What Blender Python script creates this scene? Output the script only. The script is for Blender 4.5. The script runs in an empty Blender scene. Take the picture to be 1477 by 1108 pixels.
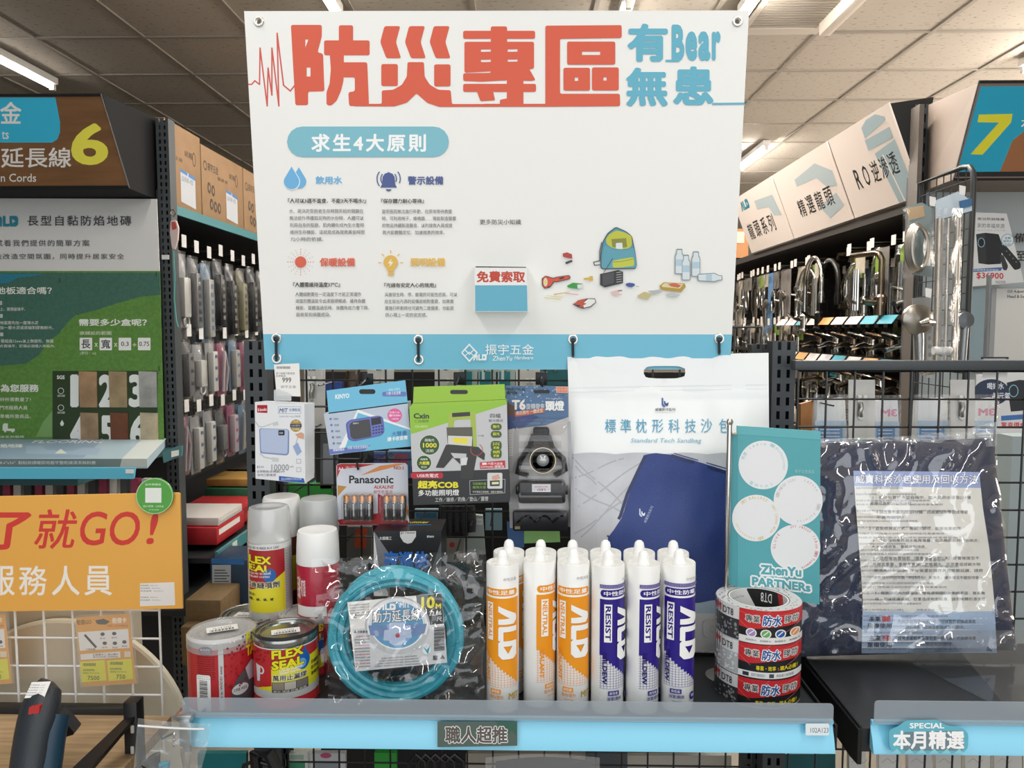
import bpy, bmesh, math, random
from mathutils import Vector, geometry
random.seed(7)
S = bpy.context.scene
COL = S.collection
PI = math.pi
R = math.radians
# ------------------------------------------------------------- camera
FPX = 1100.0; PITCH = R(4.108); YAW = R(1.12); CAMZ = 1.5
cd = bpy.data.cameras.new('camera'); cam = bpy.data.objects.new('camera', cd); COL.objects.link(cam)
cd.sensor_width = 36; cd.lens = FPX / 1477 * 36; cd.clip_start = 0.05; cd.clip_end = 100
cam.location = (0, 0, CAMZ); cam.rotation_euler = (PI/2 - PITCH, 0, YAW)
S.camera = cam
# ------------------------------------------------------------- world and light
w = bpy.data.worlds.new('world'); S.world = w; w.use_nodes = True
w.node_tree.nodes['Background'].inputs[0].default_value = (0.88, 0.94, 1.0, 1)
w.node_tree.nodes['Background'].inputs[1].default_value = 0.3
def area(name, loc, rot, sx, sy, power, col):
    l = bpy.data.lights.new(name, 'AREA'); l.shape = 'RECTANGLE'; l.size = sx; l.size_y = sy
    l.energy = power; l.color = col
    o = bpy.data.objects.new(name, l); COL.objects.link(o); o.location = loc; o.rotation_euler = rot
    return o
# daylight through the shop front behind the camera, and the ceiling lamps over the entrance
area('shopfront_daylight', (0.5, -1.5, 1.75), (R(90), 0, 0), 4.6, 2.2, 42, (0.94, 0.97, 1.0))
area('entrance_lamp_row', (-0.9, 0.2, 2.92), (0, 0, 0), 0.16, 2.4, 20, (1.0, 0.97, 0.93))
area('entrance_lamp_row_right', (1.0, 0.2, 2.92), (0, 0, 0), 0.16, 2.4, 20, (1.0, 0.97, 0.93))
area('right_ceiling_fill', (4.35, 4.4, 1.9), (R(112), 0, R(90)), 5.0, 1.6, 160, (1.0, 0.88, 0.77))  # added fill light, no window here: warms and brightens the right ceiling
vs = S.view_settings
S.display_settings.display_device = 'sRGB'
vs.view_transform = 'Standard'; vs.look = 'None'; vs.gamma = 1; vs.use_curve_mapping = False
vs.exposure = 0.17
S.cycles.use_denoising = True
S.cycles.max_bounces = 8; S.cycles.transparent_max_bounces = 24
S.cycles.caustics_reflective = False; S.cycles.caustics_refractive = False

# ------------------------------------------------------------- photo rays
def ray(px, py):
    x = (px - 738.5) / FPX; y = (554 - py) / FPX; z = -1.0
    a = PI/2 - PITCH; c, s = math.cos(a), math.sin(a)
    y, z = c*y - s*z, s*y + c*z
    c, s = math.cos(YAW), math.sin(YAW)
    return Vector((c*x - s*y, s*x + c*y, z))
CAM = Vector((0, 0, CAMZ))
def W(px, py, Y):
    r = ray(px, py); return CAM + r * (Y / r.y)
def WZ(px, py, Z):
    r = ray(px, py); return CAM + r * ((Z - CAMZ) / r.z)
def WX(px, py, X):
    r = ray(px, py); return CAM + r * (X / r.x)
def plane_map(p0, n):
    """pixel -> point on a real plane through p0 with normal n (towards the viewer)"""
    n = Vector(n).normalized(); p0 = Vector(p0)
    def f(x, y, h=0):
        r = ray(x, y); q = p0 + n * h
        return CAM + r * ((q - CAM).dot(n) / r.dot(n))
    f.n = n
    return f
def ymap(Y): return plane_map((0, Y, 0), (0, -1, 0))

# ------------------------------------------------------------- materials
def lin(h):
    h = h.lstrip('#'); o = []
    for i in (0, 2, 4):
        c = int(h[i:i+2], 16) / 255
        o.append(c/12.92 if c <= .04045 else ((c+.055)/1.055)**2.4)
    return (*o, 1)
_M = {}
def mat(h, rough=.45, metal=0, alpha=1, bump=0, scale=60, var=0, emit=0, spec=.5, coat=0, kind='noise'):
    key = (h, rough, metal, alpha, bump, scale, var, emit, spec, coat, kind)
    if key in _M: return _M[key]
    m = bpy.data.materials.new('mat_' + h.strip('#')); m.use_nodes = True
    nt = m.node_tree; b = nt.nodes['Principled BSDF']
    c = lin(h)
    b.inputs['Base Color'].default_value = c
    b.inputs['Roughness'].default_value = rough
    b.inputs['Metallic'].default_value = metal
    b.inputs['Alpha'].default_value = alpha
    b.inputs['Specular IOR Level'].default_value = spec
    if coat: b.inputs['Coat Weight'].default_value = coat; b.inputs['Coat Roughness'].default_value = .08
    if emit:
        b.inputs['Emission Color'].default_value = c; b.inputs['Emission Strength'].default_value = emit
    if bump or var:
        tc = nt.nodes.new('ShaderNodeTexCoord'); mp = nt.nodes.new('ShaderNodeMapping')
        nt.links.new(tc.outputs['Object'], mp.inputs[0])
        if kind == 'wood': mp.inputs['Scale'].default_value = (1, 14, 1)
        if kind == 'brush': mp.inputs['Scale'].default_value = (1, 1, 12)
        n = nt.nodes.new('ShaderNodeTexNoise'); n.inputs['Scale'].default_value = scale
        n.inputs['Detail'].default_value = 4
        nt.links.new(mp.outputs[0], n.inputs['Vector'])
        if var:
            mx = nt.nodes.new('ShaderNodeMixRGB'); mx.blend_type = 'MIX'
            mx.inputs[1].default_value = tuple(min(1, x*(1-var)) for x in c[:3]) + (1,)
            mx.inputs[2].default_value = tuple(min(1, x*(1+var)) for x in c[:3]) + (1,)
            rp = nt.nodes.new('ShaderNodeValToRGB')
            rp.color_ramp.elements[0].position = .35; rp.color_ramp.elements[1].position = .65
            nt.links.new(n.outputs['Fac'], rp.inputs[0]); nt.links.new(rp.outputs[0], mx.inputs[0])
            nt.links.new(mx.outputs[0], b.inputs['Base Color'])
        if bump:
            bp = nt.nodes.new('ShaderNodeBump'); bp.inputs['Strength'].default_value = bump
            bp.inputs['Distance'].default_value = .004
            nt.links.new(n.outputs['Fac'], bp.inputs['Height']); nt.links.new(bp.outputs[0], b.inputs['Normal'])
    _M[key] = m
    return m
def film(alpha=.1, h='#ffffff', rough=.12, bump=.0, scale=25, ior=1.45):
    """clear plastic film or blister: glossy skin over what lies behind"""
    key = ('film', alpha, h, rough, bump, scale, ior)
    if key in _M: return _M[key]
    m = bpy.data.materials.new('clear_plastic'); m.use_nodes = True; nt = m.node_tree
    for n in list(nt.nodes): nt.nodes.remove(n)
    out = nt.nodes.new('ShaderNodeOutputMaterial'); tr = nt.nodes.new('ShaderNodeBsdfTransparent')
    gl = nt.nodes.new('ShaderNodeBsdfGlossy'); gl.inputs['Roughness'].default_value = rough
    gl.inputs['Color'].default_value = (1, 1, 1, 1)
    df = nt.nodes.new('ShaderNodeBsdfDiffuse'); df.inputs[0].default_value = lin(h)
    fr = nt.nodes.new('ShaderNodeLayerWeight'); fr.inputs['Blend'].default_value = .5
    pw = nt.nodes.new('ShaderNodeMath'); pw.operation = 'POWER'; pw.inputs[1].default_value = 4
    ma = nt.nodes.new('ShaderNodeMath'); ma.operation = 'MULTIPLY_ADD'; f0 = 2*((ior-1)/(ior+1))**2
    ma.inputs[1].default_value = 1-f0; ma.inputs[2].default_value = f0
    nt.links.new(fr.outputs['Facing'], pw.inputs[0]); nt.links.new(pw.outputs[0], ma.inputs[0])
    m1 = nt.nodes.new('ShaderNodeMixShader'); m2 = nt.nodes.new('ShaderNodeMixShader')
    m1.inputs[0].default_value = alpha
    nt.links.new(tr.outputs[0], m1.inputs[1]); nt.links.new(df.outputs[0], m1.inputs[2])
    nt.links.new(ma.outputs[0], m2.inputs[0]); nt.links.new(m1.outputs[0], m2.inputs[1]); nt.links.new(gl.outputs[0], m2.inputs[2])
    nt.links.new(m2.outputs[0], out.inputs[0])
    if bump:
        tc = nt.nodes.new('ShaderNodeTexCoord'); n = nt.nodes.new('ShaderNodeTexNoise'); n.inputs['Scale'].default_value = scale
        n.inputs['Detail'].default_value = 3; n.inputs['Distortion'].default_value = 1.2
        bp = nt.nodes.new('ShaderNodeBump'); bp.inputs['Strength'].default_value = bump; bp.inputs['Distance'].default_value = .01
        nt.links.new(tc.outputs['Object'], n.inputs['Vector']); nt.links.new(n.outputs['Fac'], bp.inputs['Height'])
        nt.links.new(bp.outputs[0], fr.inputs['Normal']); nt.links.new(bp.outputs[0], gl.inputs['Normal'])
    _M[key] = m
    return m
BLACK = mat('#26282a', .45, bump=.1, scale=900)
GMETAL = mat('#3c4144', .45, bump=.08, scale=900)
WIRE = mat('#1c1d1e', .4, bump=.05)
CHROME = mat('#d8d6d2', .14, 1, bump=.02)
STEEL = mat('#a8a49c', .3, 1, bump=.05)
WHITE = mat('#f1f1ee', .45, bump=.03)
PAPER = mat('#f3f2ee', .6, bump=.02)

# ------------------------------------------------------------- objects
def tag(o, label=None, cat=None, group=None, kind=None):
    if label: o['label'] = label
    if cat: o['category'] = cat
    if group: o['group'] = group
    if kind: o['kind'] = kind
    return o
def thing(name, label, cat, loc=(0, 0, 0), group=None, rz=0):
    o = bpy.data.objects.new(name, None); COL.objects.link(o)
    o.empty_display_size = .05; o.location = loc; o.rotation_euler.z = rz
    return tag(o, label, cat, group)
def root_loc(p):
    v = Vector((0, 0, 0))
    while p is not None: v += Vector(p.location); p = p.parent
    return v
def finish(name, me, parent, loc=None, local=False, smooth=True):
    o = bpy.data.objects.new(name, me); COL.objects.link(o)
    if parent is not None:
        o.parent = parent
        off = Vector((0, 0, 0)) if local else root_loc(parent)
    else:
        off = Vector(loc) if loc is not None else Vector((0, 0, 0))
        o.location = off
    if off.length > 0 and not local:
        n = len(me.vertices); co = [0.0]*(3*n); me.vertices.foreach_get('co', co)
        for i in range(n):
            co[3*i] -= off.x; co[3*i+1] -= off.y; co[3*i+2] -= off.z
        me.vertices.foreach_set('co', co)
    if smooth and len(me.polygons):
        me.polygons.foreach_set('use_smooth', [True]*len(me.polygons))
        me.set_sharp_from_angle(angle=R(38))
    me.update()
    return o
def copy_tree(o, loc=None, rz=None, label=None, parent=None):
    c = o.copy(); COL.objects.link(c); c.parent = parent
    if loc is not None: c.location = loc
    if rz is not None: c.rotation_euler.z = rz
    if label: c['label'] = label
    for ch in list(o.children): copy_tree(ch, parent=c)
    return c

class MB:
    def __init__(s, m=None): s.v = []; s.f = []; s.mi = []; s.mats = []; s.m = m
    def _m(s, m):
        m = m or s.m
        if m not in s.mats: s.mats.append(m)
        return s.mats.index(m)
    def add(s, vs, fs, m=None):
        k = len(s.v); i = s._m(m)
        s.v += [tuple(v) for v in vs]
        for f in fs: s.f.append(tuple(k + a for a in f)); s.mi.append(i)
        return s
    def box(s, x0, x1, y0, y1, z0, z1, m=None, b=0, fn=None):
        if x0 > x1: x0, x1 = x1, x0
        if y0 > y1: y0, y1 = y1, y0
        if z0 > z1: z0, z1 = z1, z0
        if b:
            b = min(b, (x1-x0)/2.01, (y1-y0)/2.01, (z1-z0)/2.01)
            bm = bmesh.new(); bmesh.ops.create_cube(bm, size=1)
            for v in bm.verts: v.co = Vector(((x0+x1)/2 + v.co.x*(x1-x0), (y0+y1)/2 + v.co.y*(y1-y0), (z0+z1)/2 + v.co.z*(z1-z0)))
            bmesh.ops.bevel(bm, geom=bm.edges[:], offset=b, segments=2, affect='EDGES', profile=.5)
            bm.verts.index_update()
            vs = [v.co.copy() for v in bm.verts]; fs = [[v.index for v in f.verts] for f in bm.faces]; bm.free()
        else:
            vs = [Vector(p) for p in ((x0,y0,z0),(x1,y0,z0),(x1,y1,z0),(x0,y1,z0),(x0,y0,z1),(x1,y0,z1),(x1,y1,z1),(x0,y1,z1))]
            fs = [(0,3,2,1),(4,5,6,7),(0,1,5,4),(1,2,6,5),(2,3,7,6),(3,0,4,7)]
        if fn: vs = [fn(v) for v in vs]
        return s.add(vs, fs, m)
    def hexa(s, p, m=None):
        """8 points: bottom ring 0-3, top ring 4-7"""
        return s.add(p, [(0,3,2,1),(4,5,6,7),(0,1,5,4),(1,2,6,5),(2,3,7,6),(3,0,4,7)], m)
    def slab(s, pts, off, m=None):
        """polygon with thickness: pts (3-D) and an offset vector"""
        n = len(pts); off = Vector(off); pts = [Vector(p) for p in pts]
        q = [p + off for p in pts]
        tri = geometry.tessellate_polygon([pts])
        fs = [tuple(t) for t in tri] + [tuple(n + a for a in reversed(t)) for t in tri]
        fs += [(i, (i+1) % n, n + (i+1) % n, n + i) for i in range(n)]
        return s.add(pts + q, fs, m)
    def lathe(s, c, prof, n=32, m=None, axis='z'):
        c = Vector(c); vs = []; fs = []
        for r, h in prof:
            for i in range(n):
                a = 2*PI*i/n; x, y = r*math.cos(a), r*math.sin(a)
                vs.append(c + (Vector((x, y, h)) if axis == 'z' else Vector((x, h, y)) if axis == 'y' else Vector((h, x, y))))
        for j in range(len(prof)-1):
            for i in range(n):
                fs.append((j*n+i, j*n+(i+1) % n, (j+1)*n+(i+1) % n, (j+1)*n+i))
        if prof[0][0] > 1e-6: fs.append(tuple(range(n))[::-1])
        if prof[-1][0] > 1e-6: fs.append(tuple((len(prof)-1)*n+i for i in range(n)))
        return s.add(vs, fs, m)
    def tube(s, pts, r, n=8, m=None, closed=False, flat=1.0):
        pts = [Vector(p) for p in pts]; N = len(pts); vs = []; fs = []
        rr = r if isinstance(r, (list, tuple)) else [r]*N
        prev = None
        for i, p in enumerate(pts):
            if closed: t = pts[(i+1) % N] - pts[i-1]
            else: t = pts[min(i+1, N-1)] - pts[max(i-1, 0)]
            t.normalize()
            if prev is None:
                a = Vector((0, 0, 1)) if abs(t.z) < .9 else Vector((0, 1, 0))
                u = t.cross(a).normalized()
            else:
                u = (prev - t*prev.dot(t)).normalized()
            prev = u; w_ = t.cross(u)
            for k in range(n):
                a = 2*PI*k/n
                vs.append(p + u*(math.cos(a)*rr[i]) + w_*(math.sin(a)*rr[i]*flat))
        M_ = N if closed else N-1
        for i in range(M_):
            for k in range(n):
                j = (i+1) % N
                fs.append((i*n+k, i*n+(k+1) % n, j*n+(k+1) % n, j*n+k))
        if not closed:
            fs.append(tuple(range(n))[::-1]); fs.append(tuple((N-1)*n+k for k in range(n)))
        return s.add(vs, fs, m)
    def grid(s, fn, nu, nv, m=None):
        vs = [fn(i/nu, j/nv) for j in range(nv+1) for i in range(nu+1)]
        fs = [(j*(nu+1)+i, j*(nu+1)+i+1, (j+1)*(nu+1)+i+1, (j+1)*(nu+1)+i) for j in range(nv) for i in range(nu)]
        return s.add(vs, fs, m)
    def build(s, name, parent=None, loc=None, label=None, cat=None, group=None, kind=None, local=False, smooth=True):
        me = bpy.data.meshes.new(name); me.from_pydata(s.v, [], s.f)
        for m in s.mats: me.materials.append(m)
        if len(s.mats) > 1: me.polygons.foreach_set('material_index', s.mi)
        bm = bmesh.new(); bm.from_mesh(me); bmesh.ops.recalc_face_normals(bm, faces=bm.faces); bm.to_mesh(me); bm.free()
        o = finish(name, me, parent, loc, local, smooth)
        return tag(o, label, cat, group, kind)

# ------------------------------------------------------------- flat print (posters, labels): 2-D shapes, x right, y DOWN
_TC = {}
_tcu = bpy.data.curves.new('glyphs', 'FONT'); _tob = bpy.data.objects.new('glyphs', _tcu); COL.objects.link(_tob)
def glyphs(t, b=0, res=2, sp=1.0, shear=0):
    """filled glyph outlines; b thickens the strokes by overlaying copies shifted round a small circle"""
    key = (t, b, res, sp, shear)
    if key in _TC: return _TC[key]
    k0 = (t, 0, res, sp, shear)
    if k0 not in _TC:
        _tcu.body = t; _tcu.size = 1; _tcu.resolution_u = res; _tcu.space_character = sp; _tcu.shear = shear
        dg = bpy.context.evaluated_depsgraph_get(); dg.update()
        me = bpy.data.meshes.new_from_object(_tob.evaluated_get(dg))
        vs = [(v.co.x, v.co.y) for v in me.vertices]; fs = [tuple(p.vertices) for p in me.polygons]
        bpy.data.meshes.remove(me)
        if not vs: vs = [(0, 0), (1, 0), (1, 1)]; fs = []
        xs = [v[0] for v in vs]; ys = [v[1] for v in vs]
        _TC[k0] = (vs, fs, min(xs), max(xs), min(ys), max(ys))
    if not b: return _TC[k0]
    vs, fs, x0, x1, y0, y1 = _TC[k0]; n = 2 if b < .008 or res == 1 else 4 if b <= .022 else 8; V_ = []; F_ = []
    big = b > .06
    if big: n = 17
    for q in range(n):
        a = 2*PI*(q+.5)/min(n, 8) if n > 2 else PI*q + .6; k = len(V_)
        rr = b if not big or q < 8 else b*.55 if q < 16 else 0
        dx_, dy_ = rr*math.cos(a), rr*math.sin(a)
        V_ += [(x+dx_, y+dy_, q/n) for x, y, *_ in vs]; F_ += [tuple(k+i for i in f) for f in fs]
    _TC[key] = (V_, F_, x0-b, x1+b, y0-b, y1+b)
    return _TC[key]
class Art:
    EPS = 2.6e-5
    def __init__(s, rough=.5, spec=.5):
        s.v = []; s.f = []; s.mi = []; s.cols = []; s.k = 0; s.last = ''; s.tf = None; s.rough = rough; s.spec = spec
    def add(s, vs, fs, col, kind='shape'):
        if not (kind == 'text' and s.last == 'text'): s.k += 1
        s.last = kind
        if col not in s.cols: s.cols.append(col)
        ci = s.cols.index(col); k = len(s.v)
        for p in vs:
            e = p[2] if len(p) > 2 else 0
            if s.tf: p = s.tf(p[0], p[1])
            s.v.append((p[0], p[1], (s.k + e*.85)*s.EPS))
        for f in fs: s.f.append(tuple(k+a for a in f)); s.mi.append(ci)
    def poly(s, pts, col, holes=(), kind='shape'):
        loops = [[Vector((x, y, 0)) for x, y in pts]] + [[Vector((x, y, 0)) for x, y in h] for h in holes]
        tri = geometry.tessellate_polygon(loops)
        s.add([(p.x, p.y) for L in loops for p in L], [tuple(t) for t in tri], col, kind)
    def rect(s, x0, y0, x1, y1, col, r=0, kind='shape'):
        if r: s.poly(rrect(x0, y0, x1, y1, r), col, kind=kind)
        else: s.add([(x0, y0), (x1, y0), (x1, y1), (x0, y1)], [(0, 1, 2, 3)], col, kind)
    def disc(s, cx, cy, rx, ry, col, n=28, a0=0, a1=360):
        full = a1 - a0 >= 360
        pts = [(cx + rx*math.cos(R(a0+(a1-a0)*i/n)), cy + ry*math.sin(R(a0+(a1-a0)*i/n))) for i in range(n if full else n+1)]
        s.poly(pts, col)
    def ring(s, cx, cy, rx, ry, wd, col, n=32, a0=0, a1=360):
        vs = []; fs = []
        for i in range(n+1):
            a = R(a0+(a1-a0)*i/n); c, q = math.cos(a), math.sin(a)
            vs += [(cx+rx*c, cy+ry*q), (cx+(rx-wd)*c, cy+(ry-wd)*q)]
        for i in range(n): fs.append((2*i, 2*i+1, 2*i+3, 2*i+2))
        s.add(vs, fs, col)
    def line(s, pts, wd, col, closed=False, kind='shape'):
        P = list(pts) + ([pts[0]] if closed else [])
        vs = []; fs = []
        n = len(P)
        for i, (x, y) in enumerate(P):
            a = P[max(i-1, 0)]; b = P[min(i+1, n-1)]
            if closed and i in (0, n-1): a = P[n-2]; b = P[1]
            dx1, dy1 = x-a[0], y-a[1]; dx2, dy2 = b[0]-x, b[1]-y
            l1 = math.hypot(dx1, dy1) or 1; l2 = math.hypot(dx2, dy2) or 1
            if i == 0 and not closed: dx1, dy1, l1 = dx2, dy2, l2
            if i == n-1 and not closed: dx2, dy2, l2 = dx1, dy1, l1
            nx, ny = -(dy1/l1+dy2/l2), dx1/l1+dx2/l2
            L = math.hypot(nx, ny) or 1; nx /= L; ny /= L
            k = max(.45, nx*(-dy1/l1)+ny*(dx1/l1)); h = wd/2/k
            vs += [(x+nx*h, y+ny*h), (x-nx*h, y-ny*h)]
        for i in range(n-1): fs.append((2*i, 2*i+1, 2*i+3, 2*i+2))
        s.add(vs, fs, col, kind)
    def text(s, t, x0, y0, x1, y1, col, b=0, res=2, rot=0, sp=1.0, shear=0, skew=0, halo=None):
        """text fitted exactly to the box; rot=90 reads downwards; skew = rise of baseline to the right in units"""
        vs, fs, a0, a1, b0, b1 = glyphs(t, b, res, sp, shear)
        if halo:
            ex = (halo[1]-b)*(x1-x0)/max(a1-a0, 1e-6); ey = (halo[1]-b)*(y1-y0)/max(b1-b0, 1e-6)
            s.last = ''; s.text(t, x0-ex, y0-ey, x1+ex, y1+ey, halo[0], halo[1], res, rot, sp, shear, skew*(1+2*ex/max(x1-x0, 1e-6))); s.last = ''
        W_ = max(a1-a0, 1e-6); H_ = max(b1-b0, 1e-6)
        out = []
        for x, y, *e in vs:
            u = (x-a0)/W_; v = (b1-y)/H_
            if rot == 90: u, v = 1-v, u
            elif rot == 180: u, v = 1-u, 1-v
            elif rot == -90: u, v = v, 1-u
            out.append((x0+u*(x1-x0), y0+v*(y1-y0) - u*skew, *e))
        s.add(out, fs, col, 'text')
    def lines(s, rows, x0, y0, dy, h, cw, col, b=0):
        for i, t in enumerate(rows):
            if t: s.text(t, x0, y0+i*dy, x0+cw*len(t), y0+i*dy+h, col, b, res=1)
    def build(s, name, parent, fn, step=0, loc=None, label=None, local=False):
        me = bpy.data.meshes.new(name)
        me.from_pydata(s.v, [], s.f)
        for c in s.cols:
            m = c if not isinstance(c, str) else mat(c, s.rough, spec=s.spec)
            me.materials.append(m)
        me.polygons.foreach_set('material_index', s.mi)
        if step:
            bm = bmesh.new(); bm.from_mesh(me)
            x = min(p[0] for p in s.v) + step; x1 = max(p[0] for p in s.v)
            while x < x1:
                bmesh.ops.bisect_plane(bm, geom=bm.verts[:]+bm.edges[:]+bm.faces[:], plane_co=(x, 0, 0), plane_no=(1, 0, 0), dist=1e-6)
                x += step
            bm.to_mesh(me); bm.free()
        co = []
        for v in me.vertices: co += list(fn(v.co.x, v.co.y, v.co.z))
        me.vertices.foreach_set('co', co)
        o = finish(name, me, parent, loc, local, smooth=False)
        if label: o['label'] = label
        return o
def rrect(x0, y0, x1, y1, r, n=4):
    r = min(r, abs(x1-x0)/2, abs(y1-y0)/2); P = []
    for cx, cy, a in ((x1-r, y0+r, -90), (x1-r, y1-r, 0), (x0+r, y1-r, 90), (x0+r, y0+r, 180)):
        for i in range(n+1):
            t = R(a+90*i/n); P.append((cx+r*math.cos(t), cy+r*math.sin(t)))
    return P
def roundpoly(P, r, n=3):
    out = []; N = len(P)
    for i in range(N):
        p = Vector(P[i]).to_2d() if len(P[i]) > 2 else Vector(P[i]); a = Vector(P[i-1]); c = Vector(P[(i+1) % N])
        la, lc = (a-p).length, (c-p).length; k = min(r, la/2.1, lc/2.1)
        A = p+(a-p)*(k/la); C_ = p+(c-p)*(k/lc)
        for j in range(n+1):
            t = j/n; q = A*(1-t)**2 + p*2*t*(1-t) + C_*t*t; out.append((q.x, q.y))
    return out
def wrap(cx, cy, r, z0=0, a0=0):
    """x = arc length (m) from the front (-Y), y = height measured down from z0"""
    def f(x, y, h):
        a = x/r + a0
        return Vector((cx + (r+h)*math.sin(a), cy - (r+h)*math.cos(a), z0 - y))
    return f
def local_plane(x0, y0, z0, sx=1.0):
    """flat art in metres on a vertical face: x right from x0, y down from z0"""
    return lambda x, y, h: Vector((x0 + x*sx, y0 - h, z0 - y))
def ald(a, x0, y0, x1, y1, col, rot=0):
    """the maker's mark: A without a bar, L, and D with a play triangle"""
    def T(u, v):
        if rot == 90: u, v = 1-v, u
        elif rot == -90: u, v = v, 1-u
        return (x0+u*(x1-x0), y0+v*(y1-y0))
    q = lambda P: [T(*p) for p in P]
    a.poly(q([(0, 1), (.17, .05), (.23, 0), (.29, .03), (.35, .2), (.35, 1), (.25, 1), (.24, .42), (.11, 1)]), col)
    a.poly(q([(.39, 0), (.49, 0), (.49, .74), (.67, .74), (.65, 1), (.42, 1), (.39, .94)]), col)
    a.poly(q([(.66, .04), (.69, 0), (.93, 0), (1, .2), (1, .8), (.93, 1), (.70, 1), (.66, .9)]), col, holes=[q([(.76, .27), (.9, .5), (.76, .74)])])
def thin(name, parent, fn, pts, t, m, loc=None, holes=(), **kw):
    """a flat plate (card, board, paper) given by its outline in photo pixels on a real plane"""
    loops = [[Vector((x, y, 0)) for x, y in pts]] + [[Vector((x, y, 0)) for x, y in h] for h in holes]
    tri = geometry.tessellate_polygon(loops); flat = [p for L in loops for p in L]; n = len(flat)
    vs = [fn(p.x, p.y, 0) for p in flat]; vs += [v - fn.n*t for v in vs]
    fs = [tuple(x) for x in tri] + [tuple(n+a for a in reversed(x)) for x in tri]
    k = 0
    for L in loops:
        for i in range(len(L)):
            j = (i+1) % len(L); fs.append((k+i, k+j, n+k+j, n+k+i))
        k += len(L)
    b = MB(m); b.add(vs, fs); return b.build(name, parent, loc=loc, **kw)
# ============================================================= THE SETTING
CZ = 3.0; TP = .5745
MB(mat('#8f877b', .3, var=.08, scale=3)).box(-6, 6, -3, 11, -.05, 0).build('floor', kind='structure', smooth=False)
wallm = mat('#b9b4aa', .7, bump=.1, scale=200)
MB(wallm).box(-6.1, 6.1, 10.9, 11, 0, 3.2).build('wall_back', kind='structure', smooth=False)
MB(wallm).box(-6.1, -6, -3, 11, 0, 3.2).build('wall_left', kind='structure', smooth=False)
MB(wallm).box(4.5, 4.6, -3, 11, 0, 3.2).build('wall_right', kind='structure', smooth=False)
TILEM = bpy.data.materials.new('fissured_tile'); TILEM.use_nodes = True
def _tile():
    nt = TILEM.node_tree; b = nt.nodes['Principled BSDF']; b.inputs['Roughness'].default_value = .9
    tc = nt.nodes.new('ShaderNodeTexCoord'); mp = nt.nodes.new('ShaderNodeMapping'); mp.inputs['Scale'].default_value = (16, 42, 1)
    n = nt.nodes.new('ShaderNodeTexNoise'); n.inputs['Scale'].default_value = 1.6; n.inputs['Detail'].default_value = 2
    rp = nt.nodes.new('ShaderNodeValToRGB'); rp.color_ramp.elements[0].position = .62; rp.color_ramp.elements[1].position = .68
    rp.color_ramp.elements[0].color = lin('#c4bcb0'); rp.color_ramp.elements[1].color = lin('#988f82')
    nt.links.new(tc.outputs['Object'], mp.inputs[0]); nt.links.new(mp.outputs[0], n.inputs['Vector'])
    nt.links.new(n.outputs['Fac'], rp.inputs[0]); nt.links.new(rp.outputs[0], b.inputs['Base Color'])
    bp = nt.nodes.new('ShaderNodeBump'); bp.invert = True; bp.inputs['Strength'].default_value = .3; bp.inputs['Distance'].default_value = .002
    nt.links.new(n.outputs['Fac'], bp.inputs['Height']); nt.links.new(bp.outputs[0], b.inputs['Normal'])
_tile()
ceil = MB(mat('#c9c2b6', .9)); ceil.box(-6.1, 6.1, -3, 11, CZ+.03, CZ+.1)
ceil.box(-6.1, 6.1, -3, 4.05-2*TP, CZ, CZ+.03)
ceiling = ceil.build('ceiling', kind='structure', smooth=False)
X0 = -1.977; Y0 = 4.01
bar = MB(mat('#a8a197', .5))
XS = [X0 + TP*i for i in range(-6, 14)]; YS = [Y0 + TP*j for j in range(-1, 11)]
for x in XS: bar.box(x-.011, x+.011, YS[0], YS[-1], CZ-.004, CZ+.012)
for y in YS: bar.box(XS[0], XS[-1], y-.011, y+.011, CZ-.0035, CZ+.0115)
bar.build('ceiling_grid', parent=ceiling, smooth=False)
first = None
def tile_in_view(i, j):
    x = X0+TP*(i+.5); y = Y0+TP*(j+.5); return abs(x) < .5 + y*.72
for j in range(-1, 10):
    for i in range(-6, 13):
        if not tile_in_view(i, j): continue
        if 5 <= i < 6 and j == -1: continue
        x = X0+TP*(i+.5); y = Y0+TP*(j+.5)
        if first is None:
            h = TP/2-.008
            first = MB(TILEM).box(-h, h, -h, h, .004, .014).build('ceiling_tile', smooth=False)
            o = first
        else: o = first.copy(); COL.objects.link(o)
        o.parent = ceiling; o.location = (x, y, CZ)
# ceiling lamps
def tube_lamp(x, y0, y1, label, power, z=2.94, E=25):
    t = thing('ceiling_lamp', label, 'lamp', (x, (y0+y1)/2, z), 'bare tube lamps under the ceiling')
    MB(WHITE).box(x-.03, x+.03, y0, y1, z+.015, CZ-.005, b=.004).build('housing', t)
    MB(mat('#fff6ea', .4, emit=E)).tube([(x, y0+.03, z), (x, y1-.03, z)], .014, 12).build('lamp_tube', t)
    for y in (y0+.012, y1-.012): MB(WHITE).box(x-.014, x+.014, y-.014, y+.014, z-.02, z+.02, b=.003).build('lamp_holder', t)
    a = area('lamp_light', (0, 0, -.03), (0, 0, 0), .05, y1-y0-.1, power, (1, .95, .87)); a.parent = t
tube_lamp(-2.83, 3.3, 4.62, 'bare tube lamp upper left above the orange number six sign', 4, E=12)
tube_lamp(-.88, 2.3, 3.62, 'tube lamp whose end shows over the top left of the white board', 4, E=9)
tube_lamp(1.0, 2.35, 3.66, 'tube lamp whose end shows behind the top right corner of the white board', 30, E=70)
tube_lamp(2.76, 3.1, 4.42, 'bare tube lamp at the far right edge above the number seven sign', 30, E=60)
tube_lamp(1.9, 6.2, 7.5, 'far tube lamp down the right aisle', 30, E=90)
tube_lamp(.05, 2.0, 3.25, 'added tube lamp, unseen behind the top of the white board', 10, E=12)  # added out of sight to brighten the slanted signs on the right
tube_lamp(.45, 3.5, 4.8, 'added tube lamp, unseen behind the right half of the white board', 34, E=30)  # extra unseen lamp, put in to lift the right aisle signs
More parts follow.
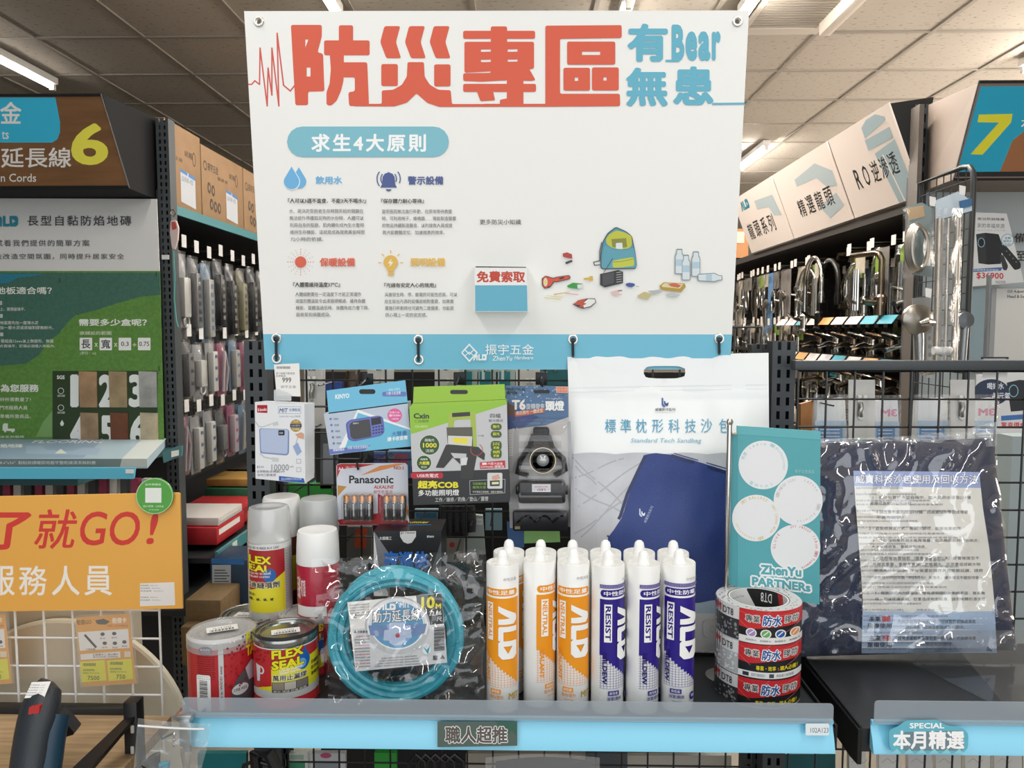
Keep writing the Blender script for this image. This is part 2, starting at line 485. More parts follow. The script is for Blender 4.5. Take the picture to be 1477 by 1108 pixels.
tube_lamp(.75, 5.4, 6.7, 'far tube lamp hidden above the middle of the white board', 20, E=60)
tube_lamp(-1.9, 7.0, 8.3, 'far tube lamp down the left aisle', 2, E=5)
# air diffuser
t = thing('ceiling_vent', 'white slatted air vent flush in the ceiling right of the white board', 'vent', (1.25, 3.72, CZ))
b = MB(mat('#dcd5ca', .5)); x0, x1, y0, y1 = 1.07, 1.455, 3.45, 3.985
b.box(x0, x1, y1-.08, y1, CZ-.02, CZ-.002); b.box(x1-.03, x1, y0, y1-.08, CZ-.02, CZ-.002); b.box(x0, x0+.02, y0, y1-.08, CZ-.02, CZ-.002)
b.build('frame', t)
for k in range(16):
    y = y0 + .02 + k*.027
    MB(mat('#bdb6aa', .5)).box(x0+.02, x1-.03, y, y+.015, CZ-.018, CZ-.008).build('slat', t)
b = MB(mat('#efe7dc', .4)); b.box(1.42, 1.475, 3.3, 3.86, CZ-.075, CZ-.006, b=.006); b.build('sensor_bar', None, label='slim white rectangular fitting hanging beside the slatted ceiling vent', cat='fitting')

# ============================================================= slotted uprights
def upright(name, X, Y, z0, z1, wd=.045, pitch=.025, label='', group=None, m=GMETAL, face='front', depth=.03, slots=2, vis=None):
    """steel upright with real slots: a face plate of strips and rungs in front of a dark channel"""
    t = thing(name, label, 'shelf post', (X, Y, z0), group)
    b = MB(m); h = wd/2
    sw = wd*.15; c = wd*.20
    cols = [(-c-sw/2, -c+sw/2), (c-sw/2, c+sw/2)] if slots == 2 else [(-sw/2, sw/2)]
    edges = [-h] + [e for q in cols for e in q] + [h]
    def bx(a0, a1, za, zb, d0=0, d1=.0025):
        if face == 'front': b.box(X+a0, X+a1, Y+d0, Y+d1, za, zb)
        elif face == 'left': b.box(X+d0, X+d1, Y+a0, Y+a1, za, zb)
        else: b.box(X-d1, X-d0, Y+a0, Y+a1, za, zb)
    for i in range(0, len(edges), 2): bx(edges[i], edges[i+1], z0, z1)
    n = int((z1-z0)/pitch)
    for c0, c1 in cols:
        for k in range(n+1):
            za = z0 + k*pitch; bx(c0, c1, za, min(za+pitch*.42, z1))
    # channel behind
    bx(-h, -h+.003, z0, z1, .0025, depth); bx(h-.003, h, z0, z1, .0025, depth)
    b.build('face_plate', t, smooth=False)
    b = MB(mat('#0b0b0c', .8)); 
    if face == 'front': b.box(X-h+.003, X+h-.003, Y+depth*.6, Y+depth, z0, z1)
    elif face == 'left': b.box(X+depth*.6, X+depth, Y-h+.003, Y+h-.003, z0, z1)
    else: b.box(X-depth, X-depth*.6, Y-h+.003, Y+h-.003, z0, z1)
    b.build('channel', t, smooth=False)
    return t
def wiregrid(name, fn, us, vs_, r, m, label, cat='wire panel', parent=None, frame=None, off=None):
    """welded wires: us = positions of upright wires, vs_ = of level wires, fn(u,v)->3-D"""
    b = MB(m); off = Vector(off or (0, .004, 0))
    for u in us: b.tube([fn(u, vs_[0]), fn(u, vs_[-1])], r, 5)
    for v in vs_: b.tube([fn(us[0], v)+off, fn(us[-1], v)+off], r, 5)
    return b.build(name, parent, label=label, cat=cat, loc=fn(us[0], vs_[0]) if parent is None else None)

SZ = .937          # shelf surface
MY = 1.42          # middle wire panel
# ============================================================= MIDDLE BAY
for X, Y, s in ((W(369, 600, 1.40).x, 1.405, 'left post of the middle bay, beside the power bank box'), (W(1130, 600, 1.40).x, 1.405, 'right post of the middle bay, behind the white pouch')):
    upright('shelf_post', X, Y, .1, W(369, 492, 1.4).z, wd=.042, pitch=.0255, label='dark grey slotted steel '+s, depth=.035)
X = W(1100, 600, 1.46).x
upright('shelf_post', X, 1.47, .1, W(1100, 497, 1.46).z, wd=.04, pitch=.0255, label='black slotted post standing close behind the right post of the middle bay')
X = W(393, 600, 1.46).x
upright('shelf_post', X, 1.47, .1, W(393, 520, 1.46).z, wd=.03, pitch=.0255, label='black slotted post standing close behind the left post of the middle bay')
zt = W(700, 549, MY).z
xl = W(400, 600, MY).x; xr = W(1095, 600, MY).x
us = [W(443, 600, MY).x + .0498*i for i in range(-1, 18)]
vs_ = [zt + .0498*2 - .0498*j for j in range(0, 24)]
wiregrid('wire_panel', lambda u, v: Vector((u, MY, v)), us, vs_, .0019, WIRE, 'black welded wire panel behind the hanging packs of the middle bay')
# right bay panel with its top bar
RY = 1.36
zb0, zb1 = W(1200, 534, RY).z, W(1200, 520, RY).z
us = [W(1191.5, 575, RY).x + .0498*i for i in range(-1, 9)]
vs_ = [W(1200, 576, RY).z + .0498 - .0498*j for j in range(0, 26)]
t = thing('wire_panel', 'black wire panel with flat top bar in the right bay', 'wire panel', (us[0], RY, vs_[-1]))
wiregrid('wires', lambda u, v: Vector((u, RY, v)), us, vs_, .0019, WIRE, None, None, parent=t)
MB(GMETAL).box(W(1146, 527, RY).x, .98, RY-.004, RY+.02, zb0, zb1, b=.002).build('top_bar', t)

def price_rail(t, px, art=None):
    """px: upper-left, upper-right, lower-right, lower-left corners given as (x, z) on the shelf front"""
    (x0, x1, y, zt_, zb_) = px
    m = mat('#84d4f0', .25, coat=.4)
    prof = [(0, zt_), (-.004, zt_-.001), (-.004, zt_-.006), (-.001, zt_-.008), (-.003, zt_-.016), (-.0075, (zt_*.45+zb_*.55)), (-.012, zb_+.006), (-.013, zb_+.001), (-.010, zb_), (0, zb_+.004)]
    b = MB(m); n = len(prof)
    vs = [(x0, y+d, z) for d, z in prof] + [(x1, y+d, z) for d, z in prof]
    fs = [(i, i+1, n+i+1, n+i) for i in range(n-1)] + [(n-1, 0, n, 2*n-1), tuple(range(n))[::-1], tuple(range(n, 2*n))]
    b.add(vs, fs); return b.build('price_rail', t)
def shelf(x0, x1, yf, yb, label, guard, rx0, rx1):
    t = thing('shelf', label, 'shelf', ((x0+x1)/2, yb, SZ-.03))
    b = MB(mat('#2b2d2f', .38, bump=.05, scale=400)); b.box(x0, x1, yf, yb, SZ-.004, SZ); b.box(x0, x1, yf, yf+.003, SZ-.034, SZ-.004)
    b.build('tray', t, smooth=False)
    for s, x in enumerate((x0-.004, x1+.001)):
        b = MB(mat('#1b1d1f', .4))
        b.slab([(x, yf, SZ-.03), (x, yf, SZ+.004), (x, yb, SZ+.012), (x, yb, SZ-.09), (x, yb-.05, SZ-.09)], (.003, 0, 0))
        b.build('bracket', t, smooth=False)
    zr = W(700, 1036, yf-.012).z; zb_ = W(700, 1086, yf-.022).z
    r = price_rail(t, (rx0, rx1, yf-.004, zr, zb_))
    return t, r, zr, zb_
YF = 1.05
midshelf, rail, ZR, ZB = shelf(-.472, .436, YF, 1.41, 'black steel shelf of the middle bay with cyan price rail and frosted guard strip', None, W(266, 1050, 1.04).x, W(1203, 1050, 1.04).x)
def guard(t, x0, x1, z1):
    g = bpy.data.materials.new('frosted_strip'); g.use_nodes = True
    bs = g.node_tree.nodes['Principled BSDF']; bs.inputs['Base Color'].default_value = lin('#b4bfc8'); bs.inputs['Roughness'].default_value = .3; bs.inputs['Alpha'].default_value = .45
    pts = roundpoly([(x0, -z1), (x1, -z1), (x1, -ZR+.003), (x0, -ZR+.003)], .006, 4)
    b = MB(g); b.slab([(x, YF-.0125, -z) for x, z in pts], (0, .0016, 0)); b.build('guard_strip', t, smooth=False)
guard(midshelf, W(262, 1010, 1.037).x, W(1203, 1014, 1.037).x, W(700, 1011, 1.037).z)
fn = plane_map((0, YF-.0125, (ZR+ZB)/2), (0, -1, -.15))
f2 = plane_map((0, YF-.0195, (ZR+ZB)/2), (0, -1, .16))
# label stickers on the rail
th = thin('sale_label', midshelf, f2, [(631, 1041), (746, 1041), (746, 1076), (631, 1078)], .0008, mat('#4f5f58', .4), local=False, label='dark grey green sale label')
a = Art(); 
a.poly([(715, 1041), (745, 1041), (745, 1062), (738, 1054), (733, 1060), (727, 1046), (720, 1049)], '#2f5d4c')
a.text('職人超推', 642, 1048, 732, 1072.5, '#5a524e', b=.03, halo=('#e9ebe8', .075))
a.build('lettering', th, f2)
th = thin('shelf_code_label', midshelf, f2, rrect(1162, 1044, 1196, 1061, 2), .0008, mat('#e3ecf1', .4), label='small white shelf code label')
a = Art(); a.text('102A123', 1169, 1050, 1195, 1057, '#55585c', b=.0); a.build('lettering', th, f2)
# metal clip at the left end of the rail
b = MB(mat('#c4c8ca', .3, .9)); x = W(262, 1040, 1.02).x
b.box(x-.012, x+.010, YF-.022, YF-.006, ZR-.004, ZR+.004, b=.0015); b.box(x-.006, x+.009, YF-.026, YF-.020, ZB-.002, ZR, b=.001); b.tube([(x-.014, YF-.02, ZR), (x-.014, YF+.01, ZR)], .004, 8)
b.build('rail_clip', midshelf)
# RIGHT SHELF
rx0 = W(1253, 1045, 1.04).x
rshelf, rail2, _, _ = shelf(rx0-.004, .98, YF, 1.35, 'black steel shelf of the right bay below the dark sandbag', None, W(1258, 1050, 1.04).x, .985)
for o in [c for c in rshelf.children if c.name.startswith('bracket')][:1]:
    pass
guard(rshelf, W(1262, 1014, 1.037).x, .985, W(1350, 1012, 1.037).z)
# sloping black side arm of that shelf, seen between the bays
b = MB(mat('#151718', .38))
p = [W(1160, 952, 1.33), W(1253, 1062, 1.045), W(1253, 1085, 1.045), W(1236, 1072, 1.08), W(1215, 1035, 1.16), W(1160, 985, 1.33)]
x = rx0 - .03
p = [(rx0-.012, 1.33, SZ+.004), (rx0-.012, 1.045, SZ+.001), (rx0-.012, 1.045, SZ-.05), (rx0-.012, 1.07, SZ-.052), (rx0-.012, 1.16, SZ-.045), (rx0-.012, 1.22, SZ-.06), (rx0-.012, 1.33, SZ-.075)]
b.slab(p, (.006, 0, 0)); b.build('side_arm', rshelf, smooth=False)
# SPECIAL label
S_ = [(1282, 1054), (1297, 1048), (1307, 1040), (1352, 1039), (1366, 1047), (1388, 1050), (1397, 1058), (1396, 1080), (1388, 1087), (1290, 1087), (1283, 1078)]
f3 = plane_map((0, YF-.024, (ZR+ZB)/2), (0, -1, .1))
th = thin('special_label', rshelf, f3, roundpoly(S_, 5), .0015, mat('#66b9cc', .35), label='cut out teal special offer label')
a = Art(); a.poly(roundpoly([(1305, 1056), (1388, 1054), (1391, 1078), (1388, 1083), (1302, 1083), (1300, 1060)], 4), '#6f8893')
for k in range(6): a.poly([(1286+k*18, 1087), (1294+k*18, 1080), (1300+k*18, 1087)], '#8fd3de')
a.text('SPECIAL', 1312, 1043, 1362, 1051, '#ffffff', b=.03)
a.text('本月精選', 1288, 1054, 1391, 1081, '#ffffff', b=.035)
a.build('lettering', th, f3)
# clear acrylic wedge display at the right end of the right shelf
b = MB(film(.05, '#9aa0a4', .1)); z = SZ+.001
P = lambda px, py, z: WZ(px, py, z)
a0 = P(1410, 975, z); x_ = .60
b.slab([(x_+.05, 1.26, z), (x_+.11, 1.10, z), (x_+.11, 1.10, z+.003), (x_+.075, 1.22, z+.075), (x_+.05, 1.26, z+.003)], (.30, 0, 0))
b.build('acrylic_stand', None, loc=(x_+.1, 1.2, z), label='clear acrylic wedge stand at the right end of the right shelf', cat='display stand', smooth=False)
# ============================================================= WHITE BOARD
bz1, bz0 = 2.036, 1.4265
slope = (1.39-1.326)/(bz1-bz0)
bn = Vector((0, -1, -slope))
BF = plane_map((0, 1.326, bz1), bn)
board = thing('display_board', 'large white hanging foam board about emergency preparedness with a blue bottom band', 'sign board', (-.055, 1.39, bz0))
gro_px = [(373, 30.5), (1064, 30.5), (398.5, 488), (399, 517), (603.5, 490), (604, 519), (826.5, 489.5), (1037.5, 488.5)]
holes = [[(x+4*math.cos(i*PI/5), y+4*math.sin(i*PI/5)) for i in range(10)] for x, y in gro_px]
thin('panel', board, BF, [(352, 16), (1080.5, 15), (1053, 533), (382.5, 533)], .005, mat('#f4f4f0', .42, bump=.02), holes=holes, smooth=False)
for x, y in gro_px:
    g = MB(mat('#dddedb', .25, .6))
    c = BF(x, y, .001); e = [BF(x+dx, y, .001) for dx in (1,)]
    r1 = 7.6*(BF(x+1, y)-BF(x, y)).length; ri = r1*.55
    pts = [BF(x, y, .001) + Vector((math.cos(i*PI/10)*(r1+ri)/2, 0, math.sin(i*PI/10)*(r1+ri)/2)) for i in range(20)]
    g.tube(pts, (r1-ri)/2, 6, closed=True, flat=.55); g.build('grommet', board)
a = Art(.45)
# blue band
a.poly([(379.4, 482), (1055.6, 482.5), (1052.9, 532.8), (382.6, 532.8)], '#77c4de')
# title, big red characters (outlines taken in a 4x view of the photo)
RED = '#dd5b3d'; TEAL = '#62b3cb'
def z2(P): return [(350+u/3.986, v/3.986) for u, v in P]
def z3(P): return [(700+u/3.787, v/3.787) for u, v in P]
def P2(P, holes=(), r=12, col=RED): a.poly([(350+u/3.986, v/3.986) for u, v in roundpoly(P, r)], col, holes=[z2(h) for h in holes])
def P3(P, holes=(), r=11, col=RED): a.poly([(700+u/3.787, v/3.787) for u, v in roundpoly(P, r)], col, holes=[z3(h) for h in holes])
def B3(x0, y0, x1, y1, holes=(), r=11, col=RED): P3([(x0, y0), (x1, y0), (x1, y1), (x0, y1)], holes, r, col)
def B2(x0, y0, x1, y1, holes=(), r=12, col=RED): P2([(x0, y0), (x1, y0), (x1, y1), (x0, y1)], holes, r, col)
EC = z2([(33, 485), (52, 485), (70, 464), (97, 486), (100, 275), (141, 610), (146, 390), (168, 548), (168, 275), (208, 610), (198, 190), (235, 490), (274, 523), (300, 490)])
for p, q in zip(EC, EC[1:]):
    L = math.hypot(q[0]-p[0], q[1]-p[1]); e = .5/L; a.line([(p[0]-(q[0]-p[0])*e, p[1]-(q[1]-p[1])*e), (q[0]+(q[0]-p[0])*e, q[1]+(q[1]-p[1])*e)], 2.0, '#d9564a')
P2([(277, 143), (455, 143), (455, 210), (430, 301), (462, 308), (470, 525), (376, 527), (376, 605), (303, 605)], [[(360, 227), (378, 227), (360, 275)], [(368, 388), (390, 388), (390, 440), (368, 440)]])
B2(553, 145, 635, 260); B2(468, 232, 730, 318)
P2([(500, 300), (582, 300), (580, 460), (566, 520), (540, 580), (508, 608), (482, 604), (482, 530), (500, 480), (507, 400)])
P2([(560, 358), (716, 358), (726, 598), (726, 611), (612, 609), (608, 530), (645, 525), (645, 445), (560, 445)])
for d in (0, 142, 284): P2([(815+d, 150), (906+d, 150), (881+d, 242), (911+d, 335), (826+d, 335), (791+d, 242)])
B2(797, 368, 892, 495); B2(1101, 370, 1195, 497)
P2([(948, 357), (1042, 357), (1046, 440), (1076, 487), (1126, 516), (1196, 519), (1203, 598), (1475, 598), (1475, 614), (1130, 615), (1062, 592), (1000, 537), (945, 590), (872, 612), (640, 611), (640, 597), (800, 597), (800, 520), (865, 516), (915, 488), (944, 440)], r=10)
# third character
B3(30, 144, 119, 440); B3(-121, 168, 272, 212)
P3([(-114, 228), (266, 228), (266, 375), (240, 379), (-114, 397)], [[(-24, 270), (30, 269), (30, 282), (-24, 283)], [(-24, 326), (30, 325), (30, 338), (-24, 339)], [(122, 269), (176, 268), (176, 282), (122, 283)], [(122, 325), (176, 324), (176, 336), (122, 337)]])
P3([(-121, 400), (30, 398), (30, 380), (240, 376), (275, 438), (250, 442), (120, 438), (-20, 446), (-121, 442)])
B3(-121, 458, 277, 502)
P3([(-46, 500), (43, 500), (53, 548), (-26, 553)], r=6); B3(118, 430, 208, 583); P3([(80, 545), (130, 535), (130, 582), (80, 580)], r=6)
a.poly(z3([(-5, 567), (340, 567), (340, 583), (-5, 583)]), RED)
# fourth character
P3([(328, 140), (745, 137), (745, 207), (408, 212), (408, 512), (735, 512), (737, 580), (328, 583)])
B3(447, 227, 710, 353, [[(528, 281), (628, 281), (628, 300), (528, 300)]])
B3(427, 370, 572, 495, [[(488, 423), (508, 423), (508, 442), (488, 442)]]); B3(583, 368, 729, 494, [[(645, 421), (663, 421), (663, 440), (645, 440)]])
# small teal characters
def t3(s, x0, y0, x1, y1, b): a.text(s, 700+x0/3.787, y0/3.787, 700+x1/3.787, y1/3.787, TEAL, b=b, res=3)
t3('有', 776, 128, 998, 338, .045); t3('無', 768, 368, 998, 582, .04); t3('患', 1025, 362, 1248, 575, .04)
a.poly(z3([(985, 326), (1060, 326), (1060, 338), (985, 338)]), TEAL)
t3('B', 1018, 133, 1088, 335, .05); t3('e', 1094, 170, 1158, 333, .05); t3('a', 1164, 170, 1230, 333, .05); t3('r', 1238, 170, 1286, 331, .05)
a.poly(z3([(1240, 562), (1416, 560), (1416, 571), (1240, 573)]), TEAL)
# pill
a.rect(414, 182.5, 647.5, 226.5, '#7fc0cf', r=22)
a.text('求生4大原則', 449, 193, 614.5, 219, '#fdfefe', b=.03, sp=1.25, res=3)
# icons
LB = '#6fb7e6'; NV = '#4b5c96'; YE = '#e9bd5a'
def drop(cx, cy, s, c): a.poly([(cx, cy-s*1.05)] + [(cx+s*.72*math.cos(R(t)), cy+s*.35+s*.72*math.sin(R(t))) for t in range(-25, 206, 15)], c)
drop(431, 256.5, 14.5, LB); drop(421, 256.5, 16.5, '#f2f4f1'); drop(420.5, 256.5, 15.5, LB)
a.poly([(548.5, 270.5), (551, 266), (552, 255), (555, 250.5), (558.5, 249.3), (560.5, 248), (562.5, 249.3), (566, 250.5), (569, 255), (570, 266), (572.5, 270.5)], NV)
a.disc(560.5, 273, 4, 3, NV, 12, 0, 180)
for sx in (1, -1):
    for rr in (12, 17.5): a.ring(560.5, 258, rr, rr, 1.5, NV, 8, -38 if sx > 0 else 142, 38-16 if sx > 0 else 218-0)
a.text('飲用水', 455, 254, 493.5, 265.5, LB, b=.025); a.text('警示設備', 588, 254, 639.5, 266.5, NV, b=.03)
a.disc(433.5, 378, 8.2, 8.2, '#e0674b')
for k in range(16):
    t = 2*PI*k/16
    for j, rr in enumerate((11, 14.5, 18.3)): a.disc(433.5+rr*math.cos(t), 378+rr*math.sin(t), .75 if k % 2 else .55+.2*(k % 4 == 0), .75 if k % 2 else .55+.2*(k % 4 == 0), '#dd5a4e' if k % 4 == 0 or k % 2 == 0 else '#c9cfd0', 6)
a.text('保暖設備', 461, 372, 512, 384.5, '#e0674b', b=.03)
a.disc(563.5, 378.5, 10.3, 10.3, YE); a.poly([(557, 385), (570, 385), (568, 391), (559, 391)], YE)
for k in range(3): a.rect(559.5, 391.5+k*2.4, 568, 393.2+k*2.4, YE)
a.poly([(565, 373), (559.5, 380), (563, 380), (561.5, 385.5), (567.5, 378), (563.6, 378)], '#f7f4e4')
for t in (-180, -135, -90, -45, 0):
    c, q = math.cos(R(t)), math.sin(R(t)); a.line([(563.5+13.5*c, 379+13.5*q), (563.5+18*c, 379+18*q)], 1.2, YE)
a.text('照明設備', 592, 372, 642, 384.5, YE, b=.03)
DK = '#3c3c3e'; GY = '#757679'
a.text('『人可以3週不進食，不能3天不喝水!』', 415, 286, 528, 293.5, DK, b=.025, res=1)
a.text('『保存體力耐心等待』', 549.5, 286.5, 611.5, 293.5, DK, b=.025, res=1)
a.text('『人體需維持溫度37℃』', 422.5, 407, 490.5, 414.5, DK, b=.025, res=1)
a.text('『光線有安定人心的效用』', 554, 408, 629, 415, DK, b=.025, res=1)
def rows(rs, x0, y0, dy, h, xr, sx=0):
    n = max(len(r) for r in rs)
    for i, r in enumerate(rs):
        a.text(r, x0+sx*i, y0+i*dy, x0+sx*i+(xr-x0)*len(r)/n, y0+i*dy+h, GY, b=.006, res=1)
rows(['水，是決定受困者生存時間長短的關鍵在', '無法從外界獲取足夠的水份時，人體可以', '利用自身的脂肪、肌肉轉化成內生水暫時', '維持生存機能，這就是成為搜救黃金時間', '72小時的依據。'], 417, 301.5, 10.1, 6.3, 524, .5)
rows(['當受困而無法進行移動，在原地等待救援', '時，可利用哨子、蜂鳴器……等能製造聲響', '的物品持續製造聲音，以利搜救人員或搜', '救犬能聽聲定位，加速搜救的效率。'], 551, 302, 10.1, 6.3, 657.5, .2)
rows(['人體細胞要在一定溫度下才能正常運作', '適當的體溫能令血液循環暢通，維持身體', '機能，當體溫過低時，身體免疫力會下降，', '容易受到病菌感染。'], 426, 421.5, 9.8, 6.2, 532, .3)
rows(['災害發生時，停、斷電的可能性很高，可以', '自主發出光源的設備就相對重要，如果需', '要進行移動時也可避免二度傷害，也能提', '供心理上一定的安定感。'], 555, 422, 9.8, 6.2, 659.5, .2)
a.text('更多防災小知識', 692, 316.5, 751.5, 324, '#4c4c4e', b=.006)
# printed emergency kit
def z7(P): return [(670+u/3.517, 190+v/3.517) for u, v in P]
def q7(P, c): a.poly(z7(P), c)
OL = '#3b3f42'
def bottle(x, y, wd, h):
    a.poly(roundpoly(z7([(x-wd*.34, y), (x+wd*.34, y), (x+wd*.34, y+h*.16), (x+wd*.5, y+h*.28), (x+wd*.5, y+h), (x-wd*.5, y+h), (x-wd*.5, y+h*.28), (x-wd*.34, y+h*.16)]), 1.2), '#8b979d')
    a.poly(roundpoly(z7([(x-wd*.26, y+h*.05), (x+wd*.26, y+h*.05), (x+wd*.26, y+h*.19), (x+wd*.43, y+h*.30), (x+wd*.43, y+h*.97), (x-wd*.43, y+h*.97), (x-wd*.43, y+h*.30), (x-wd*.26, y+h*.19)]), 1), '#dbe6ea')
    a.poly(z7([(x-wd*.43, y+h*.42), (x+wd*.43, y+h*.42), (x+wd*.43, y+h*.68), (x-wd*.43, y+h*.68)]), '#b7cfdc')
bottle(1174, 607, 44, 128); bottle(1090, 594, 44, 128); bottle(1124, 624, 42, 130)
a.poly(roundpoly(z7([(1182, 722), (1270, 716), (1290, 728), (1308, 728), (1308, 755), (1290, 755), (1272, 762), (1184, 758)]), 1.5), '#8b979d')
a.poly(roundpoly(z7([(1186, 726), (1268, 720), (1288, 731), (1304, 732), (1304, 751), (1288, 751), (1270, 758), (1188, 754)]), 1.2), '#dbe6ea'); q7([(1225, 724), (1255, 722), (1255, 757), (1225, 755)], '#b7cfdc')
# backpack
a.poly(roundpoly(z7([(700, 560), (725, 515), (768, 482), (820, 505), (850, 530), (860, 580), (868, 620), (874, 680), (868, 696), (700, 698), (690, 690), (690, 620)]), 3), OL)
a.poly(roundpoly(z7([(704, 562), (728, 520), (768, 487), (818, 508), (846, 532), (856, 582), (864, 622), (870, 680), (864, 692), (704, 694), (694, 688), (694, 622)]), 3), '#4d97ab')
a.poly(roundpoly(z7([(716, 545), (735, 520), (770, 500), (815, 512), (848, 530), (850, 575), (835, 592), (790, 598), (750, 590), (722, 572)]), 3), '#c3c63b')
q7([(745, 545), (820, 540), (825, 585), (790, 592), (750, 585)], '#8a8c3a')
a.poly(roundpoly(z7([(768, 565), (800, 563), (803, 594), (768, 594)]), 1), '#dfe9ec')
a.poly(roundpoly(z7([(712, 575), (760, 600), (825, 602), (858, 585), (866, 622), (872, 685), (864, 692), (704, 694), (694, 688), (700, 630)]), 3), '#5fa3b5')
a.poly(roundpoly(z7([(750, 655), (800, 645), (858, 636), (862, 680), (800, 688), (752, 690)]), 3), '#c6cc45')
a.line(z7([(752, 662), (800, 658), (858, 645)]), .6, '#6d7030'); a.line(z7([(696, 560), (686, 610), (686, 655), (655, 662), (660, 678), (688, 675)]), 1.2, OL)
# torch
a.poly(roundpoly(z7([(392, 745), (410, 730), (452, 742), (462, 737), (530, 727), (538, 735), (536, 748), (466, 764), (455, 762), (436, 790), (405, 797), (393, 780)]), 1.5), '#3b3b3b')
a.poly(roundpoly(z7([(425, 738), (452, 746), (464, 740), (529, 730), (534, 737), (532, 745), (466, 760), (452, 758), (434, 786), (420, 780)]), 1.2), '#d9543b'); a.disc(670+412/3.517, 190+763/3.517, 4.6, 8.4, '#d9543b'); a.disc(670+411/3.517, 190+763/3.517, 3, 6, '#ddd9c0'); a.disc(670+411/3.517, 190+763/3.517, 1.5, 2.6, '#e7d64a')
q7([(480, 742), (504, 736), (506, 744), (482, 750)], '#333333')
# radio
q7([(688, 722), (780, 702), (804, 710), (804, 768), (712, 790), (688, 778)], '#2f3032'); q7([(700, 724), (758, 712), (758, 768), (702, 782)], '#4c4d50')
for k in range(5): a.line(z7([(770, 716+k*12), (798, 711+k*12)]), .7, '#c9c9c9')
a.line(z7([(706, 716), (752, 642)]), .8, OL)
q7([(520, 782), (550, 766), (600, 772), (600, 794), (575, 797), (548, 794), (524, 790)], '#3f9a45'); q7([(572, 776), (600, 774), (600, 794), (574, 796)], '#dfe6dd')
q7([(606, 752), (606, 742), (634, 740), (634, 733), (651, 733), (651, 756), (634, 757), (632, 750)], '#d9b54c')
for P, c in (([(452, 825), (500, 818), (578, 827)], '#e08f86'), ([(455, 828), (535, 812)], '#d8d26a'), ([(405, 842), (488, 850)], '#cfd37a'), ([(415, 832), (500, 840)], '#e0d27a')): a.line(z7(P), .8, c)
a.poly(roundpoly(z7([(816, 772), (835, 766), (862, 770), (866, 780), (848, 790), (822, 784)]), 1.5), '#3e5aa0'); a.line(z7([(868, 784), (886, 786)]), .6, '#888c92')
q7([(742, 812), (782, 802), (800, 806), (768, 818), (806, 826), (770, 832), (745, 822)], '#e6c3c0'); q7([(776, 806), (796, 801), (802, 808), (780, 812)], '#8a8d92')
q7([(990, 782), (1012, 764), (1118, 770), (1122, 788), (1098, 814), (998, 802)], '#b89a3e'); q7([(1000, 780), (1016, 768), (1110, 773), (1092, 796), (1004, 788)], '#e5d7a8'); q7([(1030, 774), (1066, 768), (1100, 780), (1084, 792), (1050, 786)], '#cf6a4b')
q7([(878, 832), (912, 812), (952, 824), (932, 850), (882, 842)], '#c9bd86'); q7([(930, 808), (988, 802), (1004, 812), (960, 828)], '#b9bdbb'); q7([(1020, 826), (1050, 817), (1096, 828), (1078, 838), (1030, 836)], '#c5c8c6')
q7([(548, 876), (590, 852), (622, 846), (662, 846), (668, 866), (640, 890), (600, 898), (575, 890)], OL); q7([(552, 876), (575, 856), (600, 850), (620, 850), (600, 868), (618, 872), (600, 884), (604, 894), (580, 888), (590, 880)], '#c8553d'); q7([(604, 868), (626, 849), (660, 850), (664, 865), (638, 886), (606, 893), (602, 882), (620, 872)], '#efeee9')
# tools in the grey hand of the picture are kept as plain tools
q7([(498, 618), (520, 612), (545, 622), (546, 645), (520, 640), (500, 634)], '#b5453a'); q7([(510, 662), (545, 650), (548, 660), (516, 673)], '#3c4a4c')
# maker's line on the band
a.line([(666, 509), (677, 497), (688, 509), (677, 521), (666, 509)], 2.2, '#f4fbfd'); a.line([(671, 505), (677, 511), (683, 505)], 1.6, '#f4fbfd'); a.line([(671, 513), (677, 508), (683, 513)], 1.2, '#f4fbfd')
ald(a, 682, 511, 702, 520, '#f4fbfd')
a.text('振宇五金', 700, 496.5, 770, 512, '#f6fcfd', b=.01, res=3); a.text('ZhenYu', 710, 513.5, 739, 520.5, '#f6fcfd', b=.01, shear=.2); a.text('Hardware', 742, 513.5, 769, 518.5, '#f6fcfd', b=.01, shear=.2)
a.build('print', board, BF)
# black cable ties through the eyelets
for k, (x0, y0, y1, where) in enumerate(((398.5, 486, 520, 'first eyelet, above the price card 999'), (603.5, 488, 521, 'second eyelet, above the lamp box'), (826.5, 488, 515, 'third eyelet, above the white pouch corner'), (1037.5, 487, 511, 'last eyelet, at the lower right corner'))):
    b = MB(mat('#17181a', .4)); p = [BF(x0, y0, .001), BF(x0-.4, y0+2, .006), BF(x0-.2, (y0+y1)/2, .0055), BF(x0, y1-2, .006), BF(x0, y1, .0)]
    b.tube([BF(x0, y0, -.02)]+p+[BF(x0, y1, -.02)], .0024, 6, flat=.6)
    q = BF(x0, y0+3, .006); b.box(q.x-.004, q.x+.004, q.y-.003, q.y+.003, q.z-.004, q.z+.004, b=.001)
    b.build('cable_tie', None, loc=p[0], label='black cable tie through the board\'s '+where, cat='cable tie', group='cable ties holding the white board')
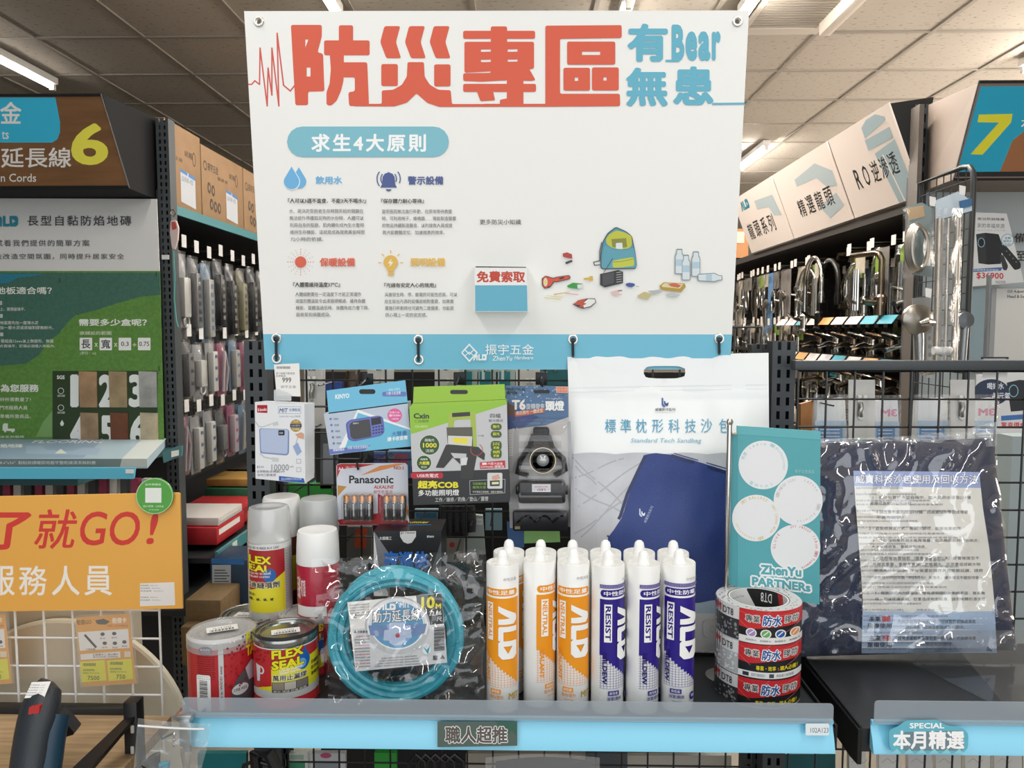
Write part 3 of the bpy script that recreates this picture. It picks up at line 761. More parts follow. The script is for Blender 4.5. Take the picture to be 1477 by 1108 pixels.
# leaflet box 免費索取
f4 = plane_map(BF(720, 417, .034), bn)
lb = thing('leaflet_box', 'small white and blue leaflet box mounted on the white board', 'box', BF(722, 450))
P0 = [BF(684.5, 385), BF(761, 386), BF(762, 450), BF(685, 450)]
F0 = [f4(684.5, 386), f4(760, 386.5), f4(761.5, 450), f4(685, 449.5)]
b = MB(mat('#f3f4f2', .4)); b.hexa([P0[3], P0[2], F0[2], F0[3], P0[0], P0[1], F0[1], F0[0]]); b.build('body', lb, smooth=False)
MB(mat('#35383a', .6)).slab([P0[0]+Vector((.002, -.004, .0006)), P0[1]+Vector((-.002, -.004, .0006)), F0[1]+Vector((-.002, .003, .0006)), F0[0]+Vector((.002, .003, .0006))], (0, 0, .0004)).build('leaflets', lb, smooth=False)
a = Art(.45); a.poly([(685.2, 411.5), (760.2, 411.5), (761, 449.4), (685.4, 449)], '#69b6d0')
a.text('免費索取', 687.5, 391, 757.5, 407.5, '#c9472f', b=.04, res=3)
a.build('print', lb, f4)
# ============================================================= PRODUCTS OF THE MIDDLE BAY
from mathutils import noise as NZ
def pxm(Y, z=1.0): return (Y*math.cos(PITCH) + (CAMZ-z)*math.sin(PITCH))/FPX
def map3(A, B, C_):
    n = (B-A).cross(C_-A).normalized()
    if n.y > 0: n = -n
    return plane_map(A, n)
def cylmap(cx, rpx, c, r):
    """label drawn in photo pixels -> round the cylinder at c; level lines stay level on the can"""
    a0 = math.atan2(-c.x, c.y); zc = {}
    def f(x, y, h):
        a = math.asin(max(-1, min(1, (x-cx)/rpx))) + a0
        return Vector((c.x + (r+h)*math.sin(a), c.y - (r+h)*math.cos(a), W(cx, y, c.y - r).z))
    return f
def arc_text(a, t, cx, cy, r, a0, a1, h, col, b=.01, inside=False):
    n = len(t)
    for i, ch in enumerate(t):
        if ch == ' ': continue
        vs, fs, x0, x1, y0, y1 = glyphs(ch, 0, 1)
        an = R(a0 + (a1-a0)*(i+.5)/n); wd = h*(x1-x0)/.8
        c, q = math.cos(an), math.sin(an); out = []
        sgn = -1 if inside else 1
        for x, y, *_ in vs:
            u = (x-(x0+x1)/2)/.8*h; v = (y-.35)/.8*h
            out.append((cx + (r+v*sgn)*c - u*sgn*q*1, cy + (r+v*sgn)*q + u*sgn*c*1))
        a.add(out, fs, col, 'text')
def wrinkle(fn, pts_px, Yb, amp, sc, nu=40, nv=40, m=None, bulge=0, seed=0):
    """sheet through four photo corners (TL, TR, BR, BL) on a plane, ridged like thin film"""
    TL, TR, BR, BL = [Vector(p) for p in pts_px]
    def g(u, v):
        p = (TL*(1-u)+TR*u)*(1-v) + (BL*(1-u)+BR*u)*v
        q = fn(p.x, p.y, 0)
        k = (1-abs(NZ.noise(Vector((u*sc+seed, v*sc, seed))))*2)**2 * amp + NZ.noise(Vector((u*sc*2.7, v*sc*2.7+seed, 3)))*amp*.5
        k += bulge*(max(0, math.sin(PI*u))*max(0, math.sin(PI*v)))**.45
        e = NZ.noise(Vector((u*6+seed, v*6, 9)))*.004 if (u in (0, 1) or v in (0, 1)) else 0
        return q + fn.n*k + Vector((e, 0, e))
    b = MB(m); b.grid(g, nu, nv); return b
# ---- sealant cartridges
def cartridge(kind, label):
    c, tx1, tx2, pill = (('#f49d1c', 'NEUTRAL', 'SEALANT', '中性足量') if kind == 'y' else ('#2b1a86', 'RESIST', 'MILDEW', '中性防霉'))
    t = thing('sealant_cartridge', label, 'cartridge', (0, 0, 0), 'sealant cartridges in two rows on the shelf')
    r = .0240
    mt = mat('#f4f4f1', .32, bump=.02, coat=.2); H = .221
    MB(mt).lathe((0, 0, 0), [(0, .0005), (r-.0012, .0005), (r, .003), (r, H-.001), (r-.0006, H), (r-.0022, H), (r-.0026, H-.006), (r-.0045, H-.007), (.0085, H-.006)], 40).build('tube', t)
    MB(mat('#fbfbf9', .3)).lathe((0, 0, 0), [(.0095, H-.006), (.0095, H), (.0082, H+.002), (.0078, H+.009), (.0066, H+.0145), (.0035, H+.0175), (0, H+.018)], 24).build('nozzle_cap', t)
    a = Art(.35); d = R(1)*r
    A0, A1 = -72*d, 72*d          # panel edges round the tube
    y = lambda v: (H-.0005) - v*.001*.985   # height in mm -> metres down from the rim
    a.rect(A0+2*d, y(190), A1-8*d, y(179), c, r=.005)
    a.text(pill, A0+14*d, y(188), A1-20*d, y(181), '#ffffff', b=.02)
    pts = [(A0, y(176)), (A1, y(176)), (A1, y(45))]
    n = 13
    for i in range(n):
        x = A1 - (A1-A0)*(i+1)/n; pts += [(x, y(45+50*i/n)), (x, y(45+50*(i+1)/n))]
    a.poly(pts, c)
    for i in range(n):      # printed grid fading below the slanted edge
        x = A1 - (A1-A0)*(i+.5)/n; a.rect(x-.00022, y(45+50*(i+.5)/n), x+.00022, y(41), c)
    for j in range(14):
        v = 41+j*3.8; k = max(0, (v-43)/50); a.rect(A0, y(v)-.00018, A1-(A1-A0)*k, y(v)+.00018, c)
    if kind == 'p':
        a.rect(A0, y(198), A1, y(192.5), c)
        for j in range(2): a.rect(A0, y(194.2+j*2)-.0002, A1, y(194.2+j*2)+.0002, '#cfc9ea')
        for i in range(26): x = A0+(A1-A0)*i/26; a.rect(x, y(198), x+.0003, y(192.5), '#cfc9ea')
    a.rect(A0+17*d, y(169), A0+43*d, y(112), '#fbfbf8'); a.text(tx1, A0+21*d, y(166.5), A0+39*d, y(114.5), c, b=.03, rot=90)
    ald(a, A0+62*d, y(165), A0+130*d, y(84), '#fcfcfa', rot=90)
    a.text(tx2, A0+12*d, y(95), A0+28*d, y(48), c if kind == 'y' else '#1f1468', b=.03, rot=90)
    a.rect(A0+32*d, y(38), A0+70*d, y(31), c); a.text('高性能', A0+36*d, y(36.8), A0+66*d, y(32.2), '#ffffff', res=1)
    a.text('室內/室外' if kind == 'y' else '浴室/廚房', A0+28*d, y(29), A0+80*d, y(23.5), c, b=.015, res=1)
    a.text('300g' if kind == 'y' else '300ml(±5%)', A0+40*d, y(20.5), A0+72*d, y(17.5), c, b=.01, res=1)
    if kind == 'y': a.text('MIT', A0+98*d, y(32), A0+140*d, y(22), '#c9a53a', b=.02)
    else: a.disc(A0+112*d, y(26), 11*d, .006, c, 16); a.text('防霉', A0+107*d, y(29), A0+122*d, y(24), '#ffffff', res=1)
    a.text(pill, A0+80*d, y(207), A0+128*d, y(202), '#a9a9ac', res=1)
    a.build('label', t, wrap(0, 0, r+.0002, H), step=.0022, local=True)
    return t
yc = cartridge('y', 'x'); pc = cartridge('p', 'x')
FR = [(725, 1031, -3, 'y'), (778, 1023, 60, 'y'), (826.5, 1028, 0, 'y'), (876.5, 1033, 37, 'p'), (927, 1033, 51, 'p'), (978, 1030, 5, 'p')]
BK = [(734, 66, 'y'), (780, 100, 'y'), (826, 170, 'y'), (873.5, 150, 'p'), (922, 200, 'p'), (971, 120, 'p')]
names = ['leftmost', 'second from left', 'third from left', 'fourth from left', 'fifth from left', 'rightmost']
word = {'y': 'white and orange', 'p': 'white and purple'}
used = {'y': 0, 'p': 0}
for i, (px, py, rot, k) in enumerate(FR):
    q = WZ(px, py, SZ); Y = q.y + .024; x = W(px, 900, Y).x
    lb_ = f'{word[k]} sealant cartridge in the front row, {names[i]}'
    o = (yc if k == 'y' else pc)
    if used[k]: o = copy_tree(o, (x, Y, SZ), R(rot), lb_)
    else: o.location = (x, Y, SZ); o.rotation_euler.z = R(rot); o['label'] = lb_; used[k] = 1
for i, (px, rot, k) in enumerate(BK):
    Y = 1.158; x = W(px, 790, Y).x
    copy_tree(yc if k == 'y' else pc, (x, Y, SZ), R(rot), f'{word[k]} sealant cartridge in the back row, {names[i]}, half hidden')

# ---- three rolls of waterproof tape in a stack
TY = 1.17; tr = 59*pxm(TY, .99); tc = W(1093, 900, TY)
zt_ = W(1093, 861.5, TY).z; hh = (zt_-SZ)/3
CM = cylmap(1093, 59, Vector((tc.x, TY, 0)), tr)
rollinfo = ['bottom roll of the stack of three waterproof tapes, mostly black and red', 'middle roll of the stack of three waterproof tapes, with grey drops', 'top roll of the stack of three waterproof tapes, its core open to view']
ytops = [980.5, 930, 880.5]     # photo y of each roll's front upper edge (at the centre)
for k in range(3):
    z0 = SZ + k*hh; t = thing('tape_roll', rollinfo[k], 'tape', (tc.x, TY, z0), 'waterproof tape rolls stacked on the shelf')
    b = MB(mat('#2a2a2c', .3, coat=.6))
    b.lathe((tc.x, TY, z0), [(tr*.70, 0), (tr, 0), (tr, hh-.0006), (tr*.70, hh-.0006), (tr*.70, 0)], 56); b.build('tape', t)
    MB(mat('#e9e8e4', .5)).lathe((tc.x, TY, z0), [(tr*.66, .0002), (tr*.70, .0002), (tr*.70, hh-.0002), (tr*.66, hh-.0002), (tr*.66, .0002)], 56).build('core', t)
    y0 = ytops[k]; a = Art(.3, .6)
    H = 53.5; a.tf = lambda x, y, y0=y0: (x, y0+(y-y0)*.935)
    a.rect(1034.2, y0+1, 1069, y0+H, '#e6e7e7' if k == 1 else '#dcdddd'); a.rect(1034.2, y0+21, 1069, y0+H-1, '#b9bcbd' if k == 1 else '#38393b')
    rnd = random.Random(k)
    for i in range(34):
        x = rnd.uniform(1036, 1067); y = rnd.uniform(y0+24, y0+H-4); s_ = rnd.uniform(.8, 2); a.disc(x, y, s_, s_*1.3, '#e3e5e6' if k == 1 else '#8f9295', 8); a.last = 'text'
    a.text('3M', 1036, y0+5, 1044.5, y0+16.5, '#c8242b', b=.02); a.text('DT8', 1047, y0+6.5, 1061, y0+17.5, '#333436', b=.01)
    a.rect(1069, y0+1, 1150.5, y0+H-1, '#c92b30'); a.poly([(1069, y0+29), (1085, y0+31), (1110, y0+26), (1150.5, y0+24), (1150.5, y0+H-1), (1069, y0+H-1)], '#1d1d1f')
    for q in ([(1069, y0+6), (1098, y0+14), (1110, y0+1)], [(1098, y0+14), (1150, y0+2)], [(1069, y0+20), (1085, y0+34)], [(1120, y0+40), (1150, y0+22)]): a.line(q, .4, '#e78d8d')
    a.text('專業', 1077, y0+9, 1096, y0+20.5, '#1b1b1d', b=.02, halo=('#f7f4f1', .085))
    a.text('防水', 1099, y0+8, 1123, y0+24.5, '#1c4f96', b=.03, shear=.15, halo=('#f2f8fc', .11))
    a.text('膠帶', 1126.5, y0+9, 1145, y0+20.5, '#1b1b1d', b=.02, halo=('#f7f4f1', .085))
    if k == 2:
        a.rect(1069, y0+42, 1150.5, y0+H-1, '#e8e8e6')
        for i, c in enumerate(('#a98dc4', '#6fae5f', '#2c5ba6', '#e3955e')): x = 1085+i*18.5; a.disc(x, y0+36.5, 7, 7, '#eef0ee', 18); a.disc(x, y0+36.5, 5.4, 5.4, c, 18); a.line([(x-3, y0+39), (x+3, y0+33)], 1.4, '#f1f3f1'); a.text('耐用防水', x-7, y0+46, x+7, y0+49, '#444446', res=1)
    else:
        a.text('專業・效率・職人必備！', 1092, y0+33, 1145, y0+40.5, '#f0dd22', b=.02, res=1); a.rect(1069, y0+43, 1150.5, y0+H-1, '#e4e5e4')
        a.rect(1075, y0+45, 1083, y0+51, '#333336'); a.text('適用於多種材質防水', 1086, y0+45.5, 1104, y0+50.5, '#55565a', res=1); a.rect(1109, y0+45, 1115, y0+51, '#4a4b4e'); a.text('高黏著力超強韌', 1118, y0+45.5, 1140, y0+50, '#55565a', res=1)
    a.tf = None; a.build('label', t, CM, step=3)
# print inside the core and on top
a = Art(.4)
def coremap(x, y, h):      # x = degrees round the inside (0 = far wall), y = 0..1 down from the rim
    an = R(x); return Vector((tc.x + (tr*.66-.0004-h)*math.sin(an), TY + (tr*.66-.0004-h)*math.cos(an), zt_-.0006 - y*hh))
a.rect(-150, 0, 150, 1, '#e5e6e6'); a.poly([(-10, 0), (60, 0), (75, 1), (25, 1)], '#222224'); a.poly([(60, 0), (76, 0), (90, 1), (75, 1)], '#c92b30')
a.text('DT8', 22, .1, 46, .42, '#f0f0f0', b=.01, rot=180); a.text('All Purpose Duct Tape', -62, .2, -14, .3, '#77797c', res=1); a.text('3M.com', -55, .42, -20, .52, '#77797c', res=1)
tp = t; a.build('core_print', tp, coremap, step=6)
a = Art(.35)
for i in range(26): an = R(i*360/26+4); 
a.ring(0, 0, tr*.99, tr*.99, tr*.27, '#cfd2d2', 56)
for i in range(44):
    an = 2*PI*i/44+.1*math.sin(i*7); rr = tr*(.78+.15*((i*37) % 10)/10); a.disc(rr*math.cos(an), rr*math.sin(an), .0016, .0011, '#4c4e52' if i % 3 else '#b73035', 7); a.last = 'text'
a.build('top_print', tp, lambda x, y, h: Vector((tc.x+x, TY-y, zt_+h)))

# ---- cans
def can(cx, ytop, wpx, Y, name, label, group, body, rim, lid=None, prof=None):
    c = W(cx, ytop, Y); r = wpx/2*pxm(Y, c.z); zt = c.z; t = thing(name, label, 'can', (c.x, Y, SZ), group)
    return t, Vector((c.x, Y, 0)), r, zt
G = 'metal cans and tape tubs at the left end of the shelf'
# flexible tape tub, front left
t, c, r, zt = can(320.5, 907, 96, 1.13, 'tape_tub', 'tall round tub of red flexible tape at the left front corner of the shelf', G, 0, 0)
MB(mat('#b7262c', .32, coat=.5, bump=.15, scale=500)).lathe((c.x, c.y, SZ), [(0, 0), (r, 0), (r, zt-SZ-.012)], 48).build('body', t)
MB(mat('#c3c2be', .35)).lathe((c.x, c.y, SZ), [(r, zt-SZ-.012), (r, zt-SZ-.005), (r-.002, zt-SZ-.003), (r*.6, zt-SZ-.006), (r*.3, zt-SZ-.005), (0, zt-SZ-.005)], 48).build('rim', t)
MB(film(.35, '#d5d6d6', .12, .25, 60)).lathe((c.x, c.y, SZ), [(r+.0008, zt-SZ-.02), (r+.0008, zt-SZ-.003), (r-.003, zt-SZ+.001), (r*.72, zt-SZ), (r*.68, zt-SZ-.004), (0, zt-SZ-.003)], 48).build('lid', t)
M = cylmap(320.5, 48, c, r+.0003)
a = Art(.35, .6); K = lambda u, v: (260+u/3.357, 700+v/3.357)
def kr(x0, y0, x1, y1, col, r_=0): a.rect(*K(x0, y0), *K(x1, y1), col, r=r_/3.357)
def kt(s, x0, y0, x1, y1, col, **k): a.text(s, *K(x0, y0), *K(x1, y1), col, **k)
def kp(P, col): a.poly([K(*p) for p in P], col)
kr(46, 752, 364, 776, '#e4e4e3'); kt('STOPS', 288, 757, 362, 770, '#222226', b=.04)
kr(182, 776, 205, 1108, '#c7c9c9'); kt('4 in WIDE! easy', 187, 880, 201, 1040, '#7c2024', b=.02, rot=-90)
a.disc(*K(128, 806), 9, 6.5, '#2a3563'); kt('EASY', 106, 795, 150, 805, '#e8d8d8', b=.04, res=1); kt('OPEN', 108, 808, 148, 818, '#d84a4a', b=.04, res=1)
for i in range(11): kt('instructions for use and care of this', 90, 832+i*10.5, 166, 838+i*10.5, '#3a1a1c', b=.02, res=1)
kr(86, 922, 146, 1100, '#eeeeec', 10)
for i in range(12): kr(98, 950+i*7, 132, 953+i*7+(i % 3), '#2f2f31')
kt('TV', 228, 758, 264, 778, '#f3e9e7', b=.06)
kt('FLEX', 306, 752, 372, 806, '#e9dd1e', b=.05); kt('TAPE', 306, 812, 372, 866, '#e9dd1e', b=.05)
kp([(235, 1010), (262, 960), (310, 905), (362, 880), (366, 1108), (235, 1108)], '#4f5256'); kp([(300, 920), (330, 890), (350, 930), (340, 985), (315, 985)], '#b9bbbf')
a.disc(*K(275, 1012), 11, 8, '#d9dada'); kt('SUPER WIDE', 245, 1004, 305, 1020, '#333336', b=.02, res=1)
kr(46, 1100, 364, 1170, '#c7c2c2')
rnd = random.Random(5)
for i in range(30): x, y = K(rnd.uniform(210, 300), rnd.uniform(785, 1000)); a.disc(x, y, 1.3, 1.6, '#8e1c22', 8); a.last = 'text'
a.build('label', t, M, step=3)
def lid_sticker(t, c, zt, wd, dp, ang):
    b = Art(.5); q = [(-wd/2, -dp/2), (wd/2, -dp/2), (wd/2, dp/2), (-wd/2, dp/2)]; b.poly(q, '#efeee9')
    b.text('02-14 0325', -wd*.3, -dp*.3, wd*.3, 0, '#55565a', res=1); 
    for i in range(14): b.rect(-wd*.4+i*wd*.055, dp*.1, -wd*.4+i*wd*.055+wd*.02*(1+i % 2), dp*.4, '#333336')
    ca, sa = math.cos(R(ang)), math.sin(R(ang))
    b.build('sticker', t, lambda x, y, h: Vector((c.x + x*ca + y*sa, c.y - y*ca + x*sa, zt + h + .0005)))
lid_sticker(t, c, zt, .045, .022, 25)
# sealant tin, front
def tin(cx, ytop, wpx, Y, label, lidmat, full, lift=.0):
    t, c, r, zt = can(cx, ytop, wpx, Y, 'sealant_tin', label, G, 0, 0); H = zt-SZ
    MB(mat('#b7262c', .3, coat=.5)).lathe((c.x, c.y, SZ), [(0, 0), (r*.97, 0), (r, .002), (r, .005), (r*.975, .007), (r*.975, H-.012)], 48).build('body', t)
    MB(mat('#8b8c8c', .25, 1)).lathe((c.x, c.y, SZ), [(r*.975, H-.012), (r, H-.010), (r, H-.002), (r*.98, H), (r*.92, H-.001), (r*.9, H-.004), (r*.82, H-.004), (r*.8, H-.001), (r*.76, H-.001), (r*.74, H-.004), (0, H-.004)], 48, lidmat).build('lid', t)
    return t, c, r, zt
t, c, r, zt = tin(412, 907, 93, 1.13, 'front sealant tin with red and yellow label and dark rimmed lid', mat('#a7a8a4', .2, .9), True)
M = cylmap(412, 46.5, c, r*.975+.0003); a = Art(.35, .6)
kr(357, 740, 667, 760, '#2b2c2e'); kr(357, 762, 667, 800, '#d9dad8'); kt('LIQUID RUBBER IN A CAN', 412, 772, 655, 788, '#2b2b2e', b=.03)
kp([(357, 1010), (420, 960), (440, 880), (560, 860), (667, 850), (667, 1030), (357, 1030)], '#dfd728'); kr(357, 1000, 667, 1038, '#c3c4c2')
kp([(357, 800), (440, 800), (440, 975), (400, 985), (357, 1008)], '#b7262c')
a.disc(*K(588, 868), 9.5, 13, '#1f5fae'); kp([(560, 860), (600, 800), (614, 860)], '#1f5fae'); a.disc(*K(582, 880), 6, 7, '#69a7df')
kt('FLEX', 443, 802, 590, 846, '#ece21d', b=.045, skew=3, halo=('#2c2518', .085)); kt('SEAL', 443, 854, 593, 898, '#ece21d', b=.045, skew=4, halo=('#2c2518', .085))
kt('LIQUID RUBBER', 478, 893, 585, 906, '#f3efef', b=.03, skew=2); kt('SEALANT COATING', 478, 908, 575, 919, '#f3efef', b=.03, skew=2)
kt('萬用止漏膠', 446, 922, 604, 950, '#2a2625', b=.025, halo=('#f5f3e6', .08))
kr(442, 956, 610, 1006, '#4a4643')
for i, cc in enumerate(('#8d8475', '#b9b3a8', '#77716a')): kr(445+i*55, 958, 497+i*55, 994, cc)
kt('防水 填縫 修補 防漏', 450, 996, 600, 1005, '#e9e9e4', res=1)
for i, s_ in enumerate(('抗鏽蝕', '防滲漏', '耐候佳')): kt(s_, 625, 885+i*28, 662, 905+i*28, '#2b2a24', b=.02, res=1)
a.ring(*K(392, 905), 5, 6, 2, '#d5d5d3'); kp([(372, 880), (392, 885), (388, 960), (376, 965)], '#cfcfce')
rnd = random.Random(9)
for i in range(22): x, y = K(rnd.uniform(362, 436), rnd.uniform(806, 870)); a.disc(x, y, 1, 1.3, '#8e1c22', 7); a.last = 'text'
a.build('label', t, M, step=3); lid_sticker(t, c, zt-.004, .042, .02, 20)
t, c, r, zt = tin(360.5, 884, 84, 1.235, 'plain lidded sealant tin behind the tape tub, half hidden', mat('#b3b2a8', .25, .85), False); lid_sticker(t, c, zt-.004, .05, .02, -6)
t, c, r, zt = tin(440, 882, 74, 1.225, 'sealant tin with a clear grey lid beside the coiled cord', mat('#c9cbc9', .3, .2), False)
M = cylmap(440, 37, c, r*.975+.0003); a = Art(.35, .6); kr(665, 640, 725, 662, '#cfd0ce')
kt('EX', 668, 690, 700, 725, '#e3da22', b=.05); kt('L', 668, 735, 690, 770, '#e3da22', b=.05); a.disc(*K(690, 790), 8, 14, '#1f5fae'); kr(665, 840, 725, 900, '#dfd728'); kt('4 X 1', 672, 925, 715, 940, '#e9dada', b=.02)
a.build('label', t, M, step=3)
# ---- spray cans
def spray(cx, wpx, Y, ycap, ysh, label, capm, bodym, capr=1.0):
    c = W(cx, ycap, Y); r = wpx/2*pxm(Y, c.z); zc = W(cx, ycap, Y).z; zs = W(cx, ysh, Y-r).z
    t = thing('spray_can', label, 'spray can', (c.x, Y, SZ), 'spray cans behind the tins')
    H = zs-SZ; T = zc-SZ
    MB(bodym).lathe((c.x, Y, SZ), [(0, 0), (r*.94, 0), (r, .004), (r, H-.004), (r*.97, H), (r*.8, H+.002), (r*.5, H+.012), (0, H+.014)], 40).build('body', t)
    MB(capm).lathe((c.x, Y, SZ), [(r*1.0, H+.0005), (r*1.01, H+.003), (r*.985, (H+T)/2), (r*.95, T-.006), (r*.9, T-.001), (r*.8, T), (r*.55, T-.002), (0, T-.0025)], 40).build('cap', t)
    MB(mat('#e9e9e6', .4)).lathe((c.x, Y, SZ), [(.009, H+.01), (.009, H+.02), (.007, H+.026), (0, H+.026)], 16).build('nozzle', t)
    return t, Vector((c.x, Y, 0)), r
frost = film(.5, '#e2e4e4', .2); greycap = mat('#b9bcbb', .3, coat=.3)
t, c, r = spray(387.5, 61, 1.245, 730, 786, 'front left spray can with a frosted see-through cap and red and yellow label', frost, mat('#d8d9d6', .3, .2, coat=.4))
M = cylmap(387.5, 30.5, c, r+.0003); a = Art(.35, .6)
kr(325, 292, 530, 318, '#dcdddb'); kt('LIQUID RUBBER IN A CAN!', 328, 300, 470, 315, '#3b3b3d', b=.02, res=1)
kr(325, 318, 495, 600, '#a5242a'); kp([(325, 520), (420, 480), (495, 430), (495, 620), (325, 620)], '#e0d52b'); kr(495, 318, 530, 620, '#b8bab6')
for i in range(20): kt('directions', 499, 330+i*13, 527, 337+i*13, '#5a5a5c', res=1)
kt('LEX', 332, 342, 433, 380, '#ece21d', b=.045, skew=-2, halo=('#2c2518', .085)); kt('EAL', 332, 384, 430, 418, '#ece21d', b=.045, skew=-2, halo=('#2c2518', .085))
a.disc(*K(425, 440), 9, 10, '#2a62a8'); kt('LIQUID RUBBER', 330, 425, 432, 436, '#f1eded', b=.02, res=1); kt('SEALANT COATING', 330, 440, 425, 450, '#f1eded', b=.02, res=1)
kt('填縫噴劑', 332, 470, 470, 502, '#2b2927', b=.025, halo=('#efe9c8', .08))
kt('防水:', 332, 525, 360, 540, '#33322c', b=.02); kt('隔、修、填、補', 332, 548, 440, 562, '#33322c', b=.03)
a.build('label', t, M, step=3)
t, c, r = spray(405.5, 55, 1.345, 715, 778, 'spray can with a plain white cap, behind the front left one', mat('#f2f2f0', .35), mat('#5d2c22', .4))
a = Art(.35); M = cylmap(405.5, 27.5, c, r+.0003); kr(533, 350, 562, 520, '#c8bb2f'); a.build('label', t, M, step=3)
t, c, r = spray(459.6, 56, 1.335, 718, 775, 'spray can with a grey translucent cap, at the back right of the four', greycap, mat('#7c7e7e', .4))
t, c, r = spray(458, 61, 1.235, 763, 819, 'spray can with a broad white cap and crimson body beside the bagged cord', mat('#f4f4f2', .33), mat('#b01f3a', .3, coat=.4))
a = Art(.35); M = cylmap(458, 30.5, c, r+.0003); kt('百滅好', 568, 450, 582, 560, '#f6eded', b=.02, rot=0); kt('噴了就退', 585, 460, 604, 545, '#f6eded', b=.02); kr(568, 590, 700, 640, '#e9e9e7')
a.build('label', t, M, step=3)
# ---- bagged extension cord
CC = W(572, 916, 1.135); k = pxm(1.135, .95)
t = thing('extension_cord', 'coil of teal extension cord standing in a clear bag with a printed card', 'cord', (CC.x, 1.14, SZ))
b = MB(mat('#3aa6ba', .3, coat=.4)); pts = []
loops = 12
rr_ = [.097, .099, .093, .094, .098, .088, .091, .083, .087, .079, .084, .095]; dd = [-.012, 0, -.010, .006, .012, -.004, .014, -.008, .010, 0, .02, .022]
n = 44
for i in range(loops*n):
    l = i//n; f_ = (i % n)/n; R0 = rr_[l]*(1-f_) + rr_[(l+1) % loops]*f_; D = dd[l]*(1-f_) + dd[(l+1) % loops]*f_
    an = 2*PI*f_ + PI*.8
    wob = .0025*math.sin(an*2+l*1.3); 
    zz = math.sin(an)*(R0+wob); 
    pts.append(Vector((CC.x + math.cos(an)*(R0*1.01+wob*.6), CC.y + D + zz*.12, CC.z + zz*.97)))
b.tube(pts, .0056, 8); b.build('cable', t)
b = MB(mat('#2b2c2e', .4)); b.tube([CC+Vector((-.05, .0, -.03)), CC+Vector((-.02, .01, -.055)), CC+Vector((.03, .01, -.05))], [.012, .017, .013], 12); b.build('plug', t)
fm = plane_map((0, CC.y-.026, CC.z), (0, -1, .12))
Z8 = lambda u, v: (450+u/3.693, 740+v/3.693)
th = thin('card', t, fm, [Z8(188, 476), Z8(690, 428), Z8(720, 798), Z8(232, 845)], .0008, PAPER)
a = Art(.4)
def e8(s, x0, y0, x1, y1, col, **kk): a.text(s, *Z8(x0, y0), *Z8(x1, y1), col, **kk)
a.poly([Z8(555, 441), Z8(690, 429), Z8(702, 590), Z8(570, 602)], '#3c4144')
a.poly([Z8(217, 620), Z8(300, 612), Z8(460, 760), Z8(620, 600), Z8(706, 598), Z8(720, 798), Z8(232, 845)], '#d4d6d8')
cx, cy = Z8(455, 600)
a.disc(cx, cy, 47, 42, '#c3c6c9', 40); a.ring(cx, cy, 44, 39.5, 4, '#eef0f1', 40, -200, 20); a.disc(cx, cy-.5, 39, 35, '#f4f6f6', 40); a.disc(cx, cy-1, 37.5, 33.5, '#5d9ec8', 40)
a.poly([Z8(300, 600), Z8(612, 590), Z8(600, 640), Z8(520, 665), Z8(390, 668), Z8(310, 650)], '#6f8cba')
a.poly(roundpoly([Z8(385, 625), Z8(412, 622), Z8(412, 588), Z8(490, 582), Z8(492, 602), Z8(525, 598), Z8(532, 665), Z8(500, 668), Z8(498, 690), Z8(470, 705), Z8(430, 705), Z8(412, 690), Z8(412, 680), Z8(380, 680)], 1), '#b9c9e6')
a.disc(*Z8(456, 653), 3.2, 3.2, '#c23a48', 16); ald(a, *Z8(352, 483), *Z8(446, 518), '#fdfdfd'); e8('MIT', 466, 476, 523, 505, '#eef4f8', b=.03)
e8('動力延長線', 323, 523, 577, 588, '#fafafa', b=.015, skew=4, halo=('#2e3a4a', .055))
e8('10', 582, 447, 655, 512, '#efe432', b=.04, skew=1); e8('M', 658, 482, 688, 511, '#efe432', b=.04); e8('32.86', 624, 524, 690, 548, '#f1f1ef', b=.02, skew=1); e8('尺', 664, 553, 692, 578, '#f1f1ef', b=.02)
for i in range(5): e8('使用前請詳閱說明書及注意', 200, 489+i*14, 305, 498+i*14, '#77787b', res=1, skew=2.2)
e8('C', 218, 540, 238, 560, '#55565a', b=.02); 
a.poly([Z8(222, 640), Z8(230, 625), Z8(238, 639)], '#333336'); e8('注意事項', 242, 626, 296, 641, '#333336', b=.02, res=1)
for i in range(11): e8(('請勿超過額定負載使用' if i % 3 else '拉扯電線避免潮濕')[:10-(i % 2)*2], 226+i*.6, 655+i*16, 305+i*.6, 665+i*16, '#6d6e72' if i % 3 else '#c0565c', res=1, skew=1)
for i in range(4): e8('額定電壓110V 額定電流15A 長度10M 線徑2.0 產地台灣 安規認證字號', 370-i*12, 772+i*14, 560+i*6, 780+i*14, '#6d6e72', res=1, skew=4)
for i in range(20): a.poly([Z8(650, 612+i*6.3), Z8(706, 607+i*6.3), Z8(706, 610+i*6.3+(i % 3)), Z8(650, 615+i*6.3+(i % 3))], '#3b3b3e'); a.last = 'text'
a.disc(*Z8(610, 725), 6.5, 8, '#eaf4f6', 20); a.poly([Z8(592, 712), Z8(612, 730), Z8(630, 705), Z8(618, 755)], '#3c9cb4'); a.poly([Z8(682, 778), Z8(695, 757), Z8(709, 776)], '#4a4b4e'); a.rect(*Z8(645, 760), *Z8(668, 784), '#4a4b4e')
a.build('card_print', th, fm)
fb = plane_map((0, CC.y-.034, CC.z), (0, -1, .1))
wrinkle(fb, [(466, 806), (702, 792), (697, 1012), (474, 1012)], 0, .013, 5, 80, 80, film(.0, rough=.05, bump=.22, scale=14, ior=1.5), bulge=.016, seed=2).build('clear_bag', t)
fb2 = plane_map((0, CC.y+.045, CC.z), (0, -1, .1))
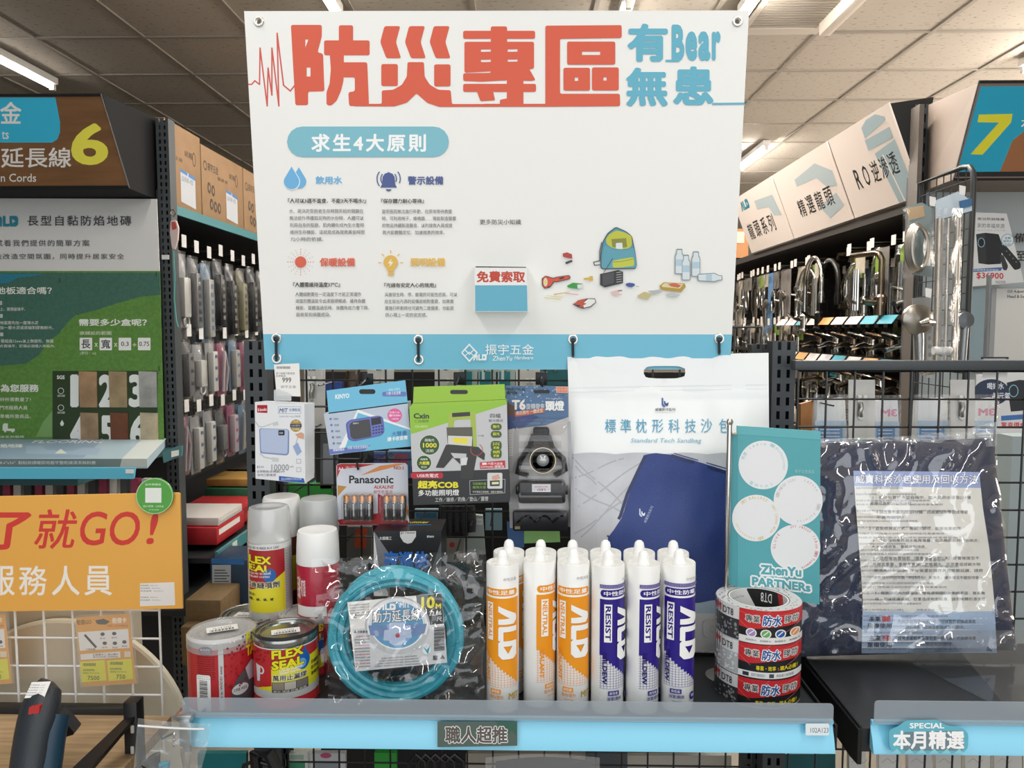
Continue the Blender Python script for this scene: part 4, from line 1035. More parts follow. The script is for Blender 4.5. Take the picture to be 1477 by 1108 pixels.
wrinkle(fb2, [(450, 806), (700, 796), (690, 990), (470, 990)], 0, .008, 5, 30, 30, film(.0, rough=.06, bump=.25, scale=14, ior=1.45), seed=5).build('bag_back', t)
# ---- black worklight box behind it
t = thing('product_box', 'black and grey carton with blue lettering standing behind the coiled cord', 'box', W(588, 850, 1.3))
F = [W(539, 766, 1.29), W(636.5, 764, 1.29), W(636.5, 860, 1.29), W(539, 860, 1.29)]; Bk = [W(553, 749, 1.36), W(629, 749, 1.36)]
zb = F[2].z; zt = F[0].z
b = MB(mat('#202124', .35, coat=.3)); b.box(F[0].x, F[1].x, 1.29, 1.375, SZ, zt); b.build('carton', t, smooth=False)
a = Art(.35); m_ = ymap(1.29); 
a.poly([(539, 768), (560, 800), (560, 860), (539, 860)], '#d5d6d6'); a.poly([(539, 766), (562, 800), (562, 860), (548, 830)], '#7a7c80'); a.poly([(636.5, 780), (620, 830), (616, 860), (636.5, 860)], '#5c5e62')
a.poly([(577, 767), (600, 766), (600, 774), (594, 783), (588, 784.5), (582, 782), (577, 774)], '#d4d5d3'); a.text('go runner', 578, 767.5, 599, 771, '#333336', b=.02, res=1)
a.text('太極機工', 547, 774, 565, 779, '#e9e9e7', b=.01); a.text('IP800', 616, 772.5, 626, 776, '#e9e9e7', b=.03, res=1)
a.text('夜巡俠', 553, 795, 618, 822, '#2c6fc4', b=.05)
a.build('print', t, m_)
a = Art(.35); a.text('go runner', -.03, .02, .03, .035, '#e3dc3a', b=.02); a.line([(-.035, .045), (.035, .04)], .004, '#3b7fd0'); a.build('top_print', t, lambda x, y, h: Vector(((F[0].x+F[1].x)/2+x, 1.375-y, zt+h)))

# ---- hooks
def hook(x, y, label, Y0=None, L=.09):
    p = W(x, y, 1.40-L*.55); b = MB(mat('#2a2c2e', .35, .6)); z = p.z
    b.tube([(p.x, MY-.002, z+.012), (p.x, MY-L*.5, z+.006), (p.x, MY-L, z), (p.x, MY-L-.006, z+.006), (p.x, MY-L-.006, z+.014)], .0019, 6)
    b.box(p.x-.011, p.x+.011, MY-.004, MY-.002, z-.004, z+.02, b=.001)
    return b.build('peg_hook', None, loc=(p.x, MY, z), label=label, cat='hook', group='peg hooks on the wire panel')
hook(519, 558, 'peg hook carrying the blue radio pack'); hook(658, 556, 'peg hook carrying the green lamp box'); hook(782, 556, 'peg hook carrying the headlamp pack'); hook(520, 674, 'peg hook carrying the battery pack')
# ---- price card 999
f_ = ymap(1.325); t = thing('price_card', 'white price card reading 999 clipped above the power bank box', 'price tag', W(414, 570, 1.325))
th = thin('card', t, f_, [(395, 526), (431.5, 524), (433.5, 572), (399, 571)], .0008, PAPER)
a = Art(.5); a.text('999', 407, 544.5, 420, 552, '#2c2c2e', b=.01); a.text('威力磁吸行動電源', 398, 537, 425, 540.5, '#55565a', res=1); a.text('自帶雙線', 398, 541, 412, 544, '#66676a', res=1); a.text('振宇五金', 405, 556, 427, 560, '#66676a', res=1)
for i in range(16): a.rect(399+i*1.25, 528.5, 399.6+i*1.25, 532, '#44454a')
a.build('print', th, f_)
MB(film(.45, '#dfe3e4', .15)).slab([f_(x, y, .004) for x, y in roundpoly([(395, 562), (402, 562), (420, 569), (420, 578.5), (395, 578)], 2)], (0, .002, 0)).build('clip', t)
# ---- power bank box
A, B_, C_, D = W(367.6, 580, 1.33), W(439, 583, 1.315), W(440.5, 697.5, 1.315), W(368.6, 690.5, 1.33)
E_, G_ = W(453.6, 581, 1.36), W(453.6, 688.5, 1.36)
t = thing('power_bank_box', 'white power bank carton with a red logo and 10000 printed on it', 'box', D)
b = MB(mat('#eef0f3', .4)); H_ = A+(E_-B_); J = D+(G_-C_); b.hexa([D, C_, G_, J, A, B_, E_, H_]); b.build('carton', t, smooth=False)
m_ = map3(A, B_, C_); Q = lambda u, v: (350+u/4.432, 460+v/4.432); a = Art(.4)
def qt(s, x0, y0, x1, y1, col, **k): a.text(s, *Q(x0, y0), *Q(x1, y1), col, **k)
def qr(x0, y0, x1, y1, col, r_=0): a.rect(*Q(x0, y0), *Q(x1, y1), col, r=r_/4.43)
def qp(P, col): a.poly([Q(*p) for p in P], col)
qr(92, 551, 158, 620, '#b3202c'); qt('E-books', 97, 572, 153, 592, '#f3e6e6', b=.03, skew=1); 
qt('MIT', 233, 572, 290, 600, '#2c4f8e', b=.02, shear=.2); qt('台灣製造', 298, 572, 368, 592, '#5577b0', b=.015); a.line([Q(228, 562), Q(372, 562), Q(372, 606), Q(228, 606)], .5, '#8ba0c8', closed=True)
qt('20W PD+QC快充', 235, 617, 370, 632, '#6d7f9f', res=1)
a.disc(*Q(340, 683), 8.5, 9, '#b59a4a', 24); qr(304, 672, 376, 694, '#20386e'); qt('LED顯示', 312, 677, 368, 689, '#e9e2c4', res=1); qt('TOP', 325, 650, 356, 664, '#f0e8c8', b=.02, res=1); qt('POWER', 320, 700, 362, 712, '#f0e8c8', b=.02, res=1)
a.poly(roundpoly([Q(105, 700), Q(290, 705), Q(298, 720), Q(296, 860), Q(282, 874), Q(112, 860)], 3), '#8296c4'); a.poly(roundpoly([Q(112, 703), Q(288, 708), Q(290, 724), Q(286, 860), Q(276, 864), Q(118, 852)], 3), '#bccae6')
qr(228, 712, 268, 745, '#26282e', 6); qt('100', 234, 722, 258, 738, '#e9eef6', b=.01, res=1)
a.line([Q(80, 655), Q(105, 690), Q(130, 690), Q(190, 670)], 1.2, '#c3ccd0'); qp([(190, 665), (225, 655), (230, 680), (195, 684)], '#cfd6d9'); a.line([Q(110, 860), Q(140, 885), Q(190, 895)], 1.6, '#c3ccd0'); qp([(185, 885), (232, 890), (230, 915), (188, 912)], '#cfd6d9')
qp([(320, 815), (352, 790), (378, 850), (348, 875)], '#9db2da'); a.line([Q(340, 800), Q(352, 755)], .7, '#b9a496'); qp([(335, 738), (375, 725), (392, 735), (392, 770), (355, 760)], '#dcab8f')
qt('B100', 93, 940, 136, 954, '#77797c', b=.01, res=1); qt('10000', 184, 930, 295, 970, '#8a8c90'); qt('mAh', 300, 938, 326, 950, '#8a8c90', res=1)
qt('自帶雙線LED數顯20W', 93, 968, 270, 984, '#6a6c70', res=1); qt('快充行動電源', 93, 990, 212, 1007, '#6a6c70', res=1)
qp([(232, 1005), (390, 1020), (398, 1050), (232, 1034)], '#2f62b4'); qt('單台自帶雙線可充兩台手機', 246, 1016, 376, 1032, '#dfe8f6', res=1)
for y_ in (905, 960): a.line([Q(345, y_-8), Q(372, y_-8), Q(372, y_+18), Q(345, y_+18)], .5, '#9a9ca0', closed=True)
a.build('print', t, m_)
m_ = map3(B_, E_, G_); a = Art(.4)
qr(408, 556, 442, 612, '#b3202c'); qt('B100 自帶雙線LED數顯', 408, 640, 424, 880, '#77797c', rot=90, res=1); qt('快充行動電源', 428, 660, 444, 870, '#66686c', rot=90, res=1); qp([(400, 905), (442, 890), (444, 965), (402, 975)], '#7f93c0')
qp([(399, 1022), (458, 985), (458, 1010), (399, 1048)], '#2f62b4'); a.build('side_print', t, m_)
# ---- radio pack
t = thing('radio_pack', 'light blue hanging carton picturing a small portable radio', 'box', W(530, 650, 1.32))
fr = plane_map((0, 1.315, 1.3), (0, -1, 0))
th = thin('hang_flap', t, fr, [(471, 563.5), (584.5, 548.5), (588, 582), (474, 597)], .001, mat('#74c3e4', .4), holes=[rrect(518.5, 561.5, 541, 569, 3.5)][:0] , smooth=False)
F4 = [(467, 596.5), (588, 580.5), (593, 644), (476, 656.5)]
V4 = [fr(x, y, 0) for x, y in F4]; b = MB(mat('#c3cede', .4)); b.slab(V4, (0, .035, 0)); b.build('carton', t, smooth=False)
a = Art(.4); qp([(600, 860), (735, 580), (1075, 700), (1075, 815), (560, 868)], '#f3f6f8'); qp([(640, 862), (738, 600), (1075, 712), (1075, 815), (560, 868)], '#72c4e2')
qp([(548, 835), (820, 806), (780, 842), (556, 868)], '#6a7cc0'); qt('超強效電池', 578, 830, 650, 848, '#f0f0f8', b=.03, res=1, skew=1); qt('附贈 充電收音機喇叭', 672, 815, 808, 836, '#eef0f8', res=1, skew=2)
a.disc(*Q(972, 617), 10.5, 10, '#e765a4', 24); qt('充電/USB', 938, 592, 1003, 605, '#fbe9f2', b=.01, res=1); qt('響TF/FM', 935, 610, 1008, 626, '#fbe9f2', b=.03, res=1); qt('三種選擇', 950, 634, 996, 646, '#fbe9f2', res=1)
a.poly(roundpoly([Q(658, 668), Q(688, 645), Q(870, 618), Q(898, 630), Q(908, 725), Q(884, 748), Q(710, 785), Q(672, 770)], 3.5), '#5f68b4'); a.poly(roundpoly([Q(670, 672), Q(694, 652), Q(868, 624), Q(890, 634), Q(900, 722), Q(880, 742), Q(712, 776), Q(682, 764)], 3), '#6f7ac6')
a.poly(roundpoly([Q(682, 676), Q(700, 658), Q(812, 640), Q(824, 752), Q(712, 772), Q(690, 758)], 2.5), '#4a4a4c'); a.poly([Q(820, 636), Q(882, 627), Q(888, 670), Q(824, 682)], '#333436')
for i in range(4):
    for j in range(3): x, y = Q(836+i*18, 694+j*19-i*3); a.disc(x, y, 1.5, 1.3, '#3c4170', 10); a.last = 'text'
qt('KINYO', 706, 664, 742, 674, '#e9e9ec', b=.03, res=1, skew=.5)
qt('大聲量', 952, 722, 1050, 752, '#e8f2fa', b=.03, skew=2) if False else qt('大聲量', 952, 722, 1050, 752, '#4578b8', b=.01, skew=2); qt('讀卡收音機', 925, 757, 1055, 785, '#f6fbfd', b=.03, skew=3)
for i in range(5): x, y = Q(562+i*5, 640+i*39); a.disc(x, y, 1.7, 1.7, '#6f80b8', 8); a.text('功能說明', x+4, y-1.5, x+11, y+1.5, '#66789c', res=1)
a.build('print', t, fr)
a = Art(.4); qt('KINYO', 592, 484, 682, 514, '#fafcfd', b=.03, skew=2); a.poly(rrect(*Q(892, 466), *Q(1046, 496), 2.5), '#6a7cc0'); qt('TF雙卡收音機', 916, 468, 1010, 490, '#e9ecf8', b=.01, res=1, skew=1.5); qt('KA-1001', 936, 446, 1003, 460, '#d9f0fa', b=.02, res=1, skew=1.2)
a.poly(rrect(518, 561.5, 541.5, 568.5, 3.5), '#17191b'); a.build('flap_print', t, fr)
# ---- battery blister
t = thing('battery_pack', 'blister card of AA alkaline batteries hanging below the radio pack', 'battery pack', W(536, 752, 1.36)); fr = plane_map((0, 1.335, 1.25), (0, -1, 0))
th = thin('card', t, fr, roundpoly([(485, 671), (490, 668.5), (584, 668), (588, 671), (589.5, 752), (586, 757), (490, 758), (487, 755)], 2), .001, mat('#d3d6de', .4))
a = Art(.4); a.poly([(486, 671), (486, 690), (491, 677), (520, 674), (542, 669.5), (492, 669)], '#b8252b'); a.poly([(520, 686), (548, 672), (572, 669), (584, 669), (560, 676)], '#d98a48')
a.text('AA', 488, 674, 496, 679, '#f3e9e9', b=.03); a.text('LR6 1.5V', 499, 672.5, 512, 676, '#f3e9e9', res=1); a.text('NO.1', 568, 672.5, 582, 677.5, '#b03a42', b=.04); a.text('ALKALINE', 539, 700, 568, 705, '#b8353a', b=.03, shear=.2); a.text('鹼性乾電池', 539, 707, 566, 712, '#b8353a', res=1)
a.text('Panasonic', 503.5, 686, 567.5, 697.5, '#26272b', b=.03, res=3); a.poly([(487, 750), (548, 740), (589, 744), (589, 752), (586, 756.8), (490, 757.5)], '#a91e26'); a.poly([(545, 712), (589, 735), (589, 756), (545, 745)], '#a91e26')
a.poly([(572, 716), (588, 752), (588, 730), (578, 714)], '#e9a13c'); a.poly([(487, 700), (487, 716), (500, 702)], '#b98a3c'); a.poly([(568, 713), (574, 713), (590, 748), (590, 755)], '#f2efe9')
a.build('print', t, fr)
rw = MB(film(.02, rough=.08)); q0 = fr(495, 711); q1 = fr(541, 753); rw.box(q0.x, q1.x, 1.313, 1.334, q1.z, q0.z, b=.006); rw.build('blister', t)
rw = MB(film(.02, rough=.08)); q0 = fr(550, 711); q1 = fr(588, 753); rw.box(q0.x, q1.x, 1.313, 1.334, q1.z, q0.z, b=.006); rw.build('blister', t)
for i in range(8):
    x = 500.5 + i*11.2 + (13 if i > 3 else 0); q0 = fr(x, 713.5, .011); q1 = fr(x, 750, .011)
    if i > 6: continue
    s = thing('battery', f'gold and black AA battery in the card, number {["one","two","three","four","five","six","seven"][i]} from the left', 'battery', (q1.x, q1.y, q1.z), 'AA batteries in the blister card')
    rB = .0058
    MB(mat('#c99a4a', .25, .9)).lathe((q1.x, q1.y, q1.z), [(0, 0), (rB, 0), (rB, .011)], 18).build('gold_end', s)
    MB(mat('#1e1f22', .3)).lathe((q1.x, q1.y, q1.z), [(rB*1.01, .0008), (rB*1.01, (q0.z-q1.z)*.72)], 18).build('sleeve', s)
    MB(mat('#c98a4a', .25, .9)).lathe((q1.x, q1.y, q1.z), [(rB, (q0.z-q1.z)*.72), (rB, q0.z-q1.z-.002), (rB*.9, q0.z-q1.z-.001), (.002, q0.z-q1.z-.001), (.002, q0.z-q1.z+.0006), (0, q0.z-q1.z+.0006)], 18).build('positive_end', s)
    a = Art(.3); a.text('Panasonic', -.0022, .012, .0022, .038, '#eceae6', b=.03, rot=90, res=1); a.build('lettering', s, wrap(q1.x, q1.y, rB*1.01+.0002, q0.z), step=.0015)
# ---- lamp box
t = thing('lamp_box', 'green and black hanging carton picturing a folding work lamp', 'box', W(665, 728, 1.34)); fr = ymap(1.305)
Z3 = lambda u, v: (560+u/4.617, 530+v/4.617)
def R3(P, col, h=None): a.poly([Z3(*p) for p in P], col)
def T3(s, x0, y0, x1, y1, col, **k): a.text(s, *Z3(x0, y0), *Z3(x1, y1), col, **k)
th = thin('hang_flap', t, fr, [Z3(170, 130), Z3(775, 112), Z3(780, 215), Z3(165, 240)], .001, mat('#9cc83a', .35), smooth=False)
A, B_, C_, D = [fr(*Z3(*p)) for p in ((140, 268), (790, 228), (808, 897), (168, 918))]
b = MB(mat('#2a2b2c', .35)); b.slab([A, B_, C_, D], (0, .04, 0)); b.slab([fr(*Z3(165, 238)), fr(*Z3(780, 213)), B_, A], (0, .03, 0), mat('#9cc83a', .35)); b.build('carton', t, smooth=False)
a = Art(.35, .6)
R3([(140, 268), (790, 228), (800, 690), (160, 700)], '#c9cacb'); R3([(140, 268), (790, 228), (792, 246), (150, 446)], '#95c631'); R3([(160, 697), (800, 678), (808, 897), (168, 918)], '#27282a')
a.poly(rrect(*Z3(412, 150), *Z3(530, 178), 3), '#15170f'); T3('Cxin', 168, 305, 272, 342, '#2b3030', b=.04); T3('仁信國際', 175, 350, 270, 367, '#3b4232'); T3('CX-H090', 176, 385, 262, 402, '#e3efc4', res=1)
for (x, y, r_, s1, s2, s3) in ((275, 517, 65, '超強光', '1000', '流明'), (238, 636, 48, '超廣角', '大範圍', '照射')):
    a.disc(*Z3(x, y), (r_+3)/4.617, (r_+3)/4.617, '#e8efdc', 28); a.disc(*Z3(x, y), r_/4.617, r_/4.617, '#2c5228', 28); k_ = r_/65
    T3(s1, x-32*k_, y-42*k_, x+32*k_, y-22*k_, '#dfe6d2', b=.02, res=1); T3(s2, x-44*k_, y-14*k_, x+48*k_, y+18*k_, '#ece23a', b=.03); T3(s3, x-26*k_, y+28*k_, x+26*k_, y+50*k_, '#e4ead9', res=1)
# pictured lamp
R3([(398, 405), (400, 310), (425, 300), (580, 292), (592, 560), (555, 560), (548, 345), (440, 350), (436, 405)], '#a9bf4a'); a.line([Z3(425, 318), Z3(545, 310)], 6, '#2c2c28')
R3([(388, 400), (560, 398), (566, 530), (396, 515)], '#5c5a50'); R3([(398, 455), (560, 460), (556, 525), (398, 512)], '#d9d8d2'); R3([(432, 468), (530, 472), (526, 510), (432, 500)], '#efe03c')
R3([(385, 515), (600, 530), (645, 575), (640, 620), (590, 590), (560, 745), (480, 740), (485, 650), (430, 600), (370, 670), (316, 668)], '#32322f'); R3([(415, 570), (520, 575), (522, 650), (482, 655), (478, 605), (440, 605)], '#c9cacb'); R3([(490, 605), (530, 600), (520, 648), (484, 650)], '#dfdfdf')
a.ring(*Z3(588, 548), 9, 9, .9, '#c5454c', 28, -60, 200)
T3('四檔', 678, 308, 748, 336, '#5a5c5e', b=.01); T3('發光模式', 668, 346, 765, 364, '#5a5c5e')
for i, s in enumerate(('強光', '弱光', 'SOS', '快閃')):
    y = 398+i*(50 if i < 2 else 54)+(0 if i < 2 else 8); hgt = 44 if i < 2 else 62
    a.poly(rrect(*Z3(683, y-24), *Z3(755, y-24+hgt), 4.5), '#3b5a2a'); T3(s, 696, y-15, 742, y+7, '#e8e63a', b=.02, res=1)
    if i > 1: T3('求救', 698, y+12, 740, y+32, '#e8e63a', b=.02, res=1)
T3('270°折疊', 596, 450, 636, 460, '#6a6c6e', res=1)
R3([(610, 632), (778, 620), (780, 668), (612, 676)], '#c9303c'); T3('內置大容量', 664, 632, 762, 650, '#f6e6e6', b=.01, res=1); T3('2200mAh 鋰電池', 616, 652, 772, 670, '#f6e6e6', b=.02, res=1); R3([(625, 636), (655, 634), (656, 648), (626, 650)], '#f1f1ef')
a.poly(rrect(*Z3(150, 700), *Z3(366, 740), 3.5), '#c01f30'); T3('USB充電式', 192, 708, 334, 734, '#f7ecec', b=.02)
T3('超亮COB', 196, 754, 468, 808, '#f0e52e', b=.045); T3('多功能照明燈', 200, 817, 472, 858, '#f4f4f1', b=.02, skew=1); T3('工作／維修／釣魚／登山／露營', 312, 868, 666, 898, '#dcdcd8', b=.005, skew=2)
a.line([Z3(542, 756), Z3(658, 750), Z3(778, 745), Z3(776, 836), Z3(545, 848)], .7, '#b9b9b6', closed=True); a.poly(rrect(*Z3(660, 702), *Z3(760, 808), 2), '#dadbd9'); R3([(676, 755), (742, 752), (742, 790), (678, 792)], '#3a3a38'); R3([(690, 764), (736, 762), (736, 778), (690, 780)], '#ece7a8'); R3([(690, 725), (735, 712), (746, 740), (712, 752), (690, 745)], '#dba994')
T3('可旋轉折疊', 562, 766, 652, 784, '#8fbf4a', res=1); T3('攜帶方便', 562, 790, 650, 808, '#8fbf4a', res=1); T3('可手提或立架使用・適應多種照明', 562, 822, 762, 836, '#e0e0dc', res=1)
a.build('print', t, fr)
# ---- headlamp blister
t = thing('headlamp_pack', 'clear blister pack holding a black headlamp on a blue backing card', 'headlamp', W(780, 765, 1.34)); fr = ymap(1.345)
th = thin('backing_card', t, fr, [Z3(782, 122), Z3(1198, 125), Z3(1238, 1060), Z3(810, 1070)], .001, mat('#c9c6c4', .45))
a = Art(.4)
R3([(782, 122), (1198, 125), (1200, 330), (1050, 385), (785, 415)], '#54749a')
rnd = random.Random(4)
for i in range(60): x = rnd.uniform(790, 1190); y = rnd.uniform(128, 230); a.disc(*Z3(x, y), 1.2, 1.2, rnd.choice(['#8fb0c8', '#3c5f8c', '#a9c4d2', '#6f95b4']), 6); a.last = 'text'
R3([(785, 245), (1000, 330), (900, 400), (785, 415)], '#3a4f86'); R3([(785, 230), (860, 270), (830, 330), (786, 320)], '#5d4438')
R3([(1115, 128), (1198, 128), (1198, 172), (1118, 170)], '#e3a98c'); T3('功能強大', 1122, 132, 1192, 148, '#c2453a', res=1); T3('品質保證', 1122, 152, 1192, 168, '#c2453a', res=1)
T3('PRACTICAL', 788, 136, 915, 154, '#26282c', b=.02, shear=.2); T3('實用牌', 788, 158, 860, 180, '#26282c', b=.02)
T3('T6', 822, 216, 915, 284, '#e9e3dc', b=.05); T3('旋轉變焦', 918, 240, 1042, 280, '#d5dde2', b=.01); T3('頭燈', 1045, 222, 1172, 290, '#f1f2f0', b=.045); T3('Headlight', 1050, 202, 1160, 216, '#cfd8e2', res=1, shear=.2)
R3([(840, 296), (1040, 270), (1042, 300), (846, 330)], '#b9654c'); T3('遠近調光 一體成型', 850, 292, 1030, 318, '#ede0d2', b=.01, res=1, skew=4)
R3([(1196, 360), (1215, 360), (1240, 1060), (1218, 1060)], '#a9aeb4'); R3([(784, 420), (840, 405), (830, 590), (800, 600)], '#e2ded9'); a.poly(rrect(*Z3(968, 150), *Z3(1076, 172), 2.5), '#17181a')
for i in range(16): a.line([Z3(808, 440+i*17), Z3(822, 440+i*17)], .35, '#6c6e72')
a.build('print', t, fr)
K3 = lambda u, v, h: fr(*Z3(u, v), h)
s = MB(mat('#28292c', .4, bump=.3, scale=300)); lamp = s
s.box(K3(965, 0, 0).x, K3(1072, 0, 0).x, 1.315, 1.343, K3(0, 455, 0).z, K3(0, 390, 0).z, b=.004)
s.tube([K3(1018, 450, .012), K3(1015, 500, .016), K3(1018, 560, .02)], [.018, .022, .026], 12, flat=.6)
s.tube([K3(1010, 470, .012), K3(930, 540, .01), K3(880, 620, .012), K3(860, 700, .012), K3(930, 720, .016)], .008, 8, flat=.6)
s.tube([K3(1030, 470, .012), K3(1110, 560, .01), K3(1165, 610, .012), K3(1180, 680, .012), K3(1110, 720, .016)], .009, 8, flat=.6)
s.build('strap', t)
cn = K3(1028, 608, .016); rL = 88/4.617*pxm(1.33, 1.2)
MB(mat('#1c1d1f', .35)).lathe(cn, [(rL*.9, .012), (rL, .0), (rL*.98, -.014), (rL*.9, -.018), (rL*.8, -.018), (rL*.6, -.008)], 32, axis='y').build('lamp_head', t)
MB(mat('#c7b796', .2, .9)).lathe(cn, [(rL*.92, -.0175), (rL*.98, -.0175), (rL*.98, -.019), (rL*.92, -.019), (rL*.92, -.0175)], 32, axis='y').build('bezel', t)
MB(mat('#a9acad', .1, .3, coat=1)).lathe(cn, [(rL*.5, -.010), (rL*.5, -.016), (rL*.4, -.021), (rL*.2, -.0235), (0, -.024)], 28, axis='y').build('lens', t)
s = MB(mat('#202124', .3, coat=.4)); s.box(K3(868, 0, 0).x, K3(1180, 0, 0).x, 1.312, 1.343, K3(0, 878, 0).z, K3(0, 735, 0).z, b=.005); s.box(K3(850, 0, 0).x, K3(1200, 0, 0).x, 1.325, 1.343, K3(0, 830, 0).z, K3(0, 770, 0).z, b=.003); s.build('battery_case', t)
fq = ymap(1.3115); a = Art(.4); a.rect(*Z3(957, 778), *Z3(1082, 830), '#e8e6ea'); T3('LED', 992, 808, 1046, 822, '#8a4a86', b=.02, rot=180); T3('強光頭燈', 975, 790, 1062, 800, '#a04a6a', rot=180, res=1); a.build('case_label', t, fq)
s = MB(mat('#232427', .3)); s.box(K3(830, 0, 0).x, K3(1200, 0, 0).x, 1.325, 1.343, K3(0, 1070, 0).z, K3(0, 940, 0).z, b=.004); s.build('charger_tray', t)
s = MB(mat('#101113', .35)); s.tube([K3(860+i*16, 1035 - 45*abs(math.sin(i*.42)), .022+.004*math.sin(i*1.7)) for i in range(20)], .0016, 6); s.box(K3(845, 0, 0).x, K3(880, 0, 0).x, 1.318, 1.323, K3(0, 1048, 0).z, K3(0, 1030, 0).z, mat('#b9a88c', .3, .8)); s.build('usb_cable', t)
def blis(u, v):
    x = 800+u*425; y = 330+v*740; wdt = math.sin(PI*min(1, max(0, v))**.8)
    k = .035*min(1, 6*u, 6*(1-u), 6*v, 6*(1-v)) + .004*math.sin(v*25)
    return K3(x, y, .0015+max(0, k))
MB(film(.0, rough=.06)).grid(blis, 24, 40).build('blister', t)
gb = thing('hanging_pack', 'pale green hanging card just below the headlamp pack', 'pack', W(790, 775, 1.4)); m_ = ymap(1.395)
thin('card', gb, m_, [(756, 763), (807, 762), (808, 782), (756, 784)], .001, mat('#9ccf7f', .4)); thin('insert', gb, m_, [(731, 752), (756, 760), (756, 790), (733, 790)], .001, mat('#476b9c', .4))

# ---- white pouch
t = thing('sandbag_pouch', 'large white and navy sandbag pouch standing upright, with a cut out handle', 'pouch', W(960, 940, 1.3))
pn = Vector((0, -1, .17)); pc0 = Vector((0, 1.30, SZ)); pf = plane_map(pc0, pn)
def pouch_h(x, y):
    u = (x-819)/(1110-819); v = (y-512)/(925-512)
    k = .0 + .022*max(0, min(1, (v-.14)*5))*max(0, min(1, 7*u, 7*(1-u)))**.5
    k += .0055*NZ.noise(Vector((u*4, v*5, 1))) + .0015*NZ.noise(Vector((u*11, v*9, 4)))
    k += .002*(abs(v-.135) < .008) 
    return k
holeP = roundpoly([(929, 530), (960, 528), (988, 530), (988, 545), (975, 545.5), (958, 543), (942, 545.5), (929, 545)], 7, 4)
def inhole(x, y): return ((x-958.5)/30)**4+((y-537)/9)**4 < 1
NU, NV = 58, 82
vs = []; fs = []
XL = lambda v: 818.4+v*13; XR = lambda v: 1108.5+v*3
for j in range(NV+1):
    for i in range(NU+1):
        u, v = i/NU, j/NV; x = XL(v)*(1-u)+XR(v)*u; y = (515-6*u)*(1-v)+940*v
        vs.append((x, y))
for j in range(NV):
    for i in range(NU):
        q = [j*(NU+1)+i, j*(NU+1)+i+1, (j+1)*(NU+1)+i+1, (j+1)*(NU+1)+i]
        cxx = sum(vs[k][0] for k in q)/4; cyy = sum(vs[k][1] for k in q)/4
        if inhole(cxx, cyy): continue
        fs.append(q)
import itertools
def snap(p):
    x, y = p; e = ((x-958.5)/30)**4+((y-537)/9)**4
    if .25 < e < 3.4:
        s_ = e**-.25; dx, dy = (x-958.5)*s_, (y-537)*s_
        return (958.5+dx, 537+dy)
    return p
vs2 = [snap(p) for p in vs]
b = MB(mat('#eef1f1', .35, bump=.03)); b.add([pf(x, y, pouch_h(x, y)) for x, y in vs2], fs)
b.add([pf(x, y, -.001) for x, y in vs2], [q[::-1] for q in fs]); b.build('pouch_film', t)
def pm(x, y, h): return pf(x, y, pouch_h(x, y)+h+.0011)
a = Art(.35)
Z4 = lambda u, v: (800+u/3.6925, 480+v/3.6925)
def fine(P, col, nx=0):
    """printed area laid as a fine strip mesh so that it follows the bulge: P = (top curve, bottom y, x0, x1)"""
    top, bot, x0, x1 = P; n = 60; m = 44; vv = []; ff = []
    for i in range(n+1):
        x = x0+(x1-x0)*i/n; ya, yb = top(x), bot(x)
        for j in range(m+1): vv.append((x, ya+(max(yb, ya)-ya)*j/m))
    for i in range(n):
        for j in range(m): k = i*(m+1)+j; ff.append((k, k+1, k+m+2, k+m+1))
    a.add(vv, ff, col)
wave = lambda x: 654 - 1.8*math.sin((x-822)/(1105-822)*2*PI*7)
wave = lambda x: 655.5 - 2.6*abs(math.sin((x-822)/33*PI/1.0*.5))*1.0 + 0
photo = bpy.data.materials.new('printed_concrete'); photo.use_nodes = True
nt = photo.node_tree; bs = nt.nodes['Principled BSDF']; bs.inputs['Roughness'].default_value = .4
tc_ = nt.nodes.new('ShaderNodeTexCoord'); nn = nt.nodes.new('ShaderNodeTexNoise'); nn.inputs['Scale'].default_value = 28; nn.inputs['Detail'].default_value = 6; rp = nt.nodes.new('ShaderNodeValToRGB')
rp.color_ramp.elements[0].color = lin('#b9bbc1'); rp.color_ramp.elements[1].color = lin('#d4d5d9'); nt.links.new(tc_.outputs['Object'], nn.inputs[0]); nt.links.new(nn.outputs[0], rp.inputs[0]); nt.links.new(rp.outputs[0], bs.inputs[0])
fine((wave, lambda x: 940, 823, 1110), photo)
for i, (x0, y0, x1, y1) in enumerate(((824, 690, 900, 662), (826, 735, 925, 668), (828, 770, 905, 720), (830, 705, 905, 745), (826, 660, 900, 730), (838, 775, 910, 700), (830, 672, 860, 700), (1060, 690, 1108, 670), (1060, 720, 1110, 700))):
    a.line([(x0+(x1-x0)*k/12, y0+(y1-y0)*k/12+2*math.sin(k*.5)) for k in range(13)], 2.2, '#b0b2b9')
def nav_top(x):
    P = [(877, 775), (885, 765), (898, 745), (905, 720), (915, 690), (926, 664), (930, 656), (945, 653.5), (968, 656), (1000, 664), (1048, 679), (1110, 698)]
    for (xa, ya), (xb, yb) in zip(P, P[1:]):
        if xa <= x <= xb: return ya+(yb-ya)*(x-xa)/(xb-xa)
    return 900
fine((nav_top, lambda x: 868-2*math.sin(x/9), 877, 1109.5), '#2c4180' if False else mat('#2d4282', .5, var=.12, scale=500))
fine((lambda x: 868-2*math.sin(x/9), lambda x: 940, 860, 1110), mat('#a9bccb', .4)); fine((lambda x: 885, lambda x: 940, 860, 1110), mat('#cfd0cf', .4))
a.line([(877, 775), (895, 744), (905, 712), (920, 680), (931, 657)], 4.5, '#242f5c'); a.line([(968, 657), (1000, 667), (1048, 682), (1108, 702)], 4.5, '#242f5c'); a.line([(972, 654), (1048, 676), (1108, 695)], 1.5, '#3a4a86')
